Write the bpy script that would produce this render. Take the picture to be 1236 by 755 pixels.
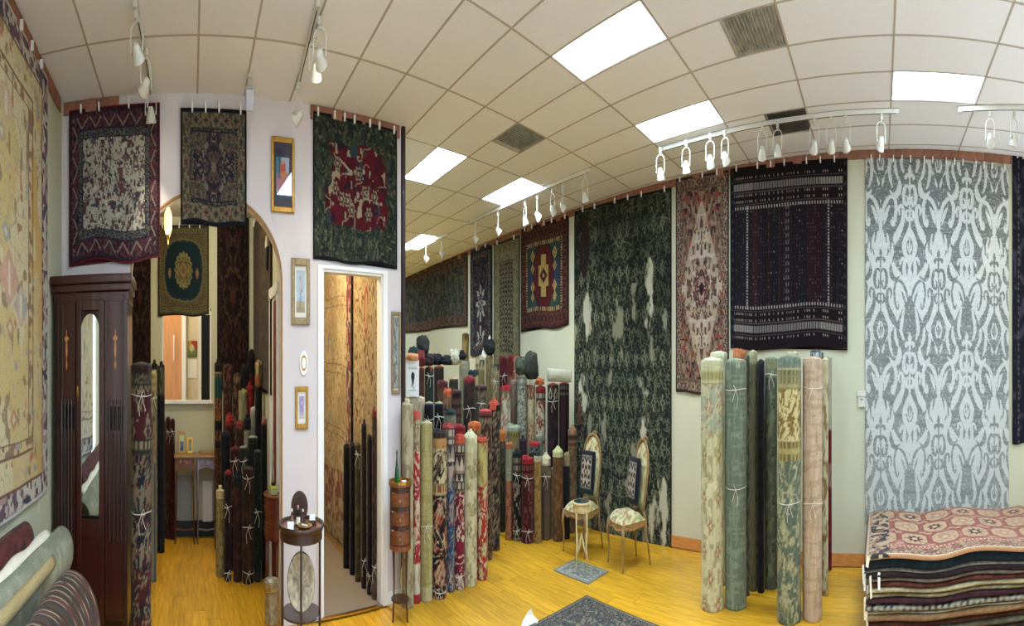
import bpy, math, random
import numpy as np
from mathutils import Vector

for _o in list(bpy.data.objects): bpy.data.objects.remove(_o)
SC = bpy.context.scene
COL = SC.collection
PI = math.pi
# ------------------------------------------------------------------ camera: a phone panorama (cylindrical, squeezed sideways)
FX, X0, FY, Y0, EYE = 529.0, 1061.0, 1153.0, 447.0, 1.55
cd = bpy.data.cameras.new('camera'); cam = bpy.data.objects.new('camera', cd); COL.objects.link(cam)
cam.location = (0, 0, EYE); cam.rotation_euler = (PI/2, 0, 0)
cd.type = 'PANO'; cd.panorama_type = 'CENTRAL_CYLINDRICAL'
cd.central_cylindrical_range_u_min = (0-X0)/FX
cd.central_cylindrical_range_u_max = (1236-X0)/FX
cd.central_cylindrical_range_v_min = -(755-Y0)/FY
cd.central_cylindrical_range_v_max = Y0/FY
cd.central_cylindrical_radius = 1.0
cd.clip_end = 200; cd.clip_start = 0.01
SC.camera = cam
# ------------------------------------------------------------------ world, exposure
wd = bpy.data.worlds.new('overcast_daylight'); SC.world = wd; wd.use_nodes = True
_bg = wd.node_tree.nodes['Background']; _bg.inputs[0].default_value = (.84, .92, 1.0, 1); _bg.inputs[1].default_value = 1.65   # bright overcast street
SC.view_settings.view_transform = 'Standard'; SC.view_settings.look = 'None'
SC.view_settings.exposure = 0.72; SC.view_settings.gamma = 1.0; SC.view_settings.use_curve_mapping = False
PANEL_STRENGTH = 17.5
SC.cycles.max_bounces = 8; SC.cycles.diffuse_bounces = 5; SC.cycles.caustics_reflective = False; SC.cycles.caustics_refractive = False

# ------------------------------------------------------------------ tiny geometry kit: every shape is (verts, faces)
def box(cx, cy, cz, sx, sy, sz, rz=0.0, ry=0.0, rx=0.0):
    V = [(x*sx/2, y*sy/2, z*sz/2) for z in (-1, 1) for y in (-1, 1) for x in (-1, 1)]
    F = [(0,2,3,1),(4,5,7,6),(0,1,5,4),(2,6,7,3),(0,4,6,2),(1,3,7,5)]
    V = [rot(v, rx, ry, rz) for v in V]
    return [(v[0]+cx, v[1]+cy, v[2]+cz) for v in V], F
def rot(v, rx=0, ry=0, rz=0):
    x, y, z = v
    if rx: y, z = y*math.cos(rx)-z*math.sin(rx), y*math.sin(rx)+z*math.cos(rx)
    if ry: x, z = x*math.cos(ry)+z*math.sin(ry), -x*math.sin(ry)+z*math.cos(ry)
    if rz: x, y = x*math.cos(rz)-y*math.sin(rz), x*math.sin(rz)+y*math.cos(rz)
    return x, y, z
def move(g, d=(0,0,0), rx=0, ry=0, rz=0, s=1.0):
    s = (s, s, s) if isinstance(s, (int, float)) else s
    return [tuple(a+b for a, b in zip(rot((v[0]*s[0], v[1]*s[1], v[2]*s[2]), rx, ry, rz), d)) for v in g[0]], g[1]
def lathe(prof, n=16, cx=0, cy=0, a0=0.0, a1=2*PI, ex=1.0, ey=1.0, cap=True):
    full = abs(a1-a0-2*PI) < 1e-6
    k = n if full else n+1
    V = []; F = []
    for r, z in prof:
        for i in range(k):
            a = a0+(a1-a0)*i/n
            V.append((cx+ex*r*math.cos(a), cy+ey*r*math.sin(a), z))
    for j in range(len(prof)-1):
        for i in range(n):
            i2 = (i+1) % k
            F.append((j*k+i, j*k+i2, (j+1)*k+i2, (j+1)*k+i))
    if full and not cap: pass
    elif full:
        F.append(tuple(reversed(range(k)))); F.append(tuple((len(prof)-1)*k+i for i in range(k)))
    else:
        F.append(tuple(reversed(range(k)))); F.append(tuple((len(prof)-1)*k+i for i in range(k)))
        F.append(tuple([j*k for j in range(len(prof))]+[j*k+n for j in reversed(range(len(prof)))]))
    return V, F
def cyl(x, y, z0, z1, r, n=14): return lathe([(r, z0), (r, z1)], n, x, y)
def tube(path, rad, n=8, closed=False):
    P = [Vector(p) for p in path]; m = len(P)
    rads = rad if isinstance(rad, (list, tuple)) else [rad]*m
    V = []; F = []; up = None
    for i in range(m):
        if closed: t = P[(i+1) % m]-P[i-1]
        else: t = P[min(i+1, m-1)]-P[max(i-1, 0)]
        t.normalize()
        if up is None:
            up = Vector((0,0,1)) if abs(t.z) < .9 else Vector((1,0,0))
        s = t.cross(up); s.normalize(); up = s.cross(t); up.normalize()
        for k in range(n):
            a = 2*PI*k/n
            V.append(tuple(P[i]+s*(rads[i]*math.cos(a))+up*(rads[i]*math.sin(a))))
    for i in range(m if closed else m-1):
        j = (i+1) % m
        for k in range(n):
            k2 = (k+1) % n
            F.append((i*n+k, i*n+k2, j*n+k2, j*n+k))
    if not closed:
        F.append(tuple(reversed(range(n)))); F.append(tuple((m-1)*n+k for k in range(n)))
    return V, F
def prism(poly, y0, y1):
    """polygon in x,z extruded along y from y0 (near) to y1"""
    n = len(poly)
    V = [(p[0], y0, p[1]) for p in poly]+[(p[0], y1, p[1]) for p in poly]
    F = [tuple(range(n)), tuple(reversed(range(n, 2*n)))]
    F += [(i, i+n, (i+1) % n+n, (i+1) % n) for i in range(n)]
    return V, F
def slab(poly, z0, z1):
    n = len(poly)
    V = [(p[0], p[1], z0) for p in poly]+[(p[0], p[1], z1) for p in poly]
    F = [tuple(reversed(range(n))), tuple(range(n, 2*n))]
    F += [(i, (i+1) % n, (i+1) % n+n, i+n) for i in range(n)]
    return V, F
def join(*gs):
    V = []; F = []
    for g in gs:
        o = len(V); V += list(g[0]); F += [tuple(i+o for i in f) for f in g[1]]
    return V, F
def rr(w, h, r, n=4, cx=0, cz=0):
    """rounded rectangle outline"""
    out = []
    for qx, qz, a in ((1,1,0),(-1,1,90),(-1,-1,180),(1,-1,270)):
        for k in range(n+1):
            t = math.radians(a+90*k/n)
            out.append((cx+qx*(w/2-r)+r*math.cos(t), cz+qz*(h/2-r)+r*math.sin(t)))
    return out

def mesh(name, g, m, smooth=False):
    me = bpy.data.meshes.new(name); me.from_pydata(g[0], [], g[1]); me.materials.append(m)
    if smooth: me.polygons.foreach_set('use_smooth', [True]*len(me.polygons))
    me.update(); return me
def obj(name, g, m, parent=None, loc=(0,0,0), rz=0.0, smooth=False, bevel=0.0):
    me = g if isinstance(g, bpy.types.Mesh) else mesh(name, g, m, smooth)
    o = bpy.data.objects.new(name, me); COL.objects.link(o)
    o.location = loc; o.rotation_euler = (0, 0, rz)
    if parent: o.parent = parent
    if bevel:
        b = o.modifiers.new('bevel', 'BEVEL'); b.width = bevel; b.segments = 2; b.limit_method = 'ANGLE'
    return o
def tag(o, label, cat, group=None):
    o['label'] = label; o['category'] = cat
    if group: o['group'] = group
    return o
def thing(name, label, cat, loc=(0,0,0), rz=0.0, group=None):
    o = bpy.data.objects.new(name, None); COL.objects.link(o); o.empty_display_size = .1
    o.location = loc; o.rotation_euler = (0, 0, rz)
    return tag(o, label, cat, group)
def struct(name, g, m, loc=(0,0,0), rz=0.0, parent=None):
    o = obj(name, g, m, parent, loc, rz)
    if not parent: o['kind'] = 'structure'
    return o
def dup(root, loc, rz=None, label=None):
    r = root.copy(); COL.objects.link(r); r.location = loc
    if rz is not None: r.rotation_euler = (0, 0, rz)
    if label: r['label'] = label
    for c in list(root.children):
        d = c.copy(); COL.objects.link(d); d.parent = r
        for e in list(c.children):
            f = e.copy(); COL.objects.link(f); f.parent = d
    return r

# ------------------------------------------------------------------ photograph pixel -> place in the room
def ang(px): return (px-X0)/FX
def fp(px, py, z=0.0):
    r = FY*(EYE-z)/(py-Y0); t = ang(px); return Vector((r*math.sin(t), r*math.cos(t), z))
def at(px, r, z=0.0):
    t = ang(px); return Vector((r*math.sin(t), r*math.cos(t), z))
def zat(py, r): return EYE+(Y0-py)*r/FY
def facing(p): return math.atan2(-p[0], p[1])        # rotation whose local -y looks at the camera's spot
def ceil_z(x, y): return EYE+1.733+.0164*x+.002*y
def cp(px, py, drop=0.0):
    h = 1.733-drop; r = FY*h/(Y0-py)
    for _ in range(5):
        x, y = r*math.sin(ang(px)), r*math.cos(ang(px)); r = FY*(ceil_z(x, y)-EYE-drop)/(Y0-py)
    x, y = r*math.sin(ang(px)), r*math.cos(ang(px))
    return Vector((x, y, ceil_z(x, y)-drop))
class Wall:
    def __init__(s, nx, ny, d):
        l = math.hypot(nx, ny); s.n = (nx/l, ny/l); s.d = d
        s.rz = math.atan2(-s.n[0], s.n[1]); s.a = (math.cos(s.rz), math.sin(s.rz))
        s.loc = Vector((s.n[0]*d, s.n[1]*d, 0))
    def px(s, px, py=None, off=0.0):
        t = ang(px); dx, dy = math.sin(t), math.cos(t)
        r = (s.d-off)/(dx*s.n[0]+dy*s.n[1])
        return (r*(dx*s.a[0]+dy*s.a[1]), None if py is None else EYE+(Y0-py)*r/FY)
    def pt(s, u, z=0.0, off=0.0):
        return Vector((s.n[0]*(s.d-off)+s.a[0]*u, s.n[1]*(s.d-off)+s.a[1]*u, z))
WR = Wall(math.sin(-.0128), math.cos(-.0128), 7.572)
WP = Wall(-math.cos(-.0206), math.sin(-.0206), 5.654)
WL = Wall(0, -1, 1.70)
WB = Wall(-1, 0, 8.95)          # rear wall of the room behind the arch
WS = Wall(0, 1, 1.32)           # right side wall of that room
WC = Wall(0, 1, 2.72)           # right side wall of the passage behind the doorway
WX = Wall(-1, 0, 10.6)          # wall seen through the rear opening

# ------------------------------------------------------------------ materials
def H(h):
    h = h.lstrip('#'); return np.array([int(h[i:i+2], 16)/255 for i in (0, 2, 4)])
def lin(c):
    c = np.asarray(c, float); return np.where(c <= .04045, c/12.92, ((c+.055)/1.055)**2.4)
MATS = {}
def M(name, hexc, rough=.6, metal=0.0, var=.12, scale=12.0, bump=.0, bscale=60.0, stretch=(1,1,1), emit=0.0, rand=0.0, spec=.4, coat=0.0):
    if name in MATS: return MATS[name]
    m = bpy.data.materials.new(name); m.use_nodes = True; nt = m.node_tree; L = nt.links
    b = nt.nodes['Principled BSDF']; c = list(lin(H(hexc)))+[1]
    b.inputs['Roughness'].default_value = rough; b.inputs['Metallic'].default_value = metal
    b.inputs['Specular IOR Level'].default_value = spec; b.inputs['Coat Weight'].default_value = coat
    tc = nt.nodes.new('ShaderNodeTexCoord'); mp = nt.nodes.new('ShaderNodeMapping'); mp.inputs['Scale'].default_value = stretch
    L.new(tc.outputs['Object'], mp.inputs[0])
    nz = nt.nodes.new('ShaderNodeTexNoise'); nz.inputs['Scale'].default_value = scale; nz.inputs['Detail'].default_value = 5
    L.new(mp.outputs[0], nz.inputs['Vector'])
    mx = nt.nodes.new('ShaderNodeMix'); mx.data_type = 'RGBA'
    mx.inputs[6].default_value = [max(0, v*(1-var)) for v in c[:3]]+[1]; mx.inputs[7].default_value = [min(1, v*(1+var)) for v in c[:3]]+[1]
    rp = nt.nodes.new('ShaderNodeMapRange'); rp.inputs[1].default_value = .3; rp.inputs[2].default_value = .7
    L.new(nz.outputs['Fac'], rp.inputs[0]); L.new(rp.outputs[0], mx.inputs[0])
    out = mx.outputs[2]
    if rand:
        oi = nt.nodes.new('ShaderNodeObjectInfo'); hs = nt.nodes.new('ShaderNodeHueSaturation')
        r2 = nt.nodes.new('ShaderNodeMapRange'); r2.inputs[3].default_value = 1-rand; r2.inputs[4].default_value = 1+rand
        L.new(oi.outputs['Random'], r2.inputs[0]); L.new(r2.outputs[0], hs.inputs['Value']); L.new(out, hs.inputs['Color']); out = hs.outputs[0]
    L.new(out, b.inputs['Base Color'])
    if bump:
        n2 = nt.nodes.new('ShaderNodeTexNoise'); n2.inputs['Scale'].default_value = bscale; n2.inputs['Detail'].default_value = 3
        L.new(mp.outputs[0], n2.inputs['Vector'])
        bp = nt.nodes.new('ShaderNodeBump'); bp.inputs['Strength'].default_value = bump; bp.inputs['Distance'].default_value = .01
        L.new(n2.outputs['Fac'], bp.inputs['Height']); L.new(bp.outputs[0], b.inputs['Normal'])
    if emit:
        b.inputs['Emission Color'].default_value = c; b.inputs['Emission Strength'].default_value = emit
    MATS[name] = m; return m
def pile_mat(name, rough=.95, var=.25, scale=160.0):
    """woven pile: the colour is dyed into the mesh (attribute), the fibre grain comes from noise"""
    m = bpy.data.materials.new(name); m.use_nodes = True; nt = m.node_tree; L = nt.links
    b = nt.nodes['Principled BSDF']; b.inputs['Roughness'].default_value = rough; b.inputs['Specular IOR Level'].default_value = .15
    b.inputs['Sheen Weight'].default_value = .08
    at_ = nt.nodes.new('ShaderNodeAttribute'); at_.attribute_name = 'dye'
    tc = nt.nodes.new('ShaderNodeTexCoord')
    nz = nt.nodes.new('ShaderNodeTexNoise'); nz.inputs['Scale'].default_value = scale; nz.inputs['Detail'].default_value = 2
    L.new(tc.outputs['Object'], nz.inputs['Vector'])
    rp = nt.nodes.new('ShaderNodeMapRange'); rp.inputs[1].default_value = .3; rp.inputs[2].default_value = .7
    rp.inputs[3].default_value = 1-var; rp.inputs[4].default_value = 1+var; L.new(nz.outputs['Fac'], rp.inputs[0])
    hs = nt.nodes.new('ShaderNodeHueSaturation'); L.new(rp.outputs[0], hs.inputs['Value']); L.new(at_.outputs['Color'], hs.inputs['Color'])
    L.new(hs.outputs[0], b.inputs['Base Color'])
    bp = nt.nodes.new('ShaderNodeBump'); bp.inputs['Strength'].default_value = .35; bp.inputs['Distance'].default_value = .006
    L.new(nz.outputs['Fac'], bp.inputs['Height']); L.new(bp.outputs[0], b.inputs['Normal'])
    return m
PILE = pile_mat('rug_pile')
def emis(name, hexc, s):
    if name in MATS: return MATS[name]
    m = bpy.data.materials.new(name); m.use_nodes = True; nt = m.node_tree
    b = nt.nodes['Principled BSDF']; c = list(lin(H(hexc)))+[1]
    b.inputs['Base Color'].default_value = c; b.inputs['Emission Color'].default_value = c; b.inputs['Emission Strength'].default_value = s
    MATS[name] = m; return m
def glassy(name, hexc, rough=.05, ior=1.45):
    if name in MATS: return MATS[name]
    m = bpy.data.materials.new(name); m.use_nodes = True; b = m.node_tree.nodes['Principled BSDF']
    b.inputs['Base Color'].default_value = list(lin(H(hexc)))+[1]; b.inputs['Transmission Weight'].default_value = 1.0
    b.inputs['Roughness'].default_value = rough; b.inputs['IOR'].default_value = ior
    MATS[name] = m; return m
def pane(name):
    """thin clear pane: lets light straight through, mirrors a little"""
    m = bpy.data.materials.new(name); m.use_nodes = True; nt = m.node_tree; nt.nodes.remove(nt.nodes['Principled BSDF'])
    t = nt.nodes.new('ShaderNodeBsdfTransparent'); g = nt.nodes.new('ShaderNodeBsdfGlossy'); g.inputs['Roughness'].default_value = .02
    lw = nt.nodes.new('ShaderNodeLayerWeight'); pw_ = nt.nodes.new('ShaderNodeMath'); pw_.operation = 'POWER'; pw_.inputs[1].default_value = 5
    f = nt.nodes.new('ShaderNodeMath'); f.operation = 'MULTIPLY_ADD'; f.inputs[1].default_value = .9; f.inputs[2].default_value = .04; x = nt.nodes.new('ShaderNodeMixShader')
    nt.links.new(lw.outputs['Facing'], pw_.inputs[0]); nt.links.new(pw_.outputs[0], f.inputs[0])
    nt.links.new(f.outputs[0], x.inputs[0]); nt.links.new(t.outputs[0], x.inputs[1]); nt.links.new(g.outputs[0], x.inputs[2]); nt.links.new(x.outputs[0], nt.nodes['Material Output'].inputs[0]); return m
PANE = pane('clear_pane')
WALL_PINK = M('wall_paint_pink_white', 'CEC6C3', .8, var=.03, scale=2.5, bump=.05, bscale=120)
WALL_GREEN = M('wall_paint_pale_green', 'BFBEA0', .8, var=.03, scale=2.0, bump=.05, bscale=120)
WHITE = M('white_gloss_paint', 'E4E4DE', .4, var=.03, scale=4)
FIXTURE = M('white_enamel', 'C6C3B2', .35, var=.03, scale=8)
TRACKM = M('track_enamel', 'D9D7CB', .4, var=.05, scale=8)
TILE = M('ceiling_tile_mineral', 'EAEAE8', .9, var=.04, scale=90, bump=.25, bscale=220, rand=.025)
GRID = M('ceiling_grid_metal', 'B3A897', .6, var=.06, scale=10)
VENT = M('dusty_vent_metal', 'A19C8C', .7, var=.3, scale=9)
VENT_DK = M('sooty_vent_metal', '54504A', .7, var=.3, scale=9)
PANEL = emis('fluorescent_diffuser', 'CDE4FF', PANEL_STRENGTH)
MAHOG = M('mahogany', '38140D', .28, var=.35, scale=14, stretch=(6,6,.7), coat=.3)
MAHOG_D = M('mahogany_dark', '240C08', .3, var=.3, scale=14, stretch=(6,6,.7), coat=.3)
INLAY = M('satinwood_inlay', 'B0763A', .4, var=.15)
WALNUT = M('walnut', '3A2013', .35, var=.3, scale=12, stretch=(5,5,.8), coat=.2)
WALNUT_L = M('walnut_light', '75421F', .35, var=.3, scale=12, stretch=(5,5,.8), coat=.2)
PINEB = M('orange_pine', 'BE8140', .45, var=.2, scale=8, stretch=(.8,6,6))
TRIMW = M('terracotta_board', '8C5E48', .75, var=.2, scale=20, bump=.2, bscale=60, rand=.12)
GOLD = M('gilt_frame', 'A97F34', .4, metal=.6, var=.25, scale=40)
SILVERG = M('tarnished_gilt', '8E7B57', .5, metal=.4, var=.3, scale=50)
BRASS = M('brass', 'B48B3A', .3, metal=.9, var=.2)
BRONZE = M('aged_bronze', 'A09478', .42, metal=.6, var=.45, scale=26, bump=.3, bscale=40)
MIRROR = M('mirror_silver', 'DDE0DA', .02, metal=1.0, var=.0)
BLACK = M('black_cloth', '17171A', .85, var=.3, scale=30, bump=.3, bscale=80)
CARPET = M('grey_brown_carpet', '87796A', .97, var=.2, scale=140, bump=.4, bscale=300)
STRING = M('white_string', 'C4C0B0', .8, var=.08)
PAPER = M('cream_paper', 'E7DFC6', .75, var=.05, scale=10)
PAPERW = M('white_paper', 'E8E8E2', .7, var=.03, scale=10)
CHAIRW = M('gilded_chair_wood', '8A6A3C', .5, var=.3, scale=25)
CREAMW = M('cream_gilt_wood', 'C9B682', .5, var=.2, scale=30)
# ------------------------------------------------------------------ dye patterns (numpy): colour per knot of the weave
def hash2(ix, iy, seed):
    v = np.sin(ix*127.1+iy*311.7+seed*74.7)*43758.5453; return v-np.floor(v)
def vn(x, y, seed=0):
    ix, iy = np.floor(x), np.floor(y); fx, fy = x-ix, y-iy
    fx = fx*fx*(3-2*fx); fy = fy*fy*(3-2*fy)
    return ((hash2(ix, iy, seed)*(1-fx)+hash2(ix+1, iy, seed)*fx)*(1-fy)+(hash2(ix, iy+1, seed)*(1-fx)+hash2(ix+1, iy+1, seed)*fx)*fy)
def fbm(x, y, seed=0, o=3):
    s = 0; a = .5; t = 0
    for k in range(o): s = s+a*vn(x*2**k, y*2**k, seed+k*7); t += a; a *= .5
    return s/t
def put(c, m, h):
    c[m] = H(h) if isinstance(h, str) else h
def floral(c, x, y, p, cols, seed=1, dens=.62, wob=.25, k=6):
    """half-drop lattice of rosettes joined by vines: cols = leaf, petal, heart"""
    wx = x+p*wob*(vn(x/p*1.7, y/p*1.7, seed)-.5); wy = y+p*wob*(vn(x/p*1.7, y/p*1.7, seed+3)-.5)
    n = vn(wx/p*7, wy/p*7, seed+5); vine = np.abs(vn(wx/p*2.6, wy/p*2.6, seed+9)-.5)
    put(c, n > dens, cols[0]); put(c, vine < .045, cols[0])
    put(c, (vn(wx/p*9, wy/p*9, seed+13) > dens+.1), cols[1])
    row = np.floor(wy/p); lx = (wx+(row % 2)*p/2) % p-p/2; ly = wy % p-p/2
    a = np.arctan2(ly, lx); r = np.hypot(lx, ly)
    q = r/(p*.34*(.75+.25*np.cos(k*a)))
    put(c, q < 1, cols[1]); put(c, q < .68, cols[0]); put(c, q < .5, cols[2]); put(c, q < .22, cols[1])
def border(c, x, y, w, h, d0, d1, base, cols, p=.2, seed=2, kind='rosette'):
    if len(cols) < 2: put(c, (lambda e: (e >= d0) & (e < d1))(np.minimum(np.minimum(x, w-x), np.minimum(y, h-y))), base); return
    d = np.minimum(np.minimum(x, w-x), np.minimum(y, h-y)); m = (d >= d0) & (d < d1)
    vert = np.minimum(x, w-x) < np.minimum(y, h-y); t = np.where(vert, y, x); e = d-(d0+d1)/2; half = (d1-d0)/2
    put(c, m, base)
    if kind == 'rosette':
        l = t % p-p/2; r = np.hypot(l*half/(p/2)*1.0, e)/half; a = np.arctan2(e, l); alt = (np.floor(t/p) % 2) == 0
        q = r/(.72+.2*np.cos(6*a))
        put(c, m & (vn(t*30/p*.2, e*30/p*.2, seed) > .66), cols[0])
        put(c, m & (q < 1), cols[0]); put(c, m & (q < .7) & alt, cols[1]); put(c, m & (q < .7) & ~alt, base); put(c, m & (q < .35), cols[-1])
    elif kind == 'tick':
        put(c, m & ((t/p % 1) < .5), cols[0])
    elif kind == 'zig':
        put(c, m & (np.abs(e/half) < np.abs((t/p % 1)*2-1)), cols[0])
    elif kind == 'noise':
        n = vn(t/p*6, e/p*6, seed); put(c, m & (n > .58), cols[0]); put(c, m & (n < .3), cols[-1])
    for q in (d0, d1): put(c, (np.abs(d-q) < .006), cols[-1] if kind != 'tick' else base)
def ell(x, y, cx, cy, a, b): return ((x-cx)/a)**2+((y-cy)/b)**2
def lobed(x, y, cx, cy, a, b, k=8, amp=.12):
    t = np.arctan2((y-cy)/b, (x-cx)/a); return np.hypot((x-cx)/a, (y-cy)/b)/(1+amp*np.cos(k*t))
def base(x, h): return np.tile(H(h), (len(x), 1))
def seg_d(x, y, pts):
    """distance to a polyline whose points carry a half width; < 0 inside"""
    best = np.full(len(x), 9.0)
    for (x0, y0, w0), (x1, y1, w1) in zip(pts, pts[1:]):
        dx, dy = x1-x0, y1-y0; t = np.clip(((x-x0)*dx+(y-y0)*dy)/(dx*dx+dy*dy+1e-9), 0, 1)
        best = np.minimum(best, np.hypot(x-x0-t*dx, y-y0-t*dy)-(w0+(w1-w0)*t))
    return best
def curve(ctrl, n=7):
    """Catmull-Rom through (x, y, halfwidth)"""
    P = [np.array(c, float) for c in ctrl]; P = [2*P[0]-P[1]]+P+[2*P[-1]-P[-2]]; out = []
    for i in range(1, len(P)-2):
        for k in range(n):
            t = k/n; a, b, c, d = P[i-1:i+3]
            out.append(.5*((2*b)+(c-a)*t+(2*a-5*b+4*c-d)*t*t+(3*b-a-3*c+d)*t**3))
    out.append(P[-2]); return [(p[0], p[1], max(p[2], 0)) for p in out]

# --- the flat rugs: f(x, y, w, h) -> sRGB, x from the left edge, y down from the top edge
def d_cream_garden(x, y, w, h):               # left wall
    c = base(x, 'DCCC9E'); xr = w-x
    n = fbm(x*2.2, y*1.3, 3); put(c, n > .56, 'D8BE7C'); put(c, n > .66, 'DAC088'); put(c, n < .38, 'DAD0B4')
    put(c, np.abs(vn(x*18, y*12, 5)-.5) < .035, 'BFAE88'); put(c, vn(x*26, y*14, 21) > .80, 'A08A62'); put(c, vn(x*30, y*16, 31) > .88, 'C0805E')
    put(c, vn(x*20, y*14, 41) > .89, 'A9AA9C'); put(c, np.abs(vn(x*17, y*15, 47)-.5) < .016, 'CDB08A'); put(c, (xr < .30) & (fbm(x*8, y*3, 71) > .56), 'D6B06A')
    for i in range(26):
        cx, cy = w-.35-((i*.37) % 1.9), h*(.05+.036*i); q = np.abs(x-cx)/.05+np.abs(y-cy)/.05
        put(c, q < 1, ('C29474', 'C48A6C', 'B5AA8C', 'A5AAA0')[i % 4]); put(c, q < .5, 'D6C9A0')
    for px_, cy, hw, hh, hx in ((.58, h*.53, .13, .13, 'D2A488'), (.43, h*.575, .09, .10, 'AEB0A4'), (.62, h*.2, .10, .10, 'D0B48C'), (.8, h*.8, .10, .08, 'CDAA8A')):
        q = np.abs(xr-px_)/hw+np.abs(y-cy)/hh; put(c, q < 1, hx); put(c, (q < .9) & (vn(x*30, y*20, 7) > .6), 'D8B494'); put(c, (np.abs(xr-px_) < .015) & (q < .6), 'DDD2B4')
    d = np.minimum(np.minimum(x, xr), np.minimum(y, h-y))
    put(c, d < .115, 'CFC8B4'); put(c, (d < .11) & (d > .012) & (vn(x*34, y*26, 8) > .56), '6E5560'); put(c, (d < .11) & (d > .012) & (vn(x*30, y*22, 18) > .68), 'B5988E'); put(c, (d < .11) & (d > .012) & (vn(x*38, y*30, 28) > .74), '43414E')
    put(c, d < .014, 'D6D3C8'); put(c, np.abs(d-.118) < .006, '7A5440'); put(c, (np.abs(d-.27) < .005) | (np.abs(d-.325) < .005), '84604A'); put(c, (d > .275) & (d < .32) & (vn(x*26, y*26, 9) > .62), '9A7A5C')
    return c
def d_red_border_cream(x, y, w, h):           # first rug on the arch wall
    c = base(x, 'B3AE9B'); wx = x+.05*(vn(x*5, y*5, 1)-.5)
    n = np.abs(vn(wx*15, y*13, 4)-.5); put(c, n < .07, '6E5F5E'); put(c, vn(wx*21, y*19, 6) > .70, '4A4046')
    put(c, vn(wx*19, y*16, 8) > .76, '6B444B'); put(c, vn(wx*17, y*16, 11) > .80, '46525A'); put(c, np.abs(vn(wx*11, y*11, 15)-.5) < .03, 'C9C3AE')
    border(c, x, y, w, h, 0, .05, '261A22', ('4E2830', '261A22'), .05, kind='tick')
    border(c, x, y, w, h, .05, .27, '352530', ('5A4148', '5E2E38', '2A2630'), .22, 3)
    d = np.minimum(np.minimum(x, w-x), np.minimum(y, h-y)); vert = np.minimum(x, w-x) < np.minimum(y, h-y); t = np.where(vert, y, x)
    put(c, (d > .07) & (d < .26) & (vn(x*24, y*24, 33) > .68), '5C2A34'); z = np.abs(((t/.36) % 1)-.5)*2
    put(c, (d > .09) & (d < .24) & (np.abs((d-.09)/.15-z) < .10) & (z > .15), '8E8272')
    border(c, x, y, w, h, .27, .37, '3A3C44', ('6E6C66', '2A2A33'), .06, 4, 'noise')
    put(c, d < .018, '7E272D')
    return c
def d_navy_star(x, y, w, h):                  # second rug, above the arch
    xs = np.abs(x-w/2); ys = np.abs(y-h/2); c = base(x, '5A5242')
    floral(c, xs, ys, .13, ('33343C', '756A52', '6A4A3C'), 7, .6)
    q = np.maximum(np.maximum(xs/(w*.21), ys/(h*.23)), (xs/(w*.31)+ys/(h*.33))); q = np.minimum(q, np.minimum(np.maximum(xs/(w*.31), ys/(h*.13)), np.maximum(xs/(w*.11), ys/(h*.33)))); m = q < 1
    put(c, m, '2C2A36'); put(c, m & (vn(xs*30, ys*30, 2) > .66), '77705F'); put(c, m & (vn(xs*26, ys*26, 5) > .72), '54383A')
    l = lobed(xs, ys, 0, 0, w*.13, h*.15, 8, .08); put(c, l < 1, '5E4C42'); put(c, (l < 1) & (vn(xs*34, ys*34, 9) > .55), '2B2A34'); put(c, l < .3, '7A6E58')
    border(c, x, y, w, h, 0, .045, '15161C', ('15161C',), 1)
    border(c, x, y, w, h, .045, .24, '4E493B', ('7A7058', '6E4A3C', '2C2D38'), .26, 4)
    border(c, x, y, w, h, .24, .28, '24252C', ('6A624E', '23242E'), .05, 5, 'noise')
    return c
def d_green_red(x, y, w, h):                  # third rug, above the doorway
    xs = x; c = base(x, '232A28')
    n = vn(x*16, y*12, 3); put(c, n > .62, '3A4034'); put(c, vn(x*22, y*16, 5) > .7, '343B30'); put(c, np.abs(vn(x*15, y*13, 8)-.5) < .035, '55583F'); put(c, vn(x*24, y*22, 18) > .8, '60614A')
    wob = (vn(x*4, y*4, 12)-.5)*.3
    q = np.maximum(np.abs(x-w*.5)/(w*.345), np.abs(y-h*.47)/(h*.29))+wob+.35*np.clip((x/w-.62), 0, 1)*np.clip(.5-y/h, 0, 1)*4; m = q < 1
    put(c, m, '571520'); put(c, m & (fbm(x*5, y*5, 22) > .6), '47121C')
    put(c, m & (np.abs(vn(x*6, y*6, 23)-.5) < .035), '201E28'); put(c, m & (vn(x*12, y*12, 27) > .83), '9A8E74'); put(c, m & (vn(x*8, y*8, 29) > .78), '2D3F46')
    put(c, m & (np.abs(vn(x*5, y*5, 35)-.62) < .02), '9C8F74')
    for i in range(9):
        cx, cy = w*(.22+.52*((i*.618+.1) % 1)), h*(.24+.45*((i*.381*i+.2) % 1)); r = lobed(x, y, cx, cy, .085, .075, 6, .2)
        put(c, m & (r < 1), '8C8068'); put(c, m & (r < .7), '33232B'); put(c, m & (r < .35), 'A08C6A')
    border(c, x, y, w, h, 0, .03, '15181A', ('15181A',), 1)
    return c
def d_far_dark(x, y, w, h):
    c = base(x, '2C3230'); put(c, vn(x*9, y*9, 3) > .62, '4B4F42'); put(c, vn(x*11, y*11, 6) > .72, '57503F'); put(c, np.abs(vn(x*6, y*6, 9)-.5) < .04, '1D2224')
    border(c, x, y, w, h, 0, .03, '221D1A', ('221D1A',), 1)
    border(c, x, y, w, h, .03, .24, '4A3529', ('6B5540', '2E2A26', '5A3C2C'), .22, 5); return c
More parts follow.
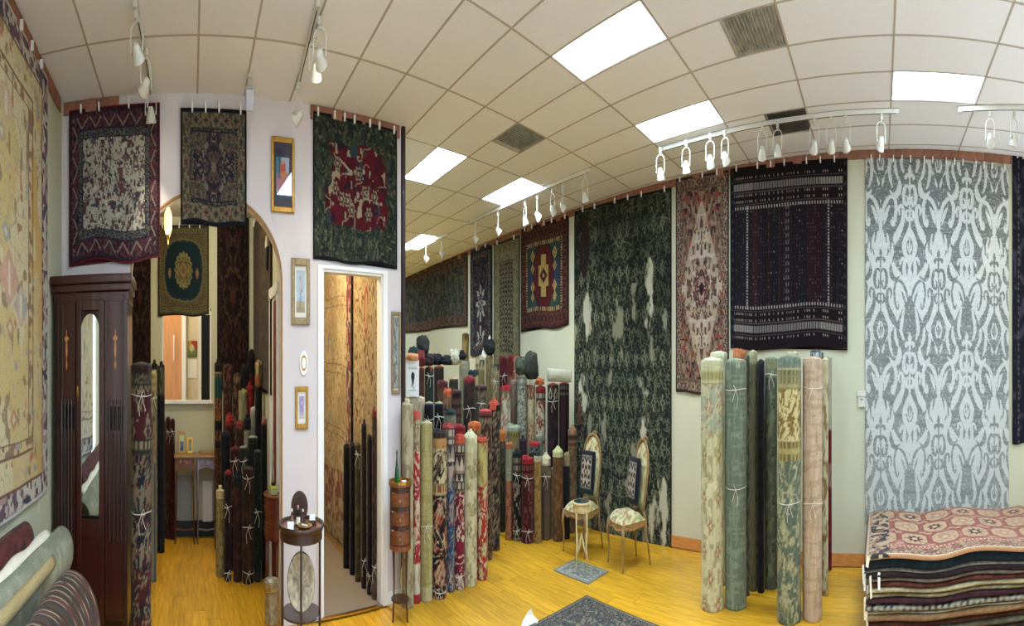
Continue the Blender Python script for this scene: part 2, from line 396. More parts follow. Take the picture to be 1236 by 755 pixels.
def d_navy_white_star(x, y, w, h):
    c = base(x, '1B1C26'); put(c, vn(x*16, y*16, 3) > .7, '3A3D44'); put(c, vn(x*20, y*20, 4) > .76, '5C3A3A')
    for cy in (.52, .9):
        q = lobed(x, y, w/2, h*cy, .22, .24, 8, .5); put(c, q < 1, 'A39F92'); put(c, q < .55, '1B1C26'); put(c, q < .3, '7C7A72')
    border(c, x, y, w, h, 0, .1, '14151C', ('3F4048', '14151C'), .06, 5, 'noise'); border(c, x, y, w, h, .1, .2, '202331', ('70604E', '383B46', '15161D'), .12, 6); return c
def d_olive_lattice(x, y, w, h):
    c = base(x, '7E7A5B'); put(c, vn(x*20, y*20, 3) > .66, '6A6448'); put(c, vn(x*16, y*16, 7) > .76, '8F8A70')
    xs = np.abs(x-w/2); m = (xs < w*.27) & (y > h*.17)
    a = (xs*1.0/.085); b2 = y/.17; q = np.abs((a+b2) % 1-.5); q2 = np.abs((a-b2) % 1-.5)
    put(c, m & ((q < .13) | (q2 < .13)), '1C1D1E'); put(c, m & (np.abs((a % 1)-.5) < .15) & (np.abs((b2*2 % 1)-.5) < .12), '2A2726')
    border(c, x, y, w, h, 0, .04, '33312A', ('33312A',), 1); border(c, x, y, w, h, .06, .22, '87825F', ('5E5942', '6E6649', '77714F'), .15, 5); return c
def d_kazak(x, y, w, h):
    c = base(x, '243A34'); xs = np.abs(x-w/2); ys = np.abs(y-h/2); o = np.maximum(np.maximum(xs/(w*.2), ys/(h*.29)), (xs/(w*.2)+ys/(h*.29))/1.45)
    put(c, (vn(x*5, y*5, 2) > .58), '2E463D'); put(c, (xs > w*.2) & (ys > h*.2), '2B4038'); put(c, (xs > w*.17) & (ys < h*.12), '2D3A4E')
    put(c, o < 1.08, '211014'); put(c, o < 1, '551917')
    m1 = (xs < w*.055) & (ys < h*.2); m2 = (xs < w*.10) & (ys < h*.10)
    put(c, ((xs < w*.075) & (ys < h*.215)) | ((xs < w*.12) & (ys < h*.115)), '2A1614'); put(c, m1 | m2, 'AE9252')
    q = xs/(w*.08)+ys/(h*.075); put(c, q < 1, '26201E'); put(c, q < .55, '6E1F1C'); put(c, q < .25, 'C8A55C')
    for sx in (-1, 1):
        for fy, s in ((-.2, 1), (-.08, .8), (.1, .9), (.2, .8)):
            q = np.abs(x-w/2-sx*w*.235)/(w*.05*s)+np.abs(y-h/2-fy*h)/(h*.06*s); put(c, q < 1, 'B79A58'); put(c, q < .6, '5A2A22'); put(c, q < .3, 'C9B06C')
    border(c, x, y, w, h, 0, .04, '1F1413', ('1F1413',), 1); border(c, x, y, w, h, .04, .34, '3E1818', ('5E3A2C', '2F2224', '241618'), .2, 5)
    border(c, x, y, w, h, .34, .42, '3A2A22', ('A58E60', '3A2A22'), .05, 7, 'tick'); return c
def d_green_distressed(x, y, w, h):
    xs = np.abs(x-w/2); lo = np.clip(y/h*1.6-.35, 0, 1)
    c = base(x, '232A24'); floral(c, xs, y, .32, ('39412F', '6C7058', '4C5042'), 7, .76, .12, 8); put(c, vn(xs*30, y*26, 17) > .78, '5C604B'); put(c, vn(xs*22, y*20, 15) > .72, '1C2220'); ll = lobed((xs+.16) % .32-.16, (y % .64)-.48, 0*x, 0, .05, .10, 4, .3); put(c, ll < 1, '878A70'); put(c, ll < .6, '31382D')
    put(c, np.abs(vn(xs*9, y*8, 12)-.5) < .04, '6C6F58')
    border(c, x, y, w, h, 0, .03, '1A2624', ('1A2624',), 1); d = np.minimum(np.minimum(x, w-x), np.minimum(y, h-y)); put(c, np.abs(d-.40) < .015, '4A5040'); put(c, np.abs(d-.46) < .008, '4A5040')
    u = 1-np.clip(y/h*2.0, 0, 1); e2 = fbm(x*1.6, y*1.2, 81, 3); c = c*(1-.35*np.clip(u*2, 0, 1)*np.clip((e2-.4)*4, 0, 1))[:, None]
    put(c, (ell(x, y, w*.12, h*.12, .2, .45) < 1+.8*(vn(x*6, y*6, 3)-.5)) & (vn(x*14, y*14, 2) > .25), '2E1F1E')
    e = fbm(x*4.5, y*2.6, 44, 4); zf = np.max([1-ell(x, y, w*.9, h*.88, .45, .8), 1-ell(x, y, w*.8, h*.30, .2, .6), 1-ell(x, y, w*.15, h*.33, .22, .5), 1-ell(x, y, w*.76, h*.62, .22, .8), 1-ell(x, y, w*.1, h*.58, .25, .7), 1-ell(x, y, w*.55, h*.55, .2, .4)], axis=0)
    put(c, (e > .67) & (y > h*.25), '6A6A52'); put(c, (e > .71) & (y > h*.25), '8E8D73'); es = e+.20*zf+.06*(vn(x*20, y*16, 4)-.5); put(c, (zf > 0) & (es > .66), '6E6F58'); put(c, (zf > 0) & (es > .69), 'A3A185'); put(c, (zf > 0) & (es > .74), 'C6C3A8')
    put(c, (x < .35) & (e < .36) & (y > h*.5) & (y < h*.8), '6E4436'); return c
def d_pink_medallion(x, y, w, h):
    xs = np.abs(x-w/2); ys = np.abs(y-h*.52); c = base(x, '6E5848'); n = vn(xs*22, y*16, 3)
    put(c, n > .5, '8F7A66'); put(c, vn(xs*26, y*20, 5) > .66, '3A2A2A'); put(c, vn(xs*18, y*14, 7) > .74, '8E4630')
    q = xs/(w*.40)+ys/(h*.42); put(c, (q < 1) & (vn(xs*24, ys*18, 9) > .42), 'A8977F'); put(c, (q < .8) & (vn(xs*28, ys*20, 12) > .62), '5E4640'); put(c, (q < 1) & (vn(xs*14, ys*14, 14) > .72), 'B9AA94')
    l = lobed(x, y, w/2, h*.52, .2, .22, 10, .12); put(c, l < 1, '5B2F33'); put(c, (l < .8) & (vn(xs*40, ys*40, 4) > .5), 'A28A78'); put(c, l < .35, '2E1D24')
    border(c, x, y, w, h, 0, .025, '3A2C26', ('3A2C26',), 1); border(c, x, y, w, h, .025, .16, '5A4538', ('A18D76', '7C4634', '352828'), .13, 5); border(c, x, y, w, h, .16, .2, '8A7562', ('3A2C2A', '6E5848'), .05, 6, 'noise'); return c
def d_dark_stripes(x, y, w, h):
    c = base(x, '1D1416'); k = np.floor(x/.058); kk = hash2(k, k*0, 3)
    for t, hx in ((0, '1D1517'), (.3, '2A1519'), (.5, '1A1A22'), (.7, '301A1A'), (.86, '231A22')): put(c, kk > t, hx)
    l = (x % .058)/.058; put(c, (l < .12), '120D10'); dots = (np.abs(l-.5) < .16) & ((y/.035 % 1) < .45) & (hash2(k, np.floor(y/.035), 9) > .62); put(c, dots, '4C4344')
    put(c, dots & (hash2(k, np.floor(y/.035), 19) > .9), '8A7F78')
    for fx in (.155, .845): put(c, (np.abs(x-w*fx) < .014) & ((y/.03 % 1) < .6), 'A0978C')
    put(c, (np.abs(x-w*.5) < .05) & (np.abs((y/.07 % 1)-.5) < .3) & (np.abs(np.abs(x-w*.5)-.03) < .012), '6A5E5C')
    ye = np.minimum(y, h-y); m = ye < .40; put(c, m, '1A1114'); put(c, m & (ye > .17) & (ye < .25) & (x > .09) & (x < w-.09), '221A1C'); put(c, (ye > .175) & (ye < .245) & ((x/.03 % 1) < .45) & (x > .09) & (x < w-.09), '9C948A')
    for yy in (.12, .3, .36): put(c, (np.abs(ye-yy) < .012) & ((x/.05 % 1) < .4) & (x > .08) & (x < w-.08) & (hash2(np.floor(x/.05), x*0, 4) > .4), '8E8078')
    put(c, m & ((np.abs(ye-.15) < .006) | (np.abs(ye-.27) < .006) | (np.abs(ye-.39) < .006)), '4E4042')
    put(c, (np.abs(ye-.425) < .014) & ((x/.06 % 1) < .35) & (x > .1) & (x < w-.1), 'A59B92')
    xe = np.minimum(x, w-x); put(c, xe < .09, '17121A'); put(c, (xe < .08) & (xe > .03) & (np.abs(((y/.1) % 1)-.5) < .28*(1-np.abs(xe-.055)/.03)), '37393A'); put(c, (xe < .012) | (ye < .012), '2A1114'); return c
def d_damask(x, y, w, h):
    """half-drop damask, the same figure once white on grey and once grey on white; drawn on a 230 x 657 unit cell"""
    X = (x-.766)/.00437; Y = 13+y/.002006; PXC, PYC = 230.0, 657.0
    C = curve
    fig = [C([(0,36,0),(0,58,6),(0,80,3),(0,125,2.5),(0,200,2.5),(0,290,2.5)]), C([(0,84,4),(9,78,6),(15,86,5),(14,96,1)]),
           C([(1,132,3),(9,120,5),(19,128,5),(24,155,5.5),(22,182,5.5),(14,196,5),(8,188,4),(7,172,3),(11,160,1.5)]),
           C([(2,218,2),(9,216,3.5),(14,228,4),(13,246,4),(7,254,3),(5,244,1.5)]),
           C([(40,232,2),(43,214,3.5),(37,196,4.5),(29,202,5),(25,226,6),(27,256,7),(36,284,9),(48,312,12),(57,334,8),(58,348,2)]),
           C([(0,280,2),(6,302,7),(16,330,8),(22,352,7.5),(19,380,7),(10,404,7),(3,424,5),(0,440,3)]), C([(0,278,2),(0,300,8),(0,318,6)]), C([(0,395,6),(0,420,5),(0,445,3)]),
           C([(0,326,1),(0,350,3.2),(0,382,1.2)]), C([(2,378,1.2),(7,362,2.4),(8,346,1)]),
           C([(0,440,2),(2,465,7),(0,490,6),(0,508,1)]), C([(38,428,2),(33,410,4),(26,404,4.5),(20,418,5),(22,445,6),(20,470,6.5),(12,500,7),(4,535,6),(0,560,5)])]
    stems = [C([(0,560,4),(6,530,5),(20,500,6),(36,474,6.5),(52,452,6),(64,430,4),(72,405,2)]),
             C([(114,330,3),(112,275,3.5),(106,224,5),(94,186,6),(78,166,6),(64,166,5.5),(56,186,5),(54,214,5),(58,250,5),(66,276,4),(71,262,3),(68,246,1.5)]),
             C([(101,268,1),(95,240,5),(87,214,4.5),(80,200,1)]),
             C([(40,98,3),(40,122,7),(46,146,10),(57,160,9),(70,152,5),(78,140,2)]),
             C([(115,420,5),(115,360,6),(113,320,3)]), C([(106,300,1),(101,334,4),(100,370,4.5),(103,402,3),(107,420,1)]), C([(90,308,1),(85,340,4),(86,380,4.5),(93,412,3),(98,426,1)]),
             C([(70,344,1),(68,374,5),(74,404,6),(84,430,5),(90,450,1)]), C([(26,64,3),(34,30,5),(30,-10,5),(22,-60,2)]), C([(58,20,2),(56,60,5),(46,92,3)]), C([(76,20,2),(80,60,4.5),(76,100,4),(68,128,1)])]
    def hits(shapes, xx, yy):
        g = np.full(len(xx), 99.0)
        for s_ in shapes:
            ys_ = [p[1] for p in s_]; m = (yy > min(ys_)-14) & (yy < max(ys_)+14)
            if m.any(): g[m] = np.minimum(g[m], seg_d(xx[m], yy[m], s_))
        return g
    def cell(oy, ox):
        yy = (Y-oy+120) % PYC-120; xx = np.abs((X-ox+PXC/2) % PXC-PXC/2); return xx, yy
    hwY = [-110, -60, 0, 60, 140, 230, 300, 360, 430, 500, 545]; hwX = [0, 26, 52, 86, 112, 113, 108, 88, 58, 22, 0]
    fz = 2.2*(vn(X/7, Y/5, 3)-.5)+1.4*(vn(X/3, Y/14, 5)-.5)
    xa, ya = cell(0, 0); xb, yb = cell(PYC/2, PXC/2)
    grey = xa < np.interp(ya, hwY, hwX)
    fa = hits(fig, xa, ya)+fz < 0; sa = hits(stems, xa, ya)+fz < 0; fb = hits(fig, xb, yb)+fz < 0; sb = hits(stems, xb, yb)+fz < -1.2
    fa = fa | (grey & (hits(fig, xa, ya)+fz < 1.2)); sa = sa | (grey & (hits(stems, xa, ya)+fz < 1.4)); g = grey & ~fa & ~sa; g = g | (~grey & (fb | sb))
    hole = xa/9+np.abs(ya-352)/34; g = g | ((hole < 1) & (hole > .0) & ~(hits(fig[8:10], xa, ya)+fz < 0) & (ya < 395))
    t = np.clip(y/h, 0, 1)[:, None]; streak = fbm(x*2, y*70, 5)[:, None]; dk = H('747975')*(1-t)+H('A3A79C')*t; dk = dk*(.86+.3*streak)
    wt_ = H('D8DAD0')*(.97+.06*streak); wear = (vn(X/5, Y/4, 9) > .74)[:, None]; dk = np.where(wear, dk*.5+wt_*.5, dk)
    return np.clip(np.where(g[:, None], dk, wt_), 0, 1)
def d_black_edge(x, y, w, h):
    c = base(x, '191821'); put(c, vn(x*20, y*20, 3) > .74, '3A3640'); put(c, (np.abs(x-.12) < .01) & ((y/.05 % 1) < .4), '6A6468'); return c
def d_medallion_round(x, y, w, h):
    xs = np.abs(x-w/2); ys = np.abs(y-h/2); c = base(x, '4A4632'); floral(c, xs, ys, .16, ('5E5A40', '6A5038', '3A3A34'), 5, .6)
    q = ((xs/(w*.37))**3+(ys/(h*.33))**3); put(c, q < 1.18, '6A6546'); put(c, q < 1, '172A30'); put(c, (q < 1) & (q > .85) & (vn(xs*30, ys*30, 3) > .5), '3F4A42')
    l = lobed(x, y, w/2, h/2, w*.17, h*.2, 16, .06); put(c, l < 1, '7C7248'); put(c, (l < .85) & (vn(xs*40, ys*40, 6) > .5), '4C4A38'); put(c, l < .4, '8A6B42'); put(c, l < .2, '5C5A44')
    for s in (-1, 1):
        r = ell(x, y, w/2+s*w*.27, h*.53, .05, .09); put(c, r < 1, '8A5A42'); put(c, r < .4, '7A7450')
    border(c, x, y, w, h, 0, .03, '22211C', ('22211C',), 1); border(c, x, y, w, h, .05, .15, '565038', ('6E6848', '5A4230', '3A3828'), .1, 7); return c
def d_dark_wine(x, y, w, h):
    xs = np.abs(x-w/2); c = base(x, '1D1415'); put(c, vn(xs*14, y*10, 4) > .62, '33211F'); put(c, vn(xs*18, y*14, 7) > .74, '453630'); put(c, np.abs(vn(xs*7, y*6, 9)-.5) < .04, '3D1E20')
    q = lobed(x, y, w/2, h*.45, w*.3, h*.16, 10, .1); put(c, (q < 1) & (q > .9), '4A3A30'); put(c, q < .3, '4A2B28')
    border(c, x, y, w, h, .02, .12, '1A1214', ('443329', '301C1C', '15100F'), .12, 7); return c
def d_brown_runner(x, y, w, h):
    c = base(x, '3F3122'); put(c, vn(x*20, y*14, 4) > .6, '57472F'); put(c, vn(x*24, y*18, 7) > .72, '251D18'); put(c, (np.abs(x-w*.5) < .03), '1F1814'); return c
def d_tan_tribal(x, y, w, h):                 # bright rug inside the doorway
    c = base(x, 'B7A27C'); n = fbm(x*3, y*3, 3); put(c, n > .56, 'C4AE88'); put(c, n < .4, 'AD9468'); put(c, vn(x*16, y*20, 5) > .74, '98805A'); put(c, vn(x*13, y*14, 8) > .84, 'B07A58')
    for i in range(12):
        cx, cy = w*.36, h*(.06+i*.075); q = np.abs(x-cx)/.22+np.abs(y-cy)/.10; put(c, q < 1, ('C08A68', 'B98E66', '8E9A96')[i % 3]); put(c, q < .5, 'C4AE88')
    for f in (.12, .145, .31, .335, .5, .525, .68, .70): put(c, np.abs(y-h*f-(x-w/2)*.04) < .006, '7A5E48')
    m = x > w*.86; put(c, m & (vn(x*16, y*9, 5) > .45), '7A2E34'); put(c, m & (vn(x*18, y*12, 9) > .6), '4A2A30'); m = y > h*.80
    put(c, m & (vn(x*9, y*11, 15) > .45), '84473F'); put(c, (y > h*.88) & (vn(x*14, y*14, 25) > .5), 'A48A6A'); put(c, (y > h*.93), 'A8946E'); put(c, (y > h*.93) & (vn(x*16, y*16, 35) > .6), '7E4A40'); put(c, w-x < .05, '1D1517'); return c
def d_tan_fine(x, y, w, h):
    c = base(x, 'A89068'); put(c, vn(x*26, y*24, 5) > .64, '8E7448'); put(c, vn(x*22, y*16, 8) > .74, '6B4030'); put(c, vn(x*24, y*24, 11) > .78, 'BBA67C')
    q = ell(x, y, w*.5, h*.36, .12, .3); put(c, q < 1, '9A4632'); put(c, q < .5, 'A88A5C'); put(c, ell(x, y, w*.5, h*.13, .1, .14) < 1, 'A4523A'); put(c, (np.minimum(x, w-x) < .06), '6E5232'); return c
def d_floor_border(x, y, w, h):
    c = base(x, '8C8368'); floral(c, x, y, .3, ('4B4A42', '2B2D33', '6E4A3A'), 5, .55)
    border(c, x, y, w, h, 0, .04, '1E2022', ('1E2022',), 1); border(c, x, y, w, h, .04, .08, '8F866C', ('2A2A2A', '2A2A2A'), .05, 3, 'tick')
    border(c, x, y, w, h, .08, .26, '23272B', ('7D765E', '5E3A34', '383C40'), .18, 5); border(c, x, y, w, h, .26, .3, '857D66', ('2A2A2A', '4A3A32'), .05, 6, 'zig'); return c
def d_mat(x, y, w, h):
    c = base(x, 'A5A48C'); put(c, vn(x*22, y*22, 4) > .62, '7F8378'); put(c, vn(x*26, y*26, 8) > .74, '6C6A5A'); border(c, x, y, w, h, 0, .03, '8E907F', ('B9B7A0', '8E907F'), .04, 5, 'tick'); border(c, x, y, w, h, .03, .1, '9A9A88', ('C0BCA4', '7A7468', '6E7068'), .08, 5); return c
def d_panel_red(x, y, w, h):                  # top of the big stack
    c = base(x, 'A4523F'); put(c, vn(x*14, y*14, 3) > .66, 'B4705A')
    gx, gy = .47, .50; k = np.floor((y-.36)/gy); lx = (x-.50+(k % 2)*.10) % gx-gx/2; ly = (y-.36) % gy-gy/2; i = np.floor((x-.50+(k % 2)*.10)/gx); par = ((i+k) % 2) == 0
    q = np.maximum(np.maximum(np.abs(lx)/.205, np.abs(ly)/.215), (np.abs(lx)/.205+np.abs(ly)/.215)/1.55)
    put(c, q < 1.02, '7C5B48'); put(c, q < .93, 'C8A27A'); r = np.hypot(lx, ly); a = np.arctan2(ly, lx)
    put(c, (q < .85) & (vn(x*26, y*26, 6) > .62), 'B08C6A')
    put(c, par & (r < .10*(1+.25*np.cos(8*a))), '532622'); put(c, ~par & (r < .09*(1+.2*np.cos(8*a))), 'B48A68'); put(c, r < .045, 'CDB08C')
    put(c, (q > 1.15) & (np.hypot(np.abs(lx)-gx/2, np.abs(ly)-gy/2) < .06), 'B79A7A')
    border(c, x, y, w, h, 0, .03, 'B47E56', ('C79A6C', 'B47E56'), .04, 2, 'tick'); border(c, x, y, w, h, .03, .06, 'D8C6A0', ('6A2A26', 'D8C6A0'), .035, 2, 'tick')
    border(c, x, y, w, h, .06, .28, 'B9946F', ('6E5140', 'A65A48', '8A6650'), .2, 5); border(c, x, y, w, h, .28, .33, 'AA6450', ('D0B48E', '8A4A3C'), .06, 6, 'tick')
    put(c, (x < .34) & (x > .06) & (vn(x*18, y*18, 9) > .52), '33302E'); put(c, (x < .34) & (x > .06) & (vn(x*18, y*18, 19) > .66), 'C2A682'); return c

def dyed_mesh(name, V, F, cols, mat=None, smooth=True):
    me = bpy.data.meshes.new(name); V = np.asarray(V, np.float32); F = np.asarray(F, np.int32)
    me.vertices.add(len(V)); me.vertices.foreach_set('co', V.ravel())
    k = F.shape[1]; me.loops.add(F.size); me.loops.foreach_set('vertex_index', F.ravel())
    me.polygons.add(len(F)); me.polygons.foreach_set('loop_start', np.arange(0, F.size, k, dtype=np.int32))
    if smooth: me.polygons.foreach_set('use_smooth', np.ones(len(F), bool))
    me.update(calc_edges=True); at_ = me.color_attributes.new('dye', 'FLOAT_COLOR', 'POINT')
    rgba = np.ones((len(V), 4), np.float32); rgba[:, :3] = .72*lin(np.clip(cols, 0, 1)); at_.data.foreach_set('color', rgba.ravel())
    me.materials.append(mat or PILE); me.validate(); return me
def grid_faces(nx, ny):
    i = np.arange((nx-1)*(ny-1)); r, c = i//(nx-1), i % (nx-1); a = r*nx+c; return np.stack([a, a+nx, a+nx+1, a+1], 1)
def rug_sheet(name, w, h, design, nx, ny, thick=.012, wave=.012, seed=0, k=1.0, flat=False, edge=None, kx=1.0):
    """a rug: dyed front, folded-in edges, plain back. hanging: x right, y toward the wall, z down from 0. flat: z up."""
    xs = np.linspace(0, w, nx); ys = np.linspace(0, h, ny); X, Y = np.meshgrid(xs, ys); X, Y = X.ravel(), Y.ravel()
    col = design(X*k*kx, Y*k, w*k*kx, h*k)
    if flat: out = thick+wave*(fbm(X*1.5, Y*1.5, seed)); hang = np.zeros_like(X)
    else:
        out = thick+wave*(.5+.5*np.sin(X/w*PI*5+seed)*np.clip(.35+Y/h, 0, 1))*np.clip(Y/.15, .1, 1)+.3*wave*vn(X*3, Y*2, seed)
        hang = (.012*np.sin(X/w*9+seed)+.02*vn(X*2.5, X*0, seed))*(Y/h)
    def pack(x, y, o): return np.stack([x, y, o], 1) if flat else np.stack([x, -o, -y], 1)
    V = pack(X, Y+hang, out); n = nx*ny; F = grid_faces(nx, ny)
    idx = np.arange(n).reshape(ny, nx); ring = np.concatenate([idx[0, :-1], idx[:-1, -1], idx[-1, :0:-1], idx[:0:-1, 0]])
    B = pack(X[ring], (Y+hang)[ring], np.zeros(len(ring))); m = len(ring); j = np.arange(m); j2 = (j+1) % m
    side = np.stack([ring[j], ring[j2], n+j2, n+j], 1)
    cor = [0, nx-1, nx-1+ny-1, 2*(nx-1)+ny-1]; Bk = np.array([[n+cor[0], n+cor[1], n+cor[2], n+cor[3]]])
    if flat: F = F[:, ::-1]; side = side[:, ::-1]; Bk = Bk[:, ::-1]
    ec = np.tile(H(edge), (m, 1)) if edge else col[ring]*.8
    return dyed_mesh(name, np.vstack([V, B]), np.vstack([F, side, Bk]), np.vstack([col, ec]))
CLIP = None
def hang(W, x0, x1, ytop, ybot, design, label, nx, ny, clips=6, off=.012, seed=0, wave=.012, xm=None, zb=None, name='hanging_rug', thick=.012, k=1.0, kx=1.0):
    """rug hung on wall W between photograph columns x0, x1; the heights are read at column xm"""
    global CLIP
    s0, s1 = W.px(x0)[0], W.px(x1)[0]; xm = xm or (x0+x1)/2
    zt = W.px(xm, ytop)[1]; zb = W.px(xm, ybot)[1] if zb is None else zb
    w, h = s1-s0, zt-zb
    me = rug_sheet(name, w, h, design, nx, ny, seed=seed, wave=wave, thick=thick, k=k, kx=kx)
    o = obj(name, me, None, None, W.pt(s0, zt, off), W.rz); tag(o, label, 'rug')
    if clips:
        if CLIP is None: CLIP = mesh('clip', join(box(0, -.022, .0, .018, .05, .05), box(0, -.006, .035, .006, .01, .05)), PAPERW)
        for i in range(clips):
            x = w*(i+.25+.5*((i*.618+seed*.3) % 1))/clips
            obj('clip', CLIP, None, o, (x, 0, -.004))
    return o

# --- rolled rugs
def roll_cols(U, V, bands, w, h, seed):
    """U around (0..1, .5 faces out), V metres down from the top; bands = [(start metres, style, c0, c1, c2)]"""
    c = np.zeros((len(U), 3)); xs = (U-.5)*w; xa = np.abs(xs)
    for i, b in enumerate(bands):
        s = b[0]; e = bands[i+1][0] if i+1 < len(bands) else 99
        m = (V >= s) & (V < e); st = b[1]; c0, c1, c2 = b[2], b[3], b[4]
        sub = np.tile(H(c0), (int(m.sum()), 1)); x, y = xa[m], V[m]-s; X = xs[m]
        if len(sub) == 0: continue
        if st == 'plain':
            put(sub, vn(X*8, y*60, seed) > .66, c1)
            put(sub, vn(X*60, y*6, seed+2) > .74, c1)
        elif st == 'speck':
            put(sub, vn(X*40, y*34, seed) > .6, c1); put(sub, vn(X*34, y*28, seed+4) > .72, c2)
        elif st == 'floral': floral(sub, X+.37*seed, y+.05*seed, .13, (c1, c2, c0), seed, .66)
        elif st == 'big':
            floral(sub, X+.41*seed, y+.03*seed, .21, (c1, c2, c1), seed, .72, .5)
        elif st == 'faint':
            put(sub, vn(X*22, y*18, seed) > .70, c1); l = lobed((X+.05*seed+.11*(np.floor((y+.013*seed)/.17) % 2)) % .22-.11, ((y+.013*seed) % .17)-.085, x*0, y*0, .045, .06, 6, .3); put(sub, l < 1, c1); put(sub, l < .6, c2); put(sub, l < .3, c0)
        elif st == 'geo':
            q = np.abs((x/.12 % 1)-.5)+np.abs((y/.2 % 1)-.5); put(sub, q < .38, c1); put(sub, q < .22, c2); put(sub, q < .1, c0)
        elif st == 'zig': put(sub, np.abs((x/.08 % 1)-.5)*.16 > (y % .12), c1); put(sub, (y % .12) > .1, c2)
        elif st == 'tick': put(sub, ((x/.05 % 1) < .5) & (np.abs(y % .07-.035) < .022), c1); put(sub, (y % .07) < .01, c2)
        elif st == 'stripe': k = np.floor(X/.035); put(sub, hash2(k, k*0, seed) > .45, c1); put(sub, hash2(k, k*0, seed+5) > .72, c2)
        elif st == 'ring': put(sub, (y/.05 % 1) < .4, c1); put(sub, (y/.13 % 1) < .2, c2)
        put(c, m, sub)
    g = .93+.14*vn(xs*50, V*8, seed+50); return np.clip(c*g[:, None], 0, 1)
def roll_body(name, rad, hgt, bands, seed, ns, nh, oval=1.0, lean=(0, 0), flare=0.0, tuck=.015):
    a = np.linspace(0, 2*PI, ns, endpoint=False); zz = np.concatenate([[0, 0], np.linspace(0, hgt, nh), [hgt]])
    rs = np.concatenate([[.0, .9], np.full(nh, 1.0), [.80]]); rs[2] = .97; rs[-2] = .97
    A, K = np.meshgrid(a, np.arange(len(zz))); Z = zz[K]; R = rad*rs[K]
    R = R*(1+.03*np.sin(2*A+seed)+.02*np.sin(3*A+Z*4+seed*2)+.025*(vn(A/PI*2, Z*5, seed)-.5)+flare*(Z/hgt))
    R[0] = 1e-4; X = R*np.sin(A)*oval; Y = R*np.cos(A)     # a = pi looks along -y
    Z = Z+0*A; Z[-1] -= tuck; t = Z/hgt; X = X+lean[0]*t; Y = Y+lean[1]*t
    n = A.size; V = np.stack([X.ravel(), Y.ravel(), Z.ravel()], 1); nr = len(zz)
    i = np.arange((nr-1)*ns); r, c = i//ns, i % ns; F = np.stack([r*ns+c, r*ns+(c+1) % ns, (r+1)*ns+(c+1) % ns, (r+1)*ns+c], 1)
    V = np.vstack([V, [[lean[0], lean[1], hgt-tuck*1.5]]]); top = n; lr = (nr-1)*ns; j = np.arange(0, ns, 2)
    F = np.vstack([F, np.stack([np.full(len(j), top), lr+j, lr+(j+1) % ns, lr+(j+2) % ns], 1)])
    col = roll_cols(((A.ravel())/(2*PI)), hgt-Z.ravel(), bands, 2*PI*rad, hgt, seed); tc = np.vstack([col, col[-1:]*.6])
    return dyed_mesh(name, V, F[:, ::-1], tc)
def coil(rad, turns, rise, thick, hgt, seed=0):
    """the spiral of the rolled edge on top"""
    n = int(turns*18); P = []; W = []
    for i in range(n+1):
        t = i/n; a = t*turns*2*PI+seed; r = rad*(1-.86*t); P.append((r*math.cos(a), r*math.sin(a), rise*t**1.2)); W.append(thick*(1-.3*t))
    V = []; F = []
    for (x, y, z), w in zip(P, W):
        l = math.hypot(x, y); ux, uy = x/l, y/l
        for q, zz in ((w/2, -hgt), (w/2, 0), (0, .004), (-w/2, 0), (-w/2, -hgt)): V.append((x+ux*q, y+uy*q, z+zz))
    for i in range(n):
        for k in range(4): F.append((i*5+k, i*5+k+1, i*5+k+6, i*5+k+5))
    F.append((0, 1, 2, 3, 4)); F.append(tuple(n*5+k for k in (4, 3, 2, 1, 0)))
    return V, F
def rough_end(rad, seed):
    """ragged coil of the rolled edge: layers of uneven height"""
    rnd = random.Random(seed); ph = rnd.random()*6; V, F = coil(rad, 2.6, .012, rad*.22, .05, seed); tx, ty = rnd.uniform(-.12, .12), rnd.uniform(-.12, .12)
    V = [(x, y, z+(.007*math.sin(2*math.atan2(y, x)+ph)+.003*math.sin(5*math.atan2(y, x)+ph*2)+.005*math.sin(z*90+ph)) if z > -.04 else z) for x, y, z in V]
    return [(x, y, z+tx*x+ty*y) for x, y, z in V], F
def bunch(rad, hgt, seed, knob=0.0):
    """gathered cloth or a rough rolled edge over the end of a roll"""
    V = []; F = []; n, m = 20, 8; rnd = random.Random(seed); ph = rnd.random()*6; tx, ty = rnd.uniform(-.3, .3), rnd.uniform(-.3, .3)
    for j in range(m+1):
        t = j/m
        if knob: r0 = rad*(1.02-.15*t) if t < .45 else (knob*(1.25-.4*math.sin((t-.45)/.55*PI)) if t < .97 else knob*.5)
        else: r0 = rad*(1.04, 1.06, 1.05, 1.0, .9, .75, .55, .3, .04)[j]
        for i in range(n):
            a = 2*PI*i/n; f = 1+.07*math.sin(5*a+ph+t*2)+.05*math.sin(9*a+ph*2)
            z = -.03+(hgt+.03)*(min(1, t*1.6) if not knob else t)+(.012*math.sin(3*a+ph)+.012*math.sin(7*a-ph))*min(1, t*2)*(1 if not knob else .3)
            V.append((r0*f*math.cos(a)+tx*rad*.2*t, r0*f*math.sin(a)+ty*rad*.2*t, z+(tx*math.cos(a)+ty*math.sin(a))*r0*.5))
    for j in range(m):
        for i in range(n): F.append((j*n+i, j*n+(i+1) % n, (j+1)*n+(i+1) % n, (j+1)*n+i))
    F.append(tuple(m*n+i for i in range(n))); F.append(tuple(reversed(range(n)))); return V, F
